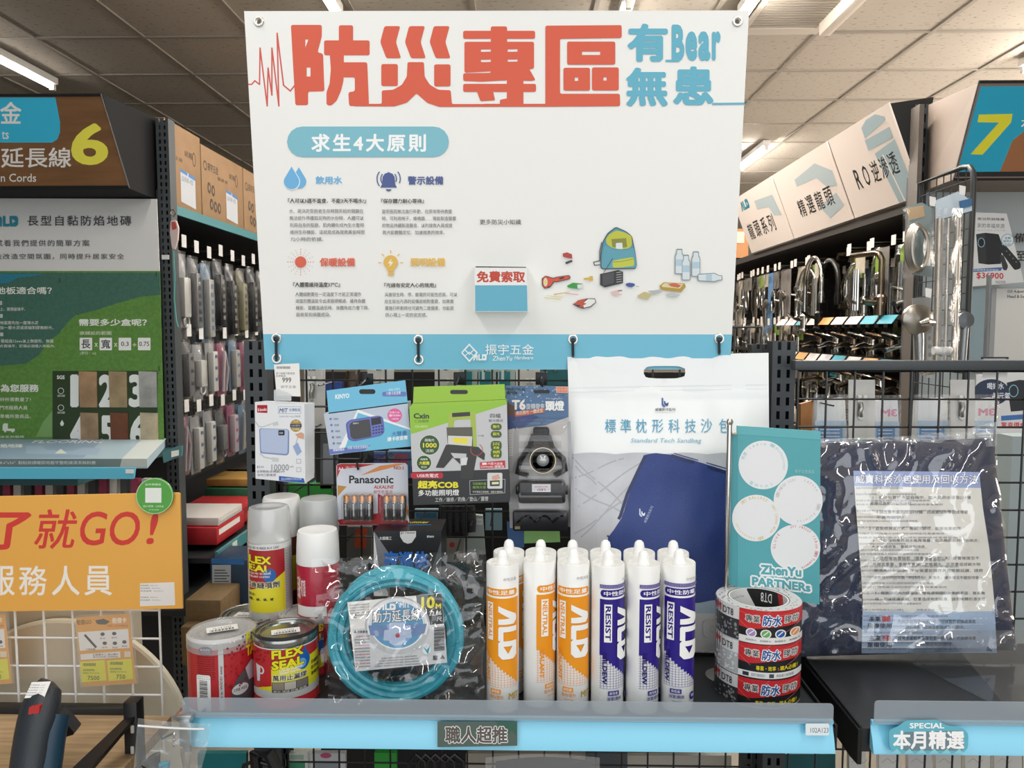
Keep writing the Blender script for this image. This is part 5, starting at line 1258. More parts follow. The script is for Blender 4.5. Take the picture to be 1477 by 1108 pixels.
# logos
def lg(x, y, s, c, c2): 
    a.poly(roundpoly([(x-s*.5, y-s*.9), (x-s*.25, y-s*.7), (x-s*.25, y+s*.2), (x+s*.1, y+s*.6), (x-s*.1, y+s*.75), (x-s*.5, y+s*.4)], s*.15), c)
    a.poly(roundpoly([(x-s*.12, y-s*.35), (x+s*.1, y-s*.2), (x+s*.1, y+s*.1), (x+s*.4, y+s*.1), (x+s*.45, y-s*.1), (x+s*.6, y), (x+s*.5, y+s*.5), (x+s*.2, y+s*.55), (x-s*.12, y+s*.2)], s*.12), c2)
lg(959, 581, 9, '#3c5fa8', '#2d4282'); lg(926, 740, 8, '#c9d3ea', '#dfe6f4')
a.text('威寶防汛系列', 945, 588.5, 974, 593, '#4a4a4e', res=1, b=.01); a.line([(945, 595), (974, 594.8)], .3, '#8a8a8e')
a.text('威寶防汛系列', 929, 748, 941, 751, '#c3cde4', res=1, b=0) if False else None
def slant(x, y): return (928+(x)*.42+ (y)*.9, 753-(x)*.9+(y)*.42)
a.tf = slant; a.text('威寶防汛系列', 0, 0, 26, 4.4, '#aab7d6', b=.01, res=1); a.tf = None
for i, ch in enumerate('標準枕形科技沙包'):
    x0 = [268, 350, 433, 519, 606, 695, 779, 876][i]; x1 = x0+[58, 58, 58, 60, 60, 58, 60, 58][i]
    a.text(ch, *Z4(x0, 460+(-2 if i > 5 else 0)), *Z4(x1, 533-(-0)), '#4d9cbd', b=.004, res=3)
a.text('Standard Tech Sandbag', *Z4(405, 562), *Z4(783, 592), '#7db4cc', b=0, res=2, shear=.22)
a.line([(822, 560), (900, 558), (1000, 556.5), (1107, 555)], .5, '#cfd6d8'); a.line([(822, 566), (900, 564), (1000, 562.5), (1107, 561)], .5, '#d3d9da')
a.poly(roundpoly([(1012, 895), (1030, 893), (1060, 893), (1062, 918), (1013, 920)], 6), '#b9bbbc'); a.poly(roundpoly([(1014, 897), (1030, 895), (1058, 895), (1060, 916), (1015, 918)], 5), '#d3d4d4'); a.ring(1027.5, 908, 3.5, 4.5, .5, '#a4a7a9')
a.build('print', t, pm)
# ---- teal folder on a steel stand
t = thing('folder', 'teal printed folder with four round badges hung on a steel rod before the pouch', 'folder', W(1115, 870, 1.2)); ff_ = plane_map((0, 1.195, 1.1), (.06, -1, 0))
Z9 = lambda u, v: (1040+u/3.956, 600+v/3.956)
thin('cover', t, ff_, [Z9(40, 108), Z9(92, 108), Z9(92, 56), Z9(568, 88), Z9(562, 1078), Z9(120, 985), Z9(46, 960)], .003, mat('#57aab2', .45, bump=.1, scale=80), smooth=False)
a = Art(.45)
a.poly([Z9(*p) for p in ((92, 58), (568, 90), (568, 136), (92, 108))], '#63b4bb'); a.line([Z9(92, 106), Z9(568, 138)], .5, '#3f8f97'); a.poly([Z9(*p) for p in ((44, 110), (92, 108), (94, 975), (50, 958))], '#4d9fa8'); a.line([Z9(93, 108), Z9(93, 970)], .4, '#3c8890')
def badge(u, v, ru, rv, c, txts):
    cx, cy = Z9(u, v); rx = ru/3.956
    a.disc(cx, cy, rx, rv/3.956, '#eceeef', 40)
    for s_, a0, a1 in txts: arc_text(a, s_, cx, cy, rx*.86, a0, a1, 4.6, c, b=.01)
badge(440, 483, 140, 142, '#b7b3b0', [('威哥 WEGO 1231', -170, -95), ('147999', -75, -25), ('服務 Service', 10, 95)])
badge(241, 280, 141, 139, '#8fc7cf', [('熊寶 188cm', -165, -80), ('專業 Professional', -70, 15), ('SHOW寶', 60, 130)])
badge(200, 583, 137, 133, '#dcb84e', [('球比 BALLBEE', -135, -55), ('0401 136000 45cm', -40, 45), ('創新 Innovation', 70, 165)])
badge(425, 752, 142, 132, '#cf4a4e', [('201 143567', -105, -45), ('168cm 團隊', -35, 25), ('Teamwork', 30, 75), ('GLOVE', 175, 222)])
for t_, bx_, sk in (('ZhenYu', (215, 838, 470, 915), -4), ('PARTNERs', (165, 905, 522, 978), -10)):
    g_ = (.16-.045)*(bx_[3]-bx_[1])/3.956; a.text(t_, *Z9(bx_[0], bx_[1]), *Z9(bx_[2], bx_[3]), '#f1f4f4', b=.17, skew=sk, res=3); a.last = ''
for t_, bx_, sk in (('ZhenYu', (226, 849, 459, 904), -4), ('PARTNERs', (176, 916, 511, 967), -10)): a.text(t_, *Z9(bx_[0], bx_[1]), *Z9(bx_[2], bx_[3]), '#59a9b4', b=.05, skew=sk, res=3)
a.text('振宇五金產品', *Z9(422, 305), *Z9(532, 325), '#9fd3d8', res=1, skew=-1)
a.build('print', t, ff_)
st = thing('display_stand', 'thin steel rod with a ball top rising behind the teal folder', 'stand', (W(1053, 610, 1.2).x, 1.21, SZ))
b = MB(CHROME); x = W(1053, 610, 1.205).x; zt = W(1053, 609, 1.205).z
b.tube([(x, 1.208, SZ+.004), (x, 1.208, zt-.004)], .0042, 12); b.lathe((x, 1.208, zt), [(0, -.006), (.0042, -.0045), (.006, 0), (.0042, .0045), (0, .006)], 16); b.tube([(x, 1.208, zt-.018), (x+.012, 1.208, zt-.020)], .002, 8); b.build('rod', st)
MB(CHROME).lathe((x, 1.208, SZ), [(0, 0), (.03, 0), (.03, .002), (.006, .004), (0, .004)], 28).build('base', st)
# ---- dark sandbag in plastic on the right shelf
t = thing('wrapped_sandbag', 'dark navy sandbag in crinkled clear plastic with a pale instruction sheet, on the right shelf', 'sandbag', W(1310, 940, 1.27))
sf = plane_map((0, 1.262, SZ), (0, -1, .14))
Z5 = lambda u, v: (1100+u/2.769, 560+v/2.77)
def bag_h(u, v): return .03*(max(0, math.sin(PI*u))*max(0, math.sin(PI*v)))**.4 + .006*NZ.noise(Vector((u*5, v*5, 7)))
TL, TR, BR, BL = (1150, 640), (1432, 632), (1466, 938), (1138, 948)
def bp(u, v): return ((TL[0]*(1-u)+TR[0]*u)*(1-v)+(BL[0]*(1-u)+BR[0]*u)*v, (TL[1]*(1-u)+TR[1]*u)*(1-v)+(BL[1]*(1-u)+BR[1]*u)*v)
b = MB(mat('#333a52', .75, bump=.35, scale=700, var=.1)); b.grid(lambda u, v: sf(*bp(u, v), bag_h(u, v)), 50, 50); b.grid(lambda u, v: sf(*bp(u, v), -.02-.6*bag_h(u, v)), 30, 30); b.build('sandbag', t)
def uvof(x, y):
    v = max(0, min(1, (y-636)/(943-636))); xl = TL[0]*(1-v)+BL[0]*v; xr = TR[0]*(1-v)+BR[0]*v
    return max(0, min(1, (x-xl)/(xr-xl))), v
def sm(off):
    def f(x, y, h):
        u, v = uvof(x, y); return sf(x, y, bag_h(u, v)+off+h)
    return f
a = Art(.5)
SL = [(362, 330), (372, 470), (390, 700), (400, 850), (395, 1060)]; SR = [(865, 335), (880, 480), (905, 640), (925, 850), (936, 1058)]
def gsheet(nu, nv, col, v0=0, v1=1):
    def at(P, k):
        k *= len(P)-1; i = min(int(k), len(P)-2); f = k-i; return (P[i][0]*(1-f)+P[i+1][0]*f, P[i][1]*(1-f)+P[i+1][1]*f)
    vv = []; fq_ = []
    for j in range(nv+1):
        k = v0+(v1-v0)*j/nv; l, r_ = at(SL, k), at(SR, k)
        for i in range(nu+1): u = i/nu; vv.append(Z5(l[0]*(1-u)+r_[0]*u, l[1]*(1-u)+r_[1]*u))
    for j in range(nv):
        for i in range(nu): q = j*(nu+1)+i; fq_.append((q, q+1, q+nu+2, q+nu+1))
    a.add(vv, fq_, col)
gsheet(24, 36, '#f6f4ec'); gsheet(24, 5, '#a3b6e6', 0, .11); gsheet(24, 8, '#b7cdea', .80, 1)
for i in range(7): x, y = Z5(410+i*66, 412+(i % 2)*6); a.disc(x, y, 12, 5, '#f6f4ec', 16)
for i in range(6): x, y = Z5(450+i*70, 880-(i % 2)*8+i*2); a.disc(x, y, 12, 5, '#f6f4ec', 16)
def u5(s_, x0, y0, x1, y1, col, **k): a.text(s_, *Z5(x0, y0), *Z5(x1, y1), col, **k)
u5('威寶科技沙包使用及回收方法', 370, 345, 860, 382, '#fdfdfe', b=.025, halo=('#5a72b4', .06))
TX = '#5a5c60'
L5 = [('1・將沙包置於水盆容器中，加大量的水浸泡2分鐘', 440, 430, 832, TX), ('膨脹成為約20公斤沙包。', 430, 453, 600, TX), ('＊請注意不要泡超過3分鐘，因過重加水會造成堆疊', 452, 488, 820, '#4a4b4f'), ('不易及破裂。', 455, 510, 560, TX), ('2・若使用淋濕方式，吸飽水即可，膨脹效果相同', 425, 554, 790, TX), ('3・水壓強時應先泡水後再堆疊，因為無膨脹時沙包吹走；', 440, 602, 866, TX), ('大水來得很急，會將沙包沖走。', 435, 627, 655, TX), ('4・使用後放置陰乾（需重複曬乾約2次）即會恢復至不', 440, 672, 866, TX), ('多原本重量，重壓不會讓風乾後漏水，反而會造成破水物', 440, 697, 870, TX), ('使漲大沙包回收，半年後還能儲存再度膨脹延續，請務', 445, 722, 880, TX), ('必先放水四周年期（約四月份）先泡水，讓水淹沒半圓保持吸水', 445, 750, 880, TX), ('5・剛膨脹或大力擠壓後，會有透明膠狀物附於表面，無毒無', 448, 812, 888, TX), ('味，可以皮膚接觸，但會造成地面較滑，請用稀釋的漂水擦', 450, 836, 890, TX)]
for s_, x0, y0, x1, c_ in L5: u5(s_, x0, y0, x1, y0+14, c_, res=1)
for i in range(30):
    y = 395+i*22 + (i % 3)*3; u5('科技沙包特殊吸水材料請依說明使用重複使用', 372+i*.9, y, 560+((i*53) % 260), y+8, '#8b8f9a', res=1)
a.line([Z5(520, 905), Z5(524, 1058)], .6, '#44464c'); a.line([Z5(405, 975), Z5(870, 975)], .6, '#44464c')
for y, s_, red in ((912, '未來', '要'), (988, '未來', '不要')):
    u5(s_, 425, y, 472, y+22, '#3a3c42', b=.03); u5(red, 475, y, 512, y+22, '#cf3a3a', b=.03); u5('重複使用', 418, y+27, 515, y+48, '#3a3c42', b=.015)
u5('先將沙包沖洗一下，將沙包放置於乾燥處風乾', 540, 925, 852, 941, TX, res=1); u5('約3~4週，收納至紙箱或包裝袋中。', 572, 948, 808, 963, TX, res=1); u5('請完全風乾後直接包至一般垃圾，交由環保單', 540, 992, 852, 1007, '#3a3c42', b=.01, res=1); u5('位直接焚化處理。', 632, 1014, 762, 1029, TX, res=1)
a.poly([Z5(893, 1050), Z5(898, 1030), Z5(920, 1052)], '#3f5d94')
a.build('instruction_sheet', t, sm(.0035))
a = Art(.5)
for i in range(34):
    y = 215+i*25; n_ = 3+(i*7) % 6; u5('依標準規範重複使用說明注意事項'[:n_+3], 288+(i % 2)*6, y, 288+n_*9, y+9, '#20232f', res=1); a.disc(*Z5(262, y+4), .5, .5, '#20232f', 6)
u5('沙包', 917, 880, 940, 915, '#c9d2e6', b=.02)
a.build('sleeve_print', t, sm(.004))
fmat = film(.0, '#c7cede', .07, .22, 12, ior=1.7)
def sleeve(u, v):
    x, y = bp(u*1.0, v*1.0); u_ = u; k = bag_h(u, v)+.010
    r_ = (1-abs(NZ.noise(Vector((u*5+2, v*7+u*3, 5))))*2)**3*.013 + NZ.noise(Vector((u*17, v*13, 2)))*.004
    if u > .97: x += 4*NZ.noise(Vector((v*8, 0, 0)))+2
    return sf(x, y, k+r_)
MB(fmat).grid(sleeve, 90, 90).build('clear_sleeve', t)
MB(film(.22, '#dfe3e8', .16, .6, 14)).grid(lambda u, v: sf(1180+u*258+(-8+10*v)*0, (632-24*u**3)+(v)*(14+22*u**3), .004+.006*NZ.noise(Vector((u*14, v*3, 1)))+.004*math.sin(u*40)*v), 70, 6).build('sleeve_flap', t)

# ---- things on the far side of the wire panel
MB(mat('#101112', .7)).box(-.50, .47, 1.78, 1.79, .1, 1.40).build('dark_backdrop', None, loc=(0, 1.785, .1), label='black sheet added for the dark gap behind the middle wire panel', cat='panel')  # added sheet; its black stands for the dark gap seen through the wires
gB = 'packs hanging on the far side of the wire panel'
def card(px, Y, m, label, name='hanging_pack', extra=None, cat='pack', grp=gB, thick=.012):
    f = ymap(Y); x = sum(p[0] for p in px)/len(px); y = max(p[1] for p in px)
    t = thing(name, label, cat, W(x, y, Y), grp); thin('card', t, f, px, thick, m, smooth=False)
    if extra:
        a = Art(.4); extra(a); a.build('print', t, f)
    if 1.43 < Y < 1.7 and y < 1080:
        p = f(x, min(q[1] for q in px)+2, -thick); b = MB(WIRE)
        b.tube([(p.x, MY if x < 1100 else RY, p.z+.004), (p.x, Y-.006, p.z+.003), (p.x, Y+thick+.012, p.z)], .0018, 5); b.build('hanger', t)
    return t
def rc(x0, y0, x1, y1): return [(x0, y0), (x1, y0), (x1, y1), (x0, y1)]
wp = mat('#d8d6d0', .5)
def plate(x0, y0, x1, y1, kx, ky, label, Y=1.455):
    t = card(rc(x0, y0, x1, y1), Y, wp, label, 'hang_plate', thick=.0015)
    f = ymap(Y-.003)
    b = MB(mat('#b9b7b0', .3, .8)); q = [f(x, y, 0) for x, y in roundpoly([(kx-4.5, ky), (kx+4.5, ky), (kx+5, ky+26), (kx, ky+31), (kx-5, ky+26)], 3)]; b.slab(q, (0, .0012, 0)); b.tube([f(kx, ky+5, .002), f(kx+1.5, ky+12, .006), f(kx-1, ky+18, .006), f(kx, ky+25, .003)], .0035, 8); b.build('hook_plate', t)
    b = MB(WHITE)
    for s_ in (-6, 2): c0 = f(kx+s_, ky-6, .004); c1 = f(kx+s_+5, ky+.5, .004); b.box(c0.x, c1.x, c0.y-.006, c0.y, c1.z, c0.z, b=.001)
    b.build('clip', t)
plate(439, 533, 469, 618, 449, 549, 'white hang plate with steel hook left of the radio pack')
plate(530, 533, 568, 556, 548, 552, 'white hang plate above the radio pack')
plate(627, 533, 662, 560, 650, 552, 'white hang plate above the lamp box'); plate(744, 533, 779, 560, 764, 552, 'white hang plate above the headlamp pack')
plate(1224, 548, 1262, 634, 1242, 576, 'white hang plate with steel hook left of centre in the right bay', 1.40); plate(1371, 548, 1406, 634, 1388, 576, 'white hang plate with steel hook right of centre in the right bay', 1.40)
def teal(x):
    def e(a): a.rect(x+2, 536, x+18, 562, '#1d7d86'); a.rect(x+5, 534, x+9, 548, '#d7e2e2')
    return e
for i, x in enumerate((663, 690, 718)): card(rc(x, 533, x+25, 572), 1.50, mat('#a9bcbc', .5), ['leftmost', 'middle', 'rightmost'][i]+' pale teal printed card between lamp box and headlamp', extra=teal(x))
card(rc(779, 533, 820, 556), 1.52, mat('#17656e', .5), 'dark teal card beside the pouch\'s top left corner')
card(rc(470, 551, 493, 575), 1.52, mat('#2c4a9a', .5), 'blue carton corner above the radio pack at left')
b = MB(mat('#3a2a1c', .3, coat=.5)); c0 = W(508, 549, 1.55); b.lathe((c0.x, 1.55, c0.z-.03), [(0, 0), (.018, 0), (.018, .03), (.012, .04), (.012, .05), (0, .05)], 20); b.build('jar', None, loc=(c0.x, 1.55, c0.z-.03), label='dark brown jar behind the panel above the radio pack', cat='jar')
card(rc(406, 698, 478, 742), 1.50, mat('#3aa33c', .45), 'bright green pack behind the spray cans')
card(rc(462, 608, 486, 705), 1.5, mat('#55585a', .5), 'grey clear fronted pack left of the battery card', extra=lambda a: a.rect(466, 640, 482, 700, '#8b9094'))
card(rc(536, 652, 592, 690), 1.52, mat('#4a6a94', .4), 'blue pack glimpsed between radio pack and battery card', extra=lambda a: (a.rect(538, 655, 560, 668, '#3d3a78'), a.rect(566, 655, 588, 690, '#a04a66')))
card(rc(560, 650, 594, 672), 1.56, mat('#8ab4cc', .4), 'pale blue pack glimpsed right of the radio pack')
card([(500, 760), (536, 760), (536, 808), (500, 806)], 1.52, mat('#6c6a66', .5), 'grey pack with an orange tag below the battery card', extra=lambda a: (a.poly([(512, 762), (530, 762), (528, 792), (512, 790)], '#c8552f'),))
card(rc(598, 735, 632, 772), 1.5, mat('#8fa9b4', .45), 'pale blue pack below the lamp box at left', extra=lambda a: a.rect(600, 740, 630, 748, '#4a7f9c'))
card([(672, 742), (696, 744), (700, 800), (668, 800)], 1.5, mat('#b4bdb6', .35), 'clear pack with a pale tag below the lamp box', extra=lambda a: (a.rect(677, 748, 696, 757, '#e6e6ea'), a.text('PRICE 120', 679, 751, 694, 754, '#6a70a0', res=1)))
card(rc(700, 735, 724, 765), 1.54, mat('#7d9aa4', .45), 'small grey blue pack left of the headlamp blister')
card(rc(640, 776, 690, 812), 1.56, mat('#9a9690', .4), 'pale clear pack above the coiled cord', extra=lambda a: a.disc(652, 786, 4, 4, '#c0453c', 12))
# black gloves
b = MB(mat('#141517', .6, bump=.4, scale=300)); 
for i in range(5):
    x = 641+i*9; p0 = W(x, 730, 1.47); p1 = W(x-2+i, 752, 1.465); p2 = W(x-3+i*1.5, 768+(i % 2)*5, 1.46); b.tube([p0, p1, p2], [.011, .011, .008], 10)
b.build('work_gloves', None, loc=W(660, 735, 1.47), label='black work gloves hanging behind the panel under the lamp box', cat='gloves')
for i, (y, s_) in enumerate(((868, 'upper'), (1000, 'lower'))):
    pass
# shelf of the far side with small price labels
sh = thing('far_shelf', 'dark far side shelf edge with pale price labels right of the coiled cord', 'shelf', W(690, 880, 1.6))
z = W(690, 872, 1.6).z; MB(mat('#3a3c3c', .5)).box(-.46, .44, 1.6, 1.7795, z-.012, z).build('edge', sh)
for i in range(5):
    x = -.40+i*.17; q = MB(mat('#c9c8b4', .5)); q.box(x, x+.035, 1.592, 1.5935, z-.03, z-.004); q.build('price_label', sh)
# packs behind the right bay panel
def m3(x, y, c='#cf7a94'):
    return lambda a: (a.rect(x-30, y+14, x+22, y+40, '#7db0dc'), a.poly([(x-30, y+22), (x+22, y+12), (x+22, y+24), (x-30, y+34)], '#eef2f5'), a.text('3M', x-8, y, x+10, y+9, c, b=.05, rot=0) if False else mirror3m(a, x-8, y, x+12, y+9, c))
def mirror3m(a, x0, y0, x1, y1, c):
    a.tf = lambda x, y: (x0+x1-x, y); a.text('3M', x0, y0, x1, y1, c, b=.05); a.tf = None
def pk(x0, y0, x1, y1, lab, mark=None, Y=1.42):
    def e(a):
        a.rect(x0, y0+30, x1, y1, '#b8d2e8'); a.rect(x0+4, y0+38, x1-6, y1, '#4f8fc8')
        for i in range(4): a.rect(x0+7, y0+42+i*5, x1-10, y0+43.4+i*5, '#e4eef6')
        if mark: mirror3m(a, mark, y0+12, mark+24, y0+23, '#d98aa2')
    t = card([(x0+3, y0), (x1-2, y0-2), (x1, y1), (x0, y1)], Y, mat('#e6e9ea', .4), lab, extra=e, thick=.02)
    f = ymap(Y-.008); MB(film(.12, rough=.1, bump=.5, scale=30)).grid(lambda u, v: f(x0-3+u*(x1-x0+6), y0-8+v*(y1-y0+8), .006*math.sin(PI*u)+.002*math.sin(u*30)), 24, 4).build('clear_wrap', t)
pk(1176, 577, 1221, 640, 'clear wrapped white and blue pack at the left end of the right bay'); pk(1260, 578, 1297, 634, 'clear wrapped pack with a faint pink mark beside the first hang plate', 1270)
pk(1322, 577, 1368, 636, 'clear wrapped white and blue pack before the second hang plate'); pk(1404, 577, 1439, 625, 'clear wrapped pack with a red mark right of the second hang plate', 1411)
card([(1155, 583), (1173, 578), (1180, 592), (1180, 634), (1155, 630)], 1.46, mat('#b07a46', .6), 'brown cardboard pack at the left edge of the right bay')
# ============================================================= LEFT SIDE
def obox(name, parent, P, m, **k):
    return MB(m).hexa(P, m).build(name, parent, smooth=False, **k)
LX = -1.335
upright('shelf_post', W(240.5, 400, 2.75).x, 2.75, 0, W(240, 170, 2.75).z, wd=.045, pitch=.025, label='tall dark slotted post at the left aisle corner beside the number six sign', depth=.05)
upright('shelf_post', -1.31, 2.80, 0, W(240, 170, 2.75).z, wd=.05, pitch=.025, label='aisle side of the dark corner post at the left', face='right', depth=.03, slots=1) if False else None
# header box 6
t = thing('header_sign', 'dark boxed aisle header with yellow number six on brown and cyan', 'sign', (-1.8, 2.8, 1.97))
TY_, BY_ = 2.42, 2.57; Z0h, Z1h = 1.985, 2.30
TR_ = W(147, 135, 2.42); BR_ = W(186, 272, 2.56); BT = Vector((LX, 2.8, W(232, 172, 2.8).z)); BB = Vector((LX, 2.8, W(232, 290, 2.8).z))
xl = -2.6
def dx(v, x): return Vector((x, v.y, v.z))
b = MB(mat('#0e0e10', .7, bump=.05, spec=.2)); b.hexa([dx(BR_, xl), BR_, BB, dx(BB, xl), dx(TR_, xl), TR_, BT, dx(BT, xl)]); b.build('box', t, smooth=False)
hm = map3(TR_, BR_, dx(BR_, xl)); f = lambda x, y, h=0: hm(x, y, h)
a = Art(.35, .5)
Z1 = lambda u, v: (u/3.986, v/3.986)
brown = mat('#7f5a3a', .4, var=.15, scale=4, kind='wood')
a.poly([Z1(-700, 560), Z1(580, 552), Z1(737, 1070), Z1(-700, 1078)], '#5d4029' if False else brown)
a.poly([Z1(-700, 560), Z1(318, 560), Z1(345, 700), Z1(345, 760), Z1(330, 800), Z1(300, 820), Z1(-700, 820)], '#3cc0e6')
a.text('金', *Z1(0, 585), *Z1(124, 712), '#f5f5f2', b=.02); a.text('ts', *Z1(10, 755), *Z1(50, 800), '#f5f5f2', b=.01); a.text('五', *Z1(-140, 590), *Z1(-20, 712), '#f5f5f2', b=.02)
a.text('延長線', *Z1(5, 848), *Z1(410, 965), '#f2f0ec', b=.015); a.text('on Cords', *Z1(-32, 998), *Z1(208, 1046), '#f0eee9', b=.01)
a.text('6', *Z1(408, 708), *Z1(623, 950), '#f8f05a', b=.03, res=4)
a.build('print', t, f)
b = MB(mat('#1b1c1d', .4)); 
e1, e2 = f(*Z1(582, 545), .002), f(*Z1(742, 1074), .002)
b.tube([dx(e1, xl), e1, e2, dx(e2, xl)], .0045, 6); b.build('trim', t)
# back panel of the left end
f = ymap(2.73)
t = thing('poster', 'white and green flooring poster with six numbered wood samples', 'poster', f(110, 660))
xr = [228.5, 235]
thin('upper_sheet', t, f, [(-40, 286), (226, 287), (230, 391), (-40, 391)], .004, mat('#dcdcda', .5))
f2_ = ymap(2.727)
thin('lower_sheet', t, f2_, [(-40, 391), (230.5, 391), (237, 660), (-40, 660)], .003, mat('#5c8a3c', .6, var=.12, scale=90))
a = Art(.5)
Y5 = lambda u, v: (u/3.986, 270+v/3.986)
Y6 = lambda u, v: (u/3.986, 520+v/3.986)
a.poly([Y5(-150, 492), Y5(918, 492), Y5(922, 618), Y5(800, 632), Y5(700, 660), Y5(560, 705), Y5(430, 738), Y5(380, 790), Y5(330, 850), Y5(270, 890), Y5(230, 960), Y5(150, 1015), Y5(-150, 1040)], mat('#3f6a5c', .6, var=.1, scale=90)); a.poly([Y5(-150, 496), Y5(255, 498), Y5(180, 513), Y5(105, 520), Y5(50, 550), Y5(-150, 565)], '#2a7f96')
a.poly([Y6(205, 440), Y6(250, 350), Y6(300, 290), Y6(300, 440)], '#7ba564')
a.text('長型自黏防焰地磚', *Y5(157, 163), *Y5(755, 222), '#44464a', b=.012, sp=1.25); ald(a, *Y5(-40, 165), *Y5(103, 226), '#2d8a9e')
a.text('試看我們提供的簡單方案', *Y5(-28, 303), *Y5(515, 340), '#505256', b=.005, sp=1.2); a.text('能改造空間氛圍，同時提升居家安全', *Y5(-30, 382), *Y5(713, 415), '#505256', b=.005, sp=1.2)
WT = '#e9ece4'
a.text('地板適合嗎？', *Y5(-25, 573), *Y5(298, 616), WT, b=.02); a.text('面', *Y5(0, 655), *Y5(12, 678), WT, b=.03, res=1); a.text('上，需預留填平。', *Y5(0, 692), *Y5(145, 712), WT, res=1); a.text('面', *Y5(0, 730), *Y5(16, 752), WT, b=.03, res=1)
a.text('地面需先加一層薄水泥', *Y5(0, 770), *Y5(220, 790), WT, res=1); a.text('加一層水泥或底磁對膠無粉光。', *Y5(0, 798), *Y5(308, 818), WT, res=1); a.text('版', *Y5(0, 835), *Y5(20, 858), WT, b=.03, res=1)
a.text('需超過12mm以上無變形、無露', *Y5(5, 875), *Y5(308, 895), WT, res=1); a.text('方需填平，釘頭必須埋入地板內。', *Y5(0, 905), *Y5(318, 923), WT, res=1)
a.text('需要多少盒呢？', *Y5(453, 757), *Y5(845, 798), WT, b=.03); a.text('欲鋪設的範圍', *Y5(457, 828), *Y5(640, 850), '#d5dfc4', b=.01, res=1); a.text('(單位：m)', *Y5(460, 945), *Y5(552, 966), '#d5dfc4', res=1)
for x, s_ in ((458, '長'), (572, '寬'), (682, '0.3'), (793, '0.75')):
    a.rect(*Y5(x, 866), *Y5(x+72, 938), '#f1f2ee', r=1); 
    if len(s_) == 1: a.text(s_, *Y5(x+9, 876), *Y5(x+62, 928), '#44464a', b=.02)
    else: a.text(s_, *Y5(x+(14 if len(s_) == 3 else 7), 888), *Y5(x+(58 if len(s_) == 3 else 65), 914), '#44464a', b=.01)
for x, s_ in ((543, 'x'), (655, 'x'), (763, '÷')): a.text(s_, *Y5(x, 895), *Y5(x+20, 918), '#d5dfc4', b=.02)
a.text('為您服務', *Y6(2, 137), *Y6(223, 182), WT, b=.03); a.text('好所需數量了?', *Y6(0, 213), *Y6(178, 236), WT, res=1); a.text('門市服務人員', *Y6(0, 260), *Y6(158, 284), WT, res=1); a.text('準備所需商品。', *Y6(0, 310), *Y6(178, 333), WT, res=1); a.text('送至府服務', *Y6(0, 432), *Y6(140, 446), WT, res=1)
a.poly([Y6(15, 372), Y6(22, 362), Y6(45, 362), Y6(45, 392), Y6(85, 392), Y6(85, 408), Y6(15, 404)], '#dfe6da'); a.disc(*Y6(30, 408), 1.6, 1.6, '#dfe6da', 10); a.disc(*Y6(72, 408), 1.6, 1.6, '#dfe6da', 10)
# sample board
a.rect(*Y6(302, 60), *Y6(906, 560), '#2c3f22'); a.text('SGS', *Y6(327, 86), *Y6(372, 108), WT, b=.04)
for y_ in (175, 272): a.ring(*Y6(350, y_), 4.5, 4.5, .8, '#dfe6da', 18); a.text('認證', *Y6(330, y_+22), *Y6(374, y_+34), WT, res=1)
a.poly([Y6(357, 342), Y6(368, 362), Y6(363, 376), Y6(350, 376), Y6(345, 362)], '#dfe6da')
for i in range(6):
    x = 395+(i % 3)*172+(8 if i > 2 else 0); y = 80+(i//3)*235
    a.text(str(i+1), *Y6(x+(8 if not i else 0), y), *Y6(x+(88 if i else 58), y+190), '#eceeea', b=.045, res=3)
for x, y in ((226.5, 272.5), (86, 401), (225, 392), (229, 528)): a.line([(x, y), (x+.4, y+7)], 1.0, '#18191a')
a.build('print', t, f2_)
for i, c in enumerate(('#a78663', '#a08b68', '#a3a39f', '#9c8365', '#6e4027', '#b9ac90')):
    x = 452+(i % 3)*172+(8 if i > 2 else 0); y = 62+(i//3)*238
    s_ = thin('wood_sample', t, ymap(2.722), [Y6(x, y), Y6(x+102, y+3), Y6(x+105, y+208), Y6(x+6, y+208)], .004, mat(c, .5, var=.22, scale=16, kind='wood'), label='small flooring sample, '+['oak brown', 'olive oak', 'weathered grey', 'walnut beige', 'reddish brown', 'pale cream'][i])
MB(mat('#2a2b2d', .6)).box(-3.4, W(246, 300, 2.8).x, 2.76, 2.80, 0, 2.0).build('end_panel', None, loc=(-2.2, 2.78, 0), label='dark back board of the left aisle end carrying the flooring poster', cat='panel', smooth=False)
# flat carton on the tray
zt = 1.10; P = lambda x, y, z: WZ(x, y, z)
t = thing('flooring_carton', 'long flat blue grey flooring carton lying on the left end shelf', 'carton', P(100, 668, zt)-Vector((0, 0, .03)))
top = [P(-60, 662, zt), P(212, 662, zt), P(239, 632, zt), P(-60, 632, zt)]
low = [v-Vector((0, 0, .03)) for v in top]; obox('carton', t, low+top, mat('#a9c0cc', .45))
a = Art(.45); fz = lambda x, y, h: WZ(x, y, zt+h)+Vector((0, 0, 0))
D6 = Y6
a.poly([D6(-200, 448), D6(360, 448), D6(600, 448), D6(480, 560), D6(-200, 565)], '#8ca5bd'); a.poly([D6(150, 490), D6(240, 492), D6(270, 515), D6(420, 520), D6(480, 500), D6(580, 505), D6(560, 545), D6(150, 535)], '#9db4ca'); a.poly([D6(820, 448), D6(958, 448), D6(845, 565), D6(700, 565)], '#d3dbd9')
a.poly([D6(315, 535), D6(350, 508), D6(385, 535)], '#e3e6da'); a.text('防焰地磚', *D6(-40, 480), *D6(130, 502), '#e9eef0', b=.04, skew=0); a.text('FLOORING', *D6(180, 458), *D6(600, 475), '#e9eef0', b=.02, shear=.4)
a.build('print', t, fz); fy = map3(top[0], top[1], low[1]); a = Art(.45)
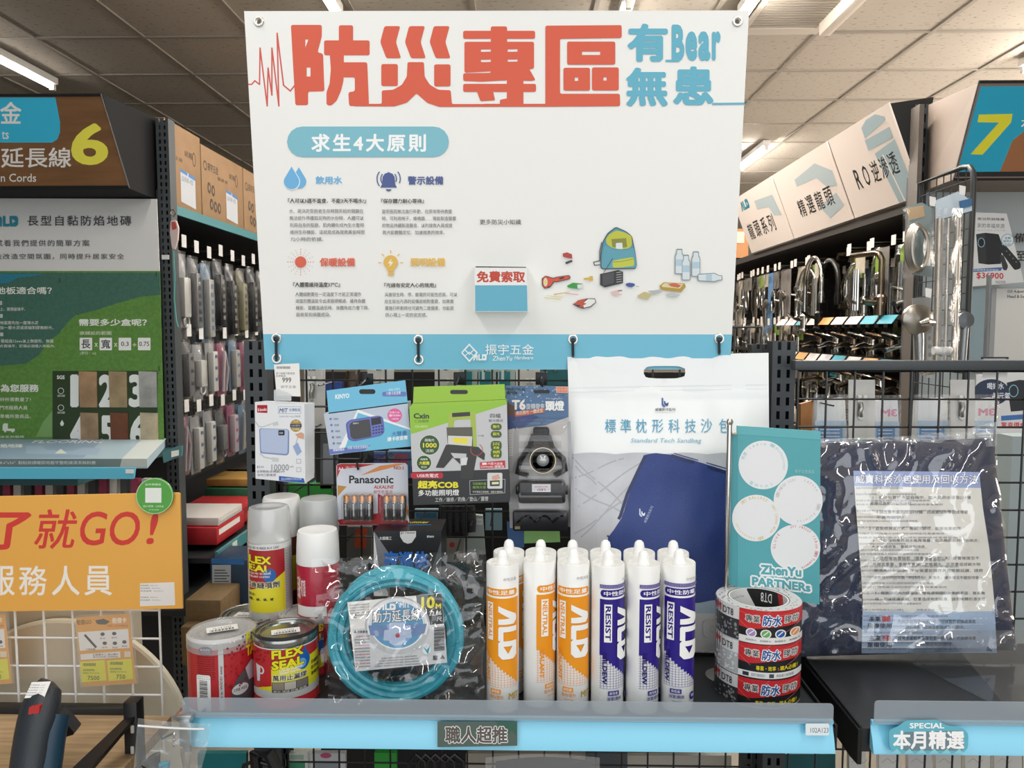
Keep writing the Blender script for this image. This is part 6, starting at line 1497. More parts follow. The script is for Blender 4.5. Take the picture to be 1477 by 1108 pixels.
a.poly([D6(-200, 566), D6(700, 566), D6(700, 612), D6(-200, 612)], '#7d8f90'); a.poly([D6(700, 566), D6(845, 566), D6(845, 612), D6(690, 612)], '#c9cfcb'); a.text('8.6"x36"  黏貼前請確認地面平整乾燥清潔無粉塵', *D6(0, 578), *D6(550, 598), '#e6ebea', b=.01, res=1); a.build('side_print', t, fy)
t = thing('shelf', 'teal edged end shelf under the flat flooring carton with pale blue price rail', 'shelf', P(100, 676, zt-.031))
MB(mat('#25494d', .5)).box(-2.2, P(239, 632, zt).x+.035, 2.15, 2.74, zt-.05, zt-.031).build('tray', t, smooth=False)
y_ = 2.12; m_ = ymap(y_); thin('price_rail', t, m_, [(-40, 675), (194, 675), (192, 691), (-40, 691)], .01, mat('#5fc0e0', .35)); thin('label', t, ymap(y_-.002), [(181, 677), (193, 677), (193, 683), (181, 683)], .0006, PAPER)
fs_ = ymap(2.22); thin('end_cap', t, fs_, [(234, 652), (252, 645), (262, 643.5), (261.5, 658), (236, 668)], .01, mat('#4f7f84', .45)); thin('end_label', t, ymap(2.215), [(247, 651), (258, 649), (258, 657), (247, 660)], .0006, PAPER)
# little packs on the wires below it
cols = ['#8b2f4c', '#2e5f63', '#b5b2ae', '#b5543c', '#3b3d40', '#c4a7b5']
for i in range(15):
    x = 4+i*15.4
    card(rc(x, 691, x+10.5, 716), 2.35, mat(cols[(i*2) % 6], .5), f'small hanging pack, {["first","second","third","fourth","fifth","sixth","seventh","eighth","ninth","tenth","eleventh","twelfth","thirteenth","fourteenth","fifteenth"][i]} from the left between rail and orange sign', grp='little packs above the orange sign', thick=.02)
# orange sign
t = thing('orange_sign', 'orange sign with red GO lettering hung before the white wire grid at left', 'sign', W(130, 880, 1.36)); so = ymap(1.36)
thin('board', t, so, [(-60, 717.5), (256, 711), (259.5, 712.5), (263.5, 878), (-60, 883)], .004, mat('#f0b355', .4, bump=.02))
a = Art(.4)
a.text('了', *Y6(-60, 872), *Y6(182, 1090), '#d8423a', b=.03, shear=.12, res=3); a.text('就', *Y6(195, 855), *Y6(445, 1085), '#d8423a', b=.012, shear=.18, res=3); a.text('GO', *Y6(460, 868), *Y6(805, 1065), '#d8423a', b=.01, shear=.18, res=4); a.text('!', *Y6(840, 880), *Y6(912, 1058), '#d8423a', b=.02, shear=.18, res=4)
Y7 = lambda u, v: (u/3.278, 770+v/3.278)
for i, ch in enumerate('服務人員'):
    x = (-62, 90, 245, 398)[i]; a.text(ch, *Y7(x, 152), *Y7(x+132, 292), '#fbf7ee', b=.012, res=3)
a.poly([Y7(662, 235), Y7(824, 229), Y7(828, 338), Y7(662, 343)], '#efebe6')
for i, y in enumerate((241, 254, 267, 297, 310)): a.text('商品編號 : 4600012', *Y7(664, y), *Y7(745+(i % 3)*14, y+7), '#6a6668', res=1)
a.build('print', t, so)
# round green badge stuck to its corner
t = thing('round_badge', 'round green badge stuck on the top right corner of the orange sign', 'badge', W(222, 741, 1.355)); sb_ = ymap(1.352)
cx, cy = Y6(888, 780); P_ = [(cx+26.8*math.cos(2*PI*i/40), cy+26*math.sin(2*PI*i/40)) for i in range(40)]
thin('disc', t, sb_, P_, .003, mat('#5aa84a', .35)); a = Art(.35); a.ring(cx, cy, 26.5, 25.7, .8, '#cfe6c4', 40)
a.text('台中崇德店', *Y6(835, 707), *Y6(925, 720), '#eaf4e4', b=.01, res=1); a.text('加入好友 : LINE@', *Y6(822, 832), *Y6(942, 846), '#eaf4e4', b=.01, res=1); a.text('即享優惠', *Y6(858, 856), *Y6(914, 862), '#eaf4e4', res=1)
a.rect(*Y6(835, 733), *Y6(928, 818), '#eef3ec'); a.build('print', t, sb_)
# white wire grid + cards
us = [W(x, 950, 1.38).x for x in (-58, -17, 24.4, 65.6, 107, 148, 190, 232)]
vs_ = [W(0, y, 1.38).z for y in (840, 880, 920.8, 961.5, 1002, 1043, 1083)]
t = wiregrid('white_wire_grid', lambda u, v: Vector((u, 1.38, v)), us, vs_[::-1], .0022, mat('#e6e6e4', .35), 'white welded wire grid below the orange sign')
def rental(x0, lab, Y=1.372):
    f = ymap(Y); t = thing('rental_card', lab, 'price card', W(x0+40, 987, Y), 'orange rental cards on the white grid')
    thin('card', t, f, [(x0, 891), (x0+77, 886), (x0+87, 986), (x0+10, 990)], .001, mat('#e7a94c', .4)); a = Art(.4)
    o = x0-109
    Z = lambda u, v: (u/3.278+o, 770+v/3.278)
    a.text('租借GO', *Z(362, 408), *Z(432, 432), '#33302c', b=.01, skew=1); a.text('租借卡', *Z(530, 398), *Z(598, 425), '#fbf6ea', b=.03, skew=1); a.poly([Z(450, 410), Z(490, 402), Z(520, 415), Z(500, 430), Z(460, 428)], '#4a4a48'); a.text('專業工具免費租借', *Z(508, 430), *Z(605, 441), '#c8452f', res=1)
    a.poly([Z(368, 466), Z(606, 450), Z(612, 540), Z(378, 554)], '#f2f1ed'); a.line([Z(400, 478), Z(455, 538)], 3.4, '#34373c')
    for i, (u, v) in enumerate(((485, 475), (540, 472), (495, 518), (543, 518), (588, 512))): a.disc(*Z(u, v), 3.2, 2.6, '#3a3d42', 12); a.text('配件', *Z(u-12, v+16), *Z(u+14, v+24), '#55565a', res=1)
    a.text('工具本體', *Z(405, 542), *Z(450, 551), '#55565a', res=1)
    a.poly([Z(380, 570), Z(568, 557), Z(570, 586), Z(382, 597)], '#f2f1ed'); a.text('切磨鑽木工 需切鐵片', *Z(438, 568), *Z(560, 578), '#3a3c40', b=.01, res=1, skew=1); a.text('實木拆裝(限工具保證金)', *Z(440, 580), *Z(560, 589), '#3a3c40', b=.01, res=1, skew=1); a.rect(*Z(588, 556), *Z(618, 584), '#e9dfc8')
    for k, (u, s_) in enumerate(((378, '7500'), (506, '750'))):
        a.poly([Z(u, 606-k*6), Z(u+116, 597-k*6), Z(u+126, 694-k*6), Z(u+8, 704-k*6)], '#e6e53c')
        for i in range(14): a.rect(*Z(u+14+i*4.4, 612-k*6), *Z(u+16+i*4.4+(i % 2), 626-k*6), '#5a5a30'); a.last = 'text'
        a.text('商品租借押金', *Z(u+14, 640-k*6), *Z(u+70, 650-k*6), '#5a5a30', res=1); a.text('保證金 450 F(Y:3X)', *Z(u+14, 655-k*6), *Z(u+92, 664-k*6), '#5a5a30', res=1); a.text(s_, *Z(u+36+(8 if k else 0), 672-k*6), *Z(u+(92 if not k else 86), 692-k*6), '#2f2f28', b=.0)
    a.build('print', t, f)
    b = MB(film(.12, rough=.1)); b.grid(lambda u, v: f(x0-2+u*84+v*9, 888-u*6+v*104, .004+.001*math.sin(u*6)), 8, 8); b.build('clear_pocket', t)
rental(109, 'orange rental card with yellow labels 7500 and 750 on the white grid')
rental(-70, 'orange rental card cut off at the left edge of the photo')
# cream round board behind the grid
c0 = W(93, 1072, 1.46); b = MB(mat('#cdc7b4', .6, bump=.1)); b.lathe((c0.x, 1.46, c0.z), [(0, 0), (.248, 0), (.252, .004), (.252, .016), (.248, .02), (0, .02)], 72, axis='y')
b.build('round_board', None, loc=(c0.x, 1.47, c0.z-.25), label='large round cream board standing behind the white wire grid', cat='board')
bx = MB(mat('#bdb7a4', .6)); bx.box(-1.6, W(186, 950, 1.5).x, 1.49, 1.555, .3, W(0, 872, 1.5).z); bx.build('cream_panel', None, loc=(-1.2, 1.495, .3), label='flat cream panel filling the space behind the white wire grid at far left', cat='board', smooth=False)
# table
zt = .80
t = thing('work_table', 'small table with pale wood top and black steel frame at the lower left', 'table', (-.9, 1.2, 0))
MB(mat('#a98f6e', .5, var=.18, scale=9, kind='wood')).box(-1.5, W(172, 1080, 1.15).x, .85, 1.325, zt-.02, zt).build('table_top', t, smooth=False)
fm_ = mat('#17181a', .4, bump=.06)
xp0, xp1 = W(178, 1050, 1.2).x, W(198, 1050, 1.2).x
zb_ = W(100, 1019, 1.33).z; 
MB(fm_).box(-1.5, W(190, 1030, 1.33).x, 1.325, 1.345, W(100, 1041, 1.33).z-.002, zb_, b=.002).build('rear_bar', t)
MB(fm_).box(xp0, xp1, 1.2, 1.225, 0, W(190, 1014, 1.2).z, b=.002).build('leg', t)
b = MB(fm_); xx = (xp0+xp1)/2
b.slab([W(182, 1034, 1.205), W(198, 1030, 1.205), W(128, 1112, 1.1), W(100, 1112, 1.1)], (0, .014, -.006)); b.build('brace', t, smooth=False)
b = MB(mat('#c9c7bd', .5)); 
for y_ in (1052, 1082): q = W(191, y_, 1.198); b.box(q.x-.003, q.x+.003, 1.196, 1.2, q.z-.007, q.z+.007, b=.002)
b.build('leg_slot', t)
# multitool
t = thing('power_tool', 'dark cordless multitool with red switch standing on the wooden table top', 'power tool', W(50, 1108, 1.12)+Vector((0, 0, -.06)))
T7 = lambda u, v, Y, h=0: W(u/3.278, 770+v/3.278, Y)
def tp_(v): return T7(*v)
b = MB(mat('#2a3138', .5, bump=.2, scale=250))
spine = [(150+58, 712), (205, 760), (192, 820), (178, 880), (160, 950), (148, 1020), (135, 1110), (125, 1180)]
rad = [16, 27, 30, 30.5, 29, 28.5, 28, 28]
pts = [T7(u, v, 1.16-.012*i) for i, (u, v) in enumerate(spine)]; k = pxm(1.13, .9)
b.tube([pts[0]+Vector((.002, .003, .006))]+pts, [9*k]+[r_*k for r_ in rad], 20, flat=.8); b.build('body', t)
b = MB(mat('#15384c', .45)); b.tube([p+Vector((.016, .012, 0)) for p in pts[3:]], [24*k]*5, 16, flat=.85); b.build('blue_shell', t)
fg = map3(T7(120, 760, 1.125), T7(240, 760, 1.125), T7(100, 860, 1.112))
th = thin('white_label', t, fg, [Y7(150, 702), Y7(240, 698), Y7(210, 772), Y7(115, 778)], .0008, PAPER)
a = Art(.5); 
for i in range(5): a.text('租借編號 0042', *Y7(142-i*5, 712+i*12), *Y7(215-i*5, 719+i*12), '#77787a', res=1)
a.build('print', th, fg)
fg2 = map3(T7(120, 760, 1.115), T7(240, 760, 1.115), T7(100, 860, 1.104)); b = MB(mat('#b02a26', .4)); b.slab([fg2(*Y7(u, v)) for u, v in roundpoly([(138, 820), (188, 812), (184, 850), (132, 856)], 6)], (0, .012, 0)); b.build('switch', t)
b = MB(mat('#1b1c1e', .5)); b.slab([T7(275, 850, 1.15), T7(350, 940, 1.15), T7(345, 952, 1.15), T7(255, 976, 1.15), T7(235, 960, 1.15)], (0, .02, .004)); b.tube([T7(230, 880, 1.15), T7(275, 890, 1.15)], .012, 12); b.build('sanding_pad', t, smooth=False)
# zip bag at the rail
zbm = film(.22, '#cfd6d8', .14, .5, 30); fq = ymap(1.0)
t = thing('zip_bag', 'clear zip bag with small tools clipped at the left end of the cyan rail', 'bag', W(245, 1108, 1.0)-Vector((0, 0, .03)))
MB(zbm).grid(lambda u, v: fq(199+u*104+(-8*v)-max(0, v-.35)*14*u, 1036+v*90+8*math.sin(u*PI*.5)*(1-v), .008*math.sin(PI*u)+.003*NZ.noise(Vector((u*6, v*6, 2)))), 30, 26).build('bag', t)
b = MB(mat('#e4e8e9', .3)); b.tube([fq(199+i*12, 1047+5*math.sin(i/8*1.5), .009) for i in range(9)], .0015, 6); b.build('zip_strip', t)
b = MB(mat('#5b5e61', .3, .8)); b.tube([fq(230, 1056, -.002), fq(234, 1066, -.002), fq(250, 1058, -.002)], .0016, 6); b.build('hex_key', t)
b = MB(mat('#232528', .5)); b.tube([fq(212, 1104, -.004), fq(222, 1090, -.004), fq(220, 1125, -.004)], .009, 10); b.build('black_knob', t)
b = MB(mat('#2aa5c0', .4)); b.tube([fq(232, 1104, -.004), fq(240, 1100, -.004), fq(238, 1125, -.004)], .005, 10); b.build('teal_part', t)
b = MB(CHROME)
for i in range(3): c0 = fq(252, 1060+i*7, -.003); b.lathe(c0, [(0, -.004), (.003, -.002), (.003, .002), (0, .004)], 10)
b.tube([fq(262, 1078, -.003), fq(268, 1112, -.003)], .003, 8); b.build('screw', t)

# ============================================================= LEFT AISLE
GX = -1.33
t = thing('aisle_shelving', 'dark shelving of the left aisle with teal shelf edges', 'shelving', (-1.6, 2.8, 0))
MB(mat('#1a1b1c', .7)).box(-2.0, -1.98, 2.82, 6.6, 0, 2.0).build('back_panel', t, smooth=False)
tealE = mat('#3f7f86', .45)
for z0, z1, xo in ((1.925, 1.958, -1.30), (.605, .65, -1.18)):
    b = MB(tealE); b.box(xo-.012, xo, 2.84, 6.6, z0, z1); b.build('shelf_edge', t, smooth=False)
    b = MB(mat('#242628', .5)); b.box(-1.98, xo-.012, 2.84, 6.6, z0, z0+.02); b.build('shelf_board', t, smooth=False)
for i in range(6):
    y = 2.98+i*.24; b = MB(mat('#c9d3c4', .5)); b.box(-1.18, -1.1785, y, y+.05, .612, .645); b.build('price_label', t, smooth=False)
MB(mat('#222325', .5)).box(-1.98, -1.2, 2.84, 6.6, .10, .12).build('base_board', t, smooth=False)
# peg wires
b = MB(WIRE)
for z in [.75+.06*i for i in range(20)]: b.tube([(-1.9, 2.85, z), (-1.9, 5, z)], .0025, 4)
for y in [2.9+.06*i for i in range(30)]: b.tube([(-1.895, y, .7), (-1.895, y, 1.9)], .0025, 4)
b.build('wire_back', t)
# cartons on top
cb = mat('#947452', .65, var=.06, scale=12)
for i, (y0, y1) in enumerate(((2.83, 3.137), (3.145, 3.60), (3.61, 4.06), (4.07, 4.5), (4.52, 4.95))):
    t = thing('carton', f'brown carton on the top shelf of the left aisle, {["nearest the post", "second from the post", "third, partly behind the white board", "fourth, behind the white board", "farthest of the row"][i]}', 'carton', (-1.5, (y0+y1)/2, 1.958), 'brown cartons on the left aisle top shelf')
    zt = 2.275-(.02 if i else 0)
    MB(cb).box(-1.75, GX, y0, y1, 1.96, zt, b=.003).build('carton', t)
    if i > 2: continue
    a = Art(.6); L = y1-.02; 
    fc = lambda x, y, h, L=y0: Vector((GX+.0003+h, L+x, 1.96+y))
    k = 1 if i else .62; o_ = 0 if i else -.13
    ink = '#4a3a2c'
    def tt(s_, x0, z1, x1, z0, c=ink, **kk): a.text(s_, x0+o_, z1, x1+o_, z0, c, **kk)
    a.tf = lambda x, y: (x, y)
    def up(P): return P
    for (sx0, s1, sx1, s0, s_) in ((.06, .235, .17, .20, '振宇五金'), (.16, .195, .19, .18, '電線'), (.20, .195, .23, .18, '品質'), (.24, .195, .27, .18, '保證'), (.29, .235, .36, .21, '紙箱'), ):
        if sx0+o_ > 0: a.text(s_, sx0+o_, s1, sx1+o_, s0, ink, b=.02, res=1)
    if i: a.ring(.035, .215, .018, .02, .006, ink, 16)
    a.ring(.375+o_, .215, .016, .028, .005, ink, 16)
    for u, v in ((.07, .13), (.11, .125), (.09, .065), (.13, .06), (.17, .06)):
        if u+o_ > .02: a.disc(u+o_, v, .018, .024, ink, 16); a.disc(u+.002+o_, v, .006, .012, '#a08058', 8); a.last = ''
    a.poly([(.25+o_, .155), (.38+o_, .145), (.38+o_, -.0+.02), (.25+o_, .03)], '#b9bcc2'); a.poly([(.25+o_, .155), (.31+o_, .15), (.31+o_, .138), (.25+o_, .143)], '#3d7ab8'); a.poly([(.32+o_, .15), (.38+o_, .145), (.38+o_, .132), (.32+o_, .137)], '#3d7ab8')
    a.text('延長線 A型', .26+o_, .13, .36+o_, .11, '#5a6474', res=1)
    a.build('print', t, fc)
# hanging packs, rows
def tagm(x, y, z, par=None, sx=1): 
    b = MB(mat('#c9c9c8', .5)); b.box(x-.001*sx, x, y-.02, y+.02, z-.028, z+.02); return b
def hookset(t, y, z, X, back, sx=1, long=.3):
    b = MB(STEEL); b.tube([(X-sx*long, y, z+.004), (X-sx*.004, y, z), (X-sx*.004, y, z+.012)], .002, 5); b.build('hook', t)
    tagm(X, y, z, sx=sx).build('price_tag', t, smooth=False)
ords = ['nearest', 'second', 'third', 'fourth', 'fifth', 'sixth', 'seventh', 'eighth', 'ninth', 'tenth', 'eleventh', 'twelfth', 'thirteenth', 'fourteenth', 'fifteenth', 'sixteenth']
def strip_pack(i, y, ztop, H, wd, body, X, rowname, style=0, sockets=6, sx=1, hk=True):
    t = thing('hanging_pack', f'clear pack with {["white power strip", "black power strip", "grey plug adapter", "pink and white cable", "white extension lead"][style]}, {ords[i]} in the {rowname}', 'pack', (X-.02*sx, y, ztop-H), 'cable and power strip packs in the left aisle')
    if hk: hookset(t, y, ztop+.04, X+.02*sx, 0, sx)
    for k in range(2 if hk else 1):
        x = X-.03*sx*k
        b = MB(mat(body[0], .45)); b.box(x-.002*sx, x, y-wd/2, y+wd/2, ztop-H*.99, ztop-.01, b=.001); b.build('backing_card', t, smooth=False)
        if k: continue
        b = MB(mat(body[1], .35))
        if style in (0, 1, 4):
            b.box(x+.001*sx, x+.028*sx, y-wd*.26, y+wd*.26, ztop-H*.92, ztop-H*.22, b=.005); b.build('power_strip', t)
            c = MB(mat(body[2], .4))
            for s_ in range(sockets):
                z = ztop-H*(.28+.6*s_/sockets); c.box(x+.0285*sx, x+.0295*sx, y-wd*.12, y+wd*.12, z-H*.055, z)
            c.build('socket', t, smooth=False)
        elif style == 2:
            b.box(x+.001*sx, x+.03*sx, y-wd*.3, y+wd*.3, ztop-H*.75, ztop-H*.3, b=.006); b.tube([(x+.02*sx, y+wd*.25*math.cos(q*.7), ztop-H*.8+wd*.22*math.sin(q*.7)) for q in range(10)], .004, 6); b.build('adapter', t)
        else:
            b.tube([(x+.012*sx, y-wd*.2, ztop-H*.9), (x+.02*sx, y-wd*.24, ztop-H*.5), (x+.016*sx, y, ztop-H*.2), (x+.02*sx, y+wd*.2, ztop-H*.5), (x+.012*sx, y+wd*.15, ztop-H*.9)], .008, 8); b.build('cable', t)
    f = lambda u, v: Vector((X+sx*(.003+.030*min(1, 3*u, 3*(1-u))*min(1, 3*v, 3*(1-v))), y-wd/2+u*wd, ztop-v*H))
    MB(film(.01, rough=.2, bump=.4, scale=30, ior=1.25)).grid(f, 8, 10).build('clear_cover', t)
    return t
pal = [('#4d6378', '#8f8e8a', '#4f6b88'), ('#232a33', '#18191b', '#6a6a68'), ('#5c5a48', '#79765e', '#4a4a48'), ('#743f56', '#998f94', '#8c3d6a'), ('#77797c', '#a9a9a6', '#4a5a7a'), ('#3f4246', '#5f6062', '#303236')]
Y1 = [2.92, 3.03, 3.15, 3.27, 3.40, 3.53, 3.66, 3.79, 3.92, 4.05]
st1 = [2, 4, 0, 1, 1, 4, 1, 2, 0, 1]; pl1 = [4, 5, 0, 1, 1, 2, 1, 5, 0, 1]
for i, y in enumerate(Y1): strip_pack(i, y, 1.80-.01*(i % 3), .34-.03*(i % 2), .095, pal[pl1[i]], GX, 'top row of the left aisle', st1[i])
st2 = [4, 2, 4, 3, 0, 3, 4, 0, 2, 3]; pl2 = [5, 4, 4, 3, 0, 3, 4, 5, 0, 2]
for i, y in enumerate(Y1): strip_pack(i, y+.02, 1.46-.012*(i % 2), .24, .09, pal[pl2[i]], GX, 'second row of the left aisle', st2[i], sockets=3)
st3 = [3, 4, 4, 2, 0, 3, 2, 4, 0, 2]; pl3 = [3, 4, 4, 5, 3, 0, 4, 4, 5, 1]
for i, y in enumerate(Y1): strip_pack(i, y-.02, 1.17-.01*(i % 2), .24, .085, pal[pl3[i]], GX, 'third row of the left aisle', st3[i], sockets=3)
# boxes on the lower shelf
lowb = [(2.93, 3.22, .65, .72, '#b0262e', 'red'), (3.24, 3.46, .65, .73, '#a82c30', 'dark red and white'), (3.48, 3.68, .65, .76, '#2f6a4c', 'green'), (3.70, 3.95, .65, .80, '#4a4238', 'dark brown'), (2.95, 3.2, .722, .755, '#c9c4c0', 'white'), (3.5, 3.75, .765, .80, '#b08a4a', 'tan')]
for i, (y0, y1, z0, z1, c, nm) in enumerate(lowb):
    t = thing('product_box', f'{nm} flat carton on the low shelf of the left aisle', 'box', (-1.35, (y0+y1)/2, z0), None)
    MB(mat(c, .45)).box(-1.5, -1.22-.02*(i % 2), y0, y1, z0+.001, z1, b=.002).build('carton', t)
    a = Art(.4); a.rect(.02, .012, y1-y0-.05, (z1-z0)*.5, '#e3dfda' if i % 2 == 0 else '#8a2024'); a.build('print', t, lambda x, y, h, y0=y0, z1=z1, i=i: Vector((-1.22-.02*(i % 2)+.0005+h, y0+x, z1-y)))
# boxes on the floor level
t = thing('product_box', 'blue and white carton with small print low in the left aisle', 'box', (-1.25, 2.95, .3)); q = ymap(2.62)
P1 = [q(305, 878), q(352, 882)]; b = MB(mat('#20374f', .4)); b.box(P1[0].x, P1[1].x+.02, 2.62, 2.80, q(305, 878).z, q(305, 808).z, b=.002); b.build('carton', t)
a = Art(.4); a.rect(306, 815, 333, 874, '#aeb6bb'); a.poly([(305, 806), (352, 806), (352, 815), (305, 813)], '#2f6fb0')
for i in range(9): a.rect(309, 822+i*4, 325+((i*3) % 7), 823.6+i*4, '#4a5560')
for i in range(9): a.rect(320+i*1.3, 864, 320.7+i*1.3, 871, '#2b3036')
a.build('print', t, q)
MB(mat('#1d1f21', .5)).box(-1.6, P1[1].x+.1, 2.6, 4.5, q(305, 878).z-.02, q(305, 878).z-.001).build('low_shelf', None, loc=(-1.4, 3.5, q(305, 878).z-.02), label='dark low shelf board carrying the blue and white carton', cat='shelf', smooth=False)
for i, (x0, x1, y0, y1, Y, nm) in enumerate(((268, 318, 866, 905, 2.45, 'long brown'), (262, 300, 905, 960, 2.40, 'lower brown'))):
    q = ymap(Y); b = MB(mat('#6b5638', .65, var=.1)); p = q(x0, y1); r2 = q(x1, y0); b.box(p.x, r2.x, Y, Y+.5, p.z, r2.z, b=.003); b.build('carton', None, loc=(p.x, Y, p.z), label=f'{nm} carton in shadow low in the left aisle', cat='carton')
# keyring cutter hanging on the post
t = thing('hanging_tool', 'small red and white tool with teal cord hanging from the corner post', 'tool', W(252, 470, 2.68)); q = ymap(2.68)
b = MB(STEEL); b.tube([q(248, 303), q(246, 308), q(250, 312), q(254, 308), q(251, 303)], .003, 6, closed=True); b.build('ring', t)
b = MB(mat('#c9b5b0', .4)); b.slab([q(x, y) for x, y in roundpoly([(246, 318), (253, 317), (257, 328), (256, 345), (252, 360), (248, 358), (245, 335)], 3)], (0, .01, 0)); b.build('handle', t, smooth=False)
b = MB(mat('#b3473f', .4)); b.slab([q(x, y, .001) for x, y in roundpoly([(247, 320), (253, 320), (255, 330), (248, 332)], 2)], (0, .01, 0)); b.build('head', t, smooth=False)
b = MB(mat('#3d8f88', .5)); b.tube([q(250, 362), q(252, 400), q(251, 430), q(254, 462), q(257, 472)], .0028, 6); b.build('cord', t)
b = MB(mat('#d9d9d4', .5)); p = W(238, 371, 2.735); b.box(p.x-.012, p.x+.014, 2.735, 2.738, p.z-.008, p.z+.008); b.build('post_label', None, loc=p, label='little white label stuck on the left corner post', cat='label', smooth=False)

# ============================================================= RIGHT AISLE
RX = 1.40
upright('shelf_post', W(1322, 400, 2.75).x, 2.75, 0, W(1320, 150, 2.75).z, wd=.045, pitch=.05, label='tall dark slotted post at the right aisle corner beside the slanted white signs', depth=.05)
b = MB(mat('#5e5751', .6)); p0 = W(1316, 500, 2.74); b.box(W(1309, 400, 2.74).x, W(1315.5, 400, 2.74).x, 2.70, 2.76, 0, W(1312, 155, 2.74).z); b.build('post_cover', None, loc=(p0.x, 2.74, 0), label='brown grey post cover strip at the right aisle corner', cat='panel', smooth=False)
t = thing('header_sign', 'boxed aisle header with yellow number seven on teal and brown', 'sign', (1.8, 2.8, 1.98))
TL_ = W(1413, 118.5, 2.36); BL_ = W(1375, 259, 2.50); RXh = 1.405; BT = Vector((RXh, 2.8, W(1325, 155, 2.8).z)); BB = Vector((RXh, 2.8, W(1325, 278, 2.8).z)); xr_ = 2.6
b = MB(mat('#85776d', .6, bump=.05)); b.hexa([BL_, dx(BL_, xr_), dx(BB, xr_), BB, TL_, dx(TL_, xr_), dx(BT, xr_), BT]); b.build('box', t, smooth=False)
hm7 = map3(TL_, BL_, dx(BL_, xr_)); a = Art(.35)
ZR4 = lambda u, v: (1050+u/3.459, v/3.459)
a.poly([ZR4(1262, 432), ZR4(1600, 428), ZR4(1600, 855), ZR4(1145, 858)], '#27a8cb'); a.poly([ZR4(1478, 655), ZR4(1600, 640), ZR4(1600, 855), ZR4(1355, 858), ZR4(1380, 800), ZR4(1420, 700)], '#a06c48')
a.poly([ZR4(1145, 858), ZR4(1600, 855), ZR4(1600, 880), ZR4(1138, 882)], '#2a2b2c')
a.poly([ZR4(*p) for p in ((1252, 572), (1420, 568), (1412, 612), (1270, 772), (1210, 770), (1352, 612), (1245, 610))], '#e6df3c'); a.text('水', *ZR4(1462, 585), *ZR4(1530, 640), '#f2f2f0', b=.02)
a.build('print', t, hm7)
b = MB(mat('#1b1c1d', .4)); e1, e2 = hm7(1412, 118, .002), hm7(1375, 259, .002); b.tube([dx(e1, xr_), e1, e2, dx(e2, xr_)], .0045, 6); b.build('trim', t)
# end panel
q = ymap(2.79)
MB(mat('#b9c2c4', .6)).box(W(1330, 300, 2.79).x, 3.2, 2.79, 2.82, 0, 2.06).build('end_panel', None, loc=(2.2, 2.8, 0), label='pale grey blue end board below the number seven sign', cat='panel', smooth=False)
t = thing('light_strip', 'pale horizontal band and black rail under the number seven sign', 'trim', q(1430, 275)); q = ymap(2.77)
thin('pale_band', t, q, [(1400, 259), (1520, 256), (1520, 266), (1404, 268)], .006, mat('#d5d6d6', .4)); thin('black_rail', t, q, [(1404, 268.5), (1520, 268), (1520, 271), (1404, 271.5)], .008, BLACK)
q = ymap(2.765); a = Art(.5); a.text('備完', 1463, 336, 1500, 350, '#2f3133', b=.02); a.text('更至', 1450, 362, 1480, 377, '#2f3133', b=.02); a.text('善', 1486, 362, 1500, 377, '#2f3133', b=.02)
t = thing('wall_text', 'black lettering on the pale end board at the right edge', 'lettering', q(1470, 380)); a.build('lettering', t, q)
# speaker flyer
q = ymap(2.62); t = thing('flyer', 'tilted flyer picturing a black speaker box and remote with red price 36900', 'flyer', q(1430, 410))
thin('sheet', t, q, [(1399, 306), (1452, 308), (1477, 407), (1396, 414)], .001, mat('#dfe0e0', .45)); a = Art(.45)
ZF = lambda u, v: (1050+u/3.459, 280+v/3.459)
a.text('衛浴熱銷推薦', *ZF(1244, 116), *ZF(1380, 130), '#55585c', b=.02, res=1, skew=-1); a.text('家的幸福泉源', *ZF(1244, 145), *ZF(1380, 168), '#6a6c70', b=.005, res=1, skew=-1); a.text('飲用品質生活再升級', *ZF(1244, 176), *ZF(1385, 186), '#b9babc', res=1)
a.poly([ZF(1238, 200), ZF(1285, 193), ZF(1350, 200), ZF(1368, 250), ZF(1362, 348), ZF(1300, 352), ZF(1250, 345)], '#26282b'); a.poly([ZF(1240, 202), ZF(1282, 197), ZF(1290, 345), ZF(1252, 342)], '#34373b'); a.ring(*ZF(1264, 242), 5.2, 7, 1, '#8fb9d2', 24); a.disc(*ZF(1264, 242), 3.8, 5.4, '#1d1f21', 18)
a.poly(roundpoly([ZF(1350, 262), ZF(1380, 250), ZF(1462, 345), ZF(1460, 372), ZF(1430, 380), ZF(1370, 300)], 3), '#2a2c2f'); a.poly(roundpoly([ZF(1355, 300), ZF(1375, 305), ZF(1398, 360), ZF(1390, 382), ZF(1372, 378)], 2), '#3a3c40')
for i in range(4): a.disc(*ZF(1390+i*16, 285+i*18), 1, 1, '#8a8c90', 8); a.last = 'text'
a.disc(*ZF(1395, 230), 9.2, 9.2, '#7fa9c4', 26); a.disc(*ZF(1395, 230), 8, 8, '#dfe8ec', 26); a.text('全新', *ZF(1380, 212), *ZF(1412, 226), '#4a6a84', b=.02, res=1); a.text('變頻式', *ZF(1374, 229), *ZF(1416, 241), '#4a6a84', b=.01, res=1); a.text('加熱', *ZF(1380, 244), *ZF(1410, 256), '#4a6a84', res=1)
a.poly([ZF(1205, 375), ZF(1370, 365), ZF(1362, 382), ZF(1205, 390)], '#3d6ba8'); a.text('加贈標準安裝服務', *ZF(1225, 374), *ZF(1350, 384), '#e3e9f2', res=1)
a.text('$36900', *ZF(1240, 390), *ZF(1375, 425), '#c8323e', b=.02, skew=-1); a.text('商品型號', *ZF(1335, 432), *ZF(1385, 446), '#77797c', res=1)
a.build('print', t, q)
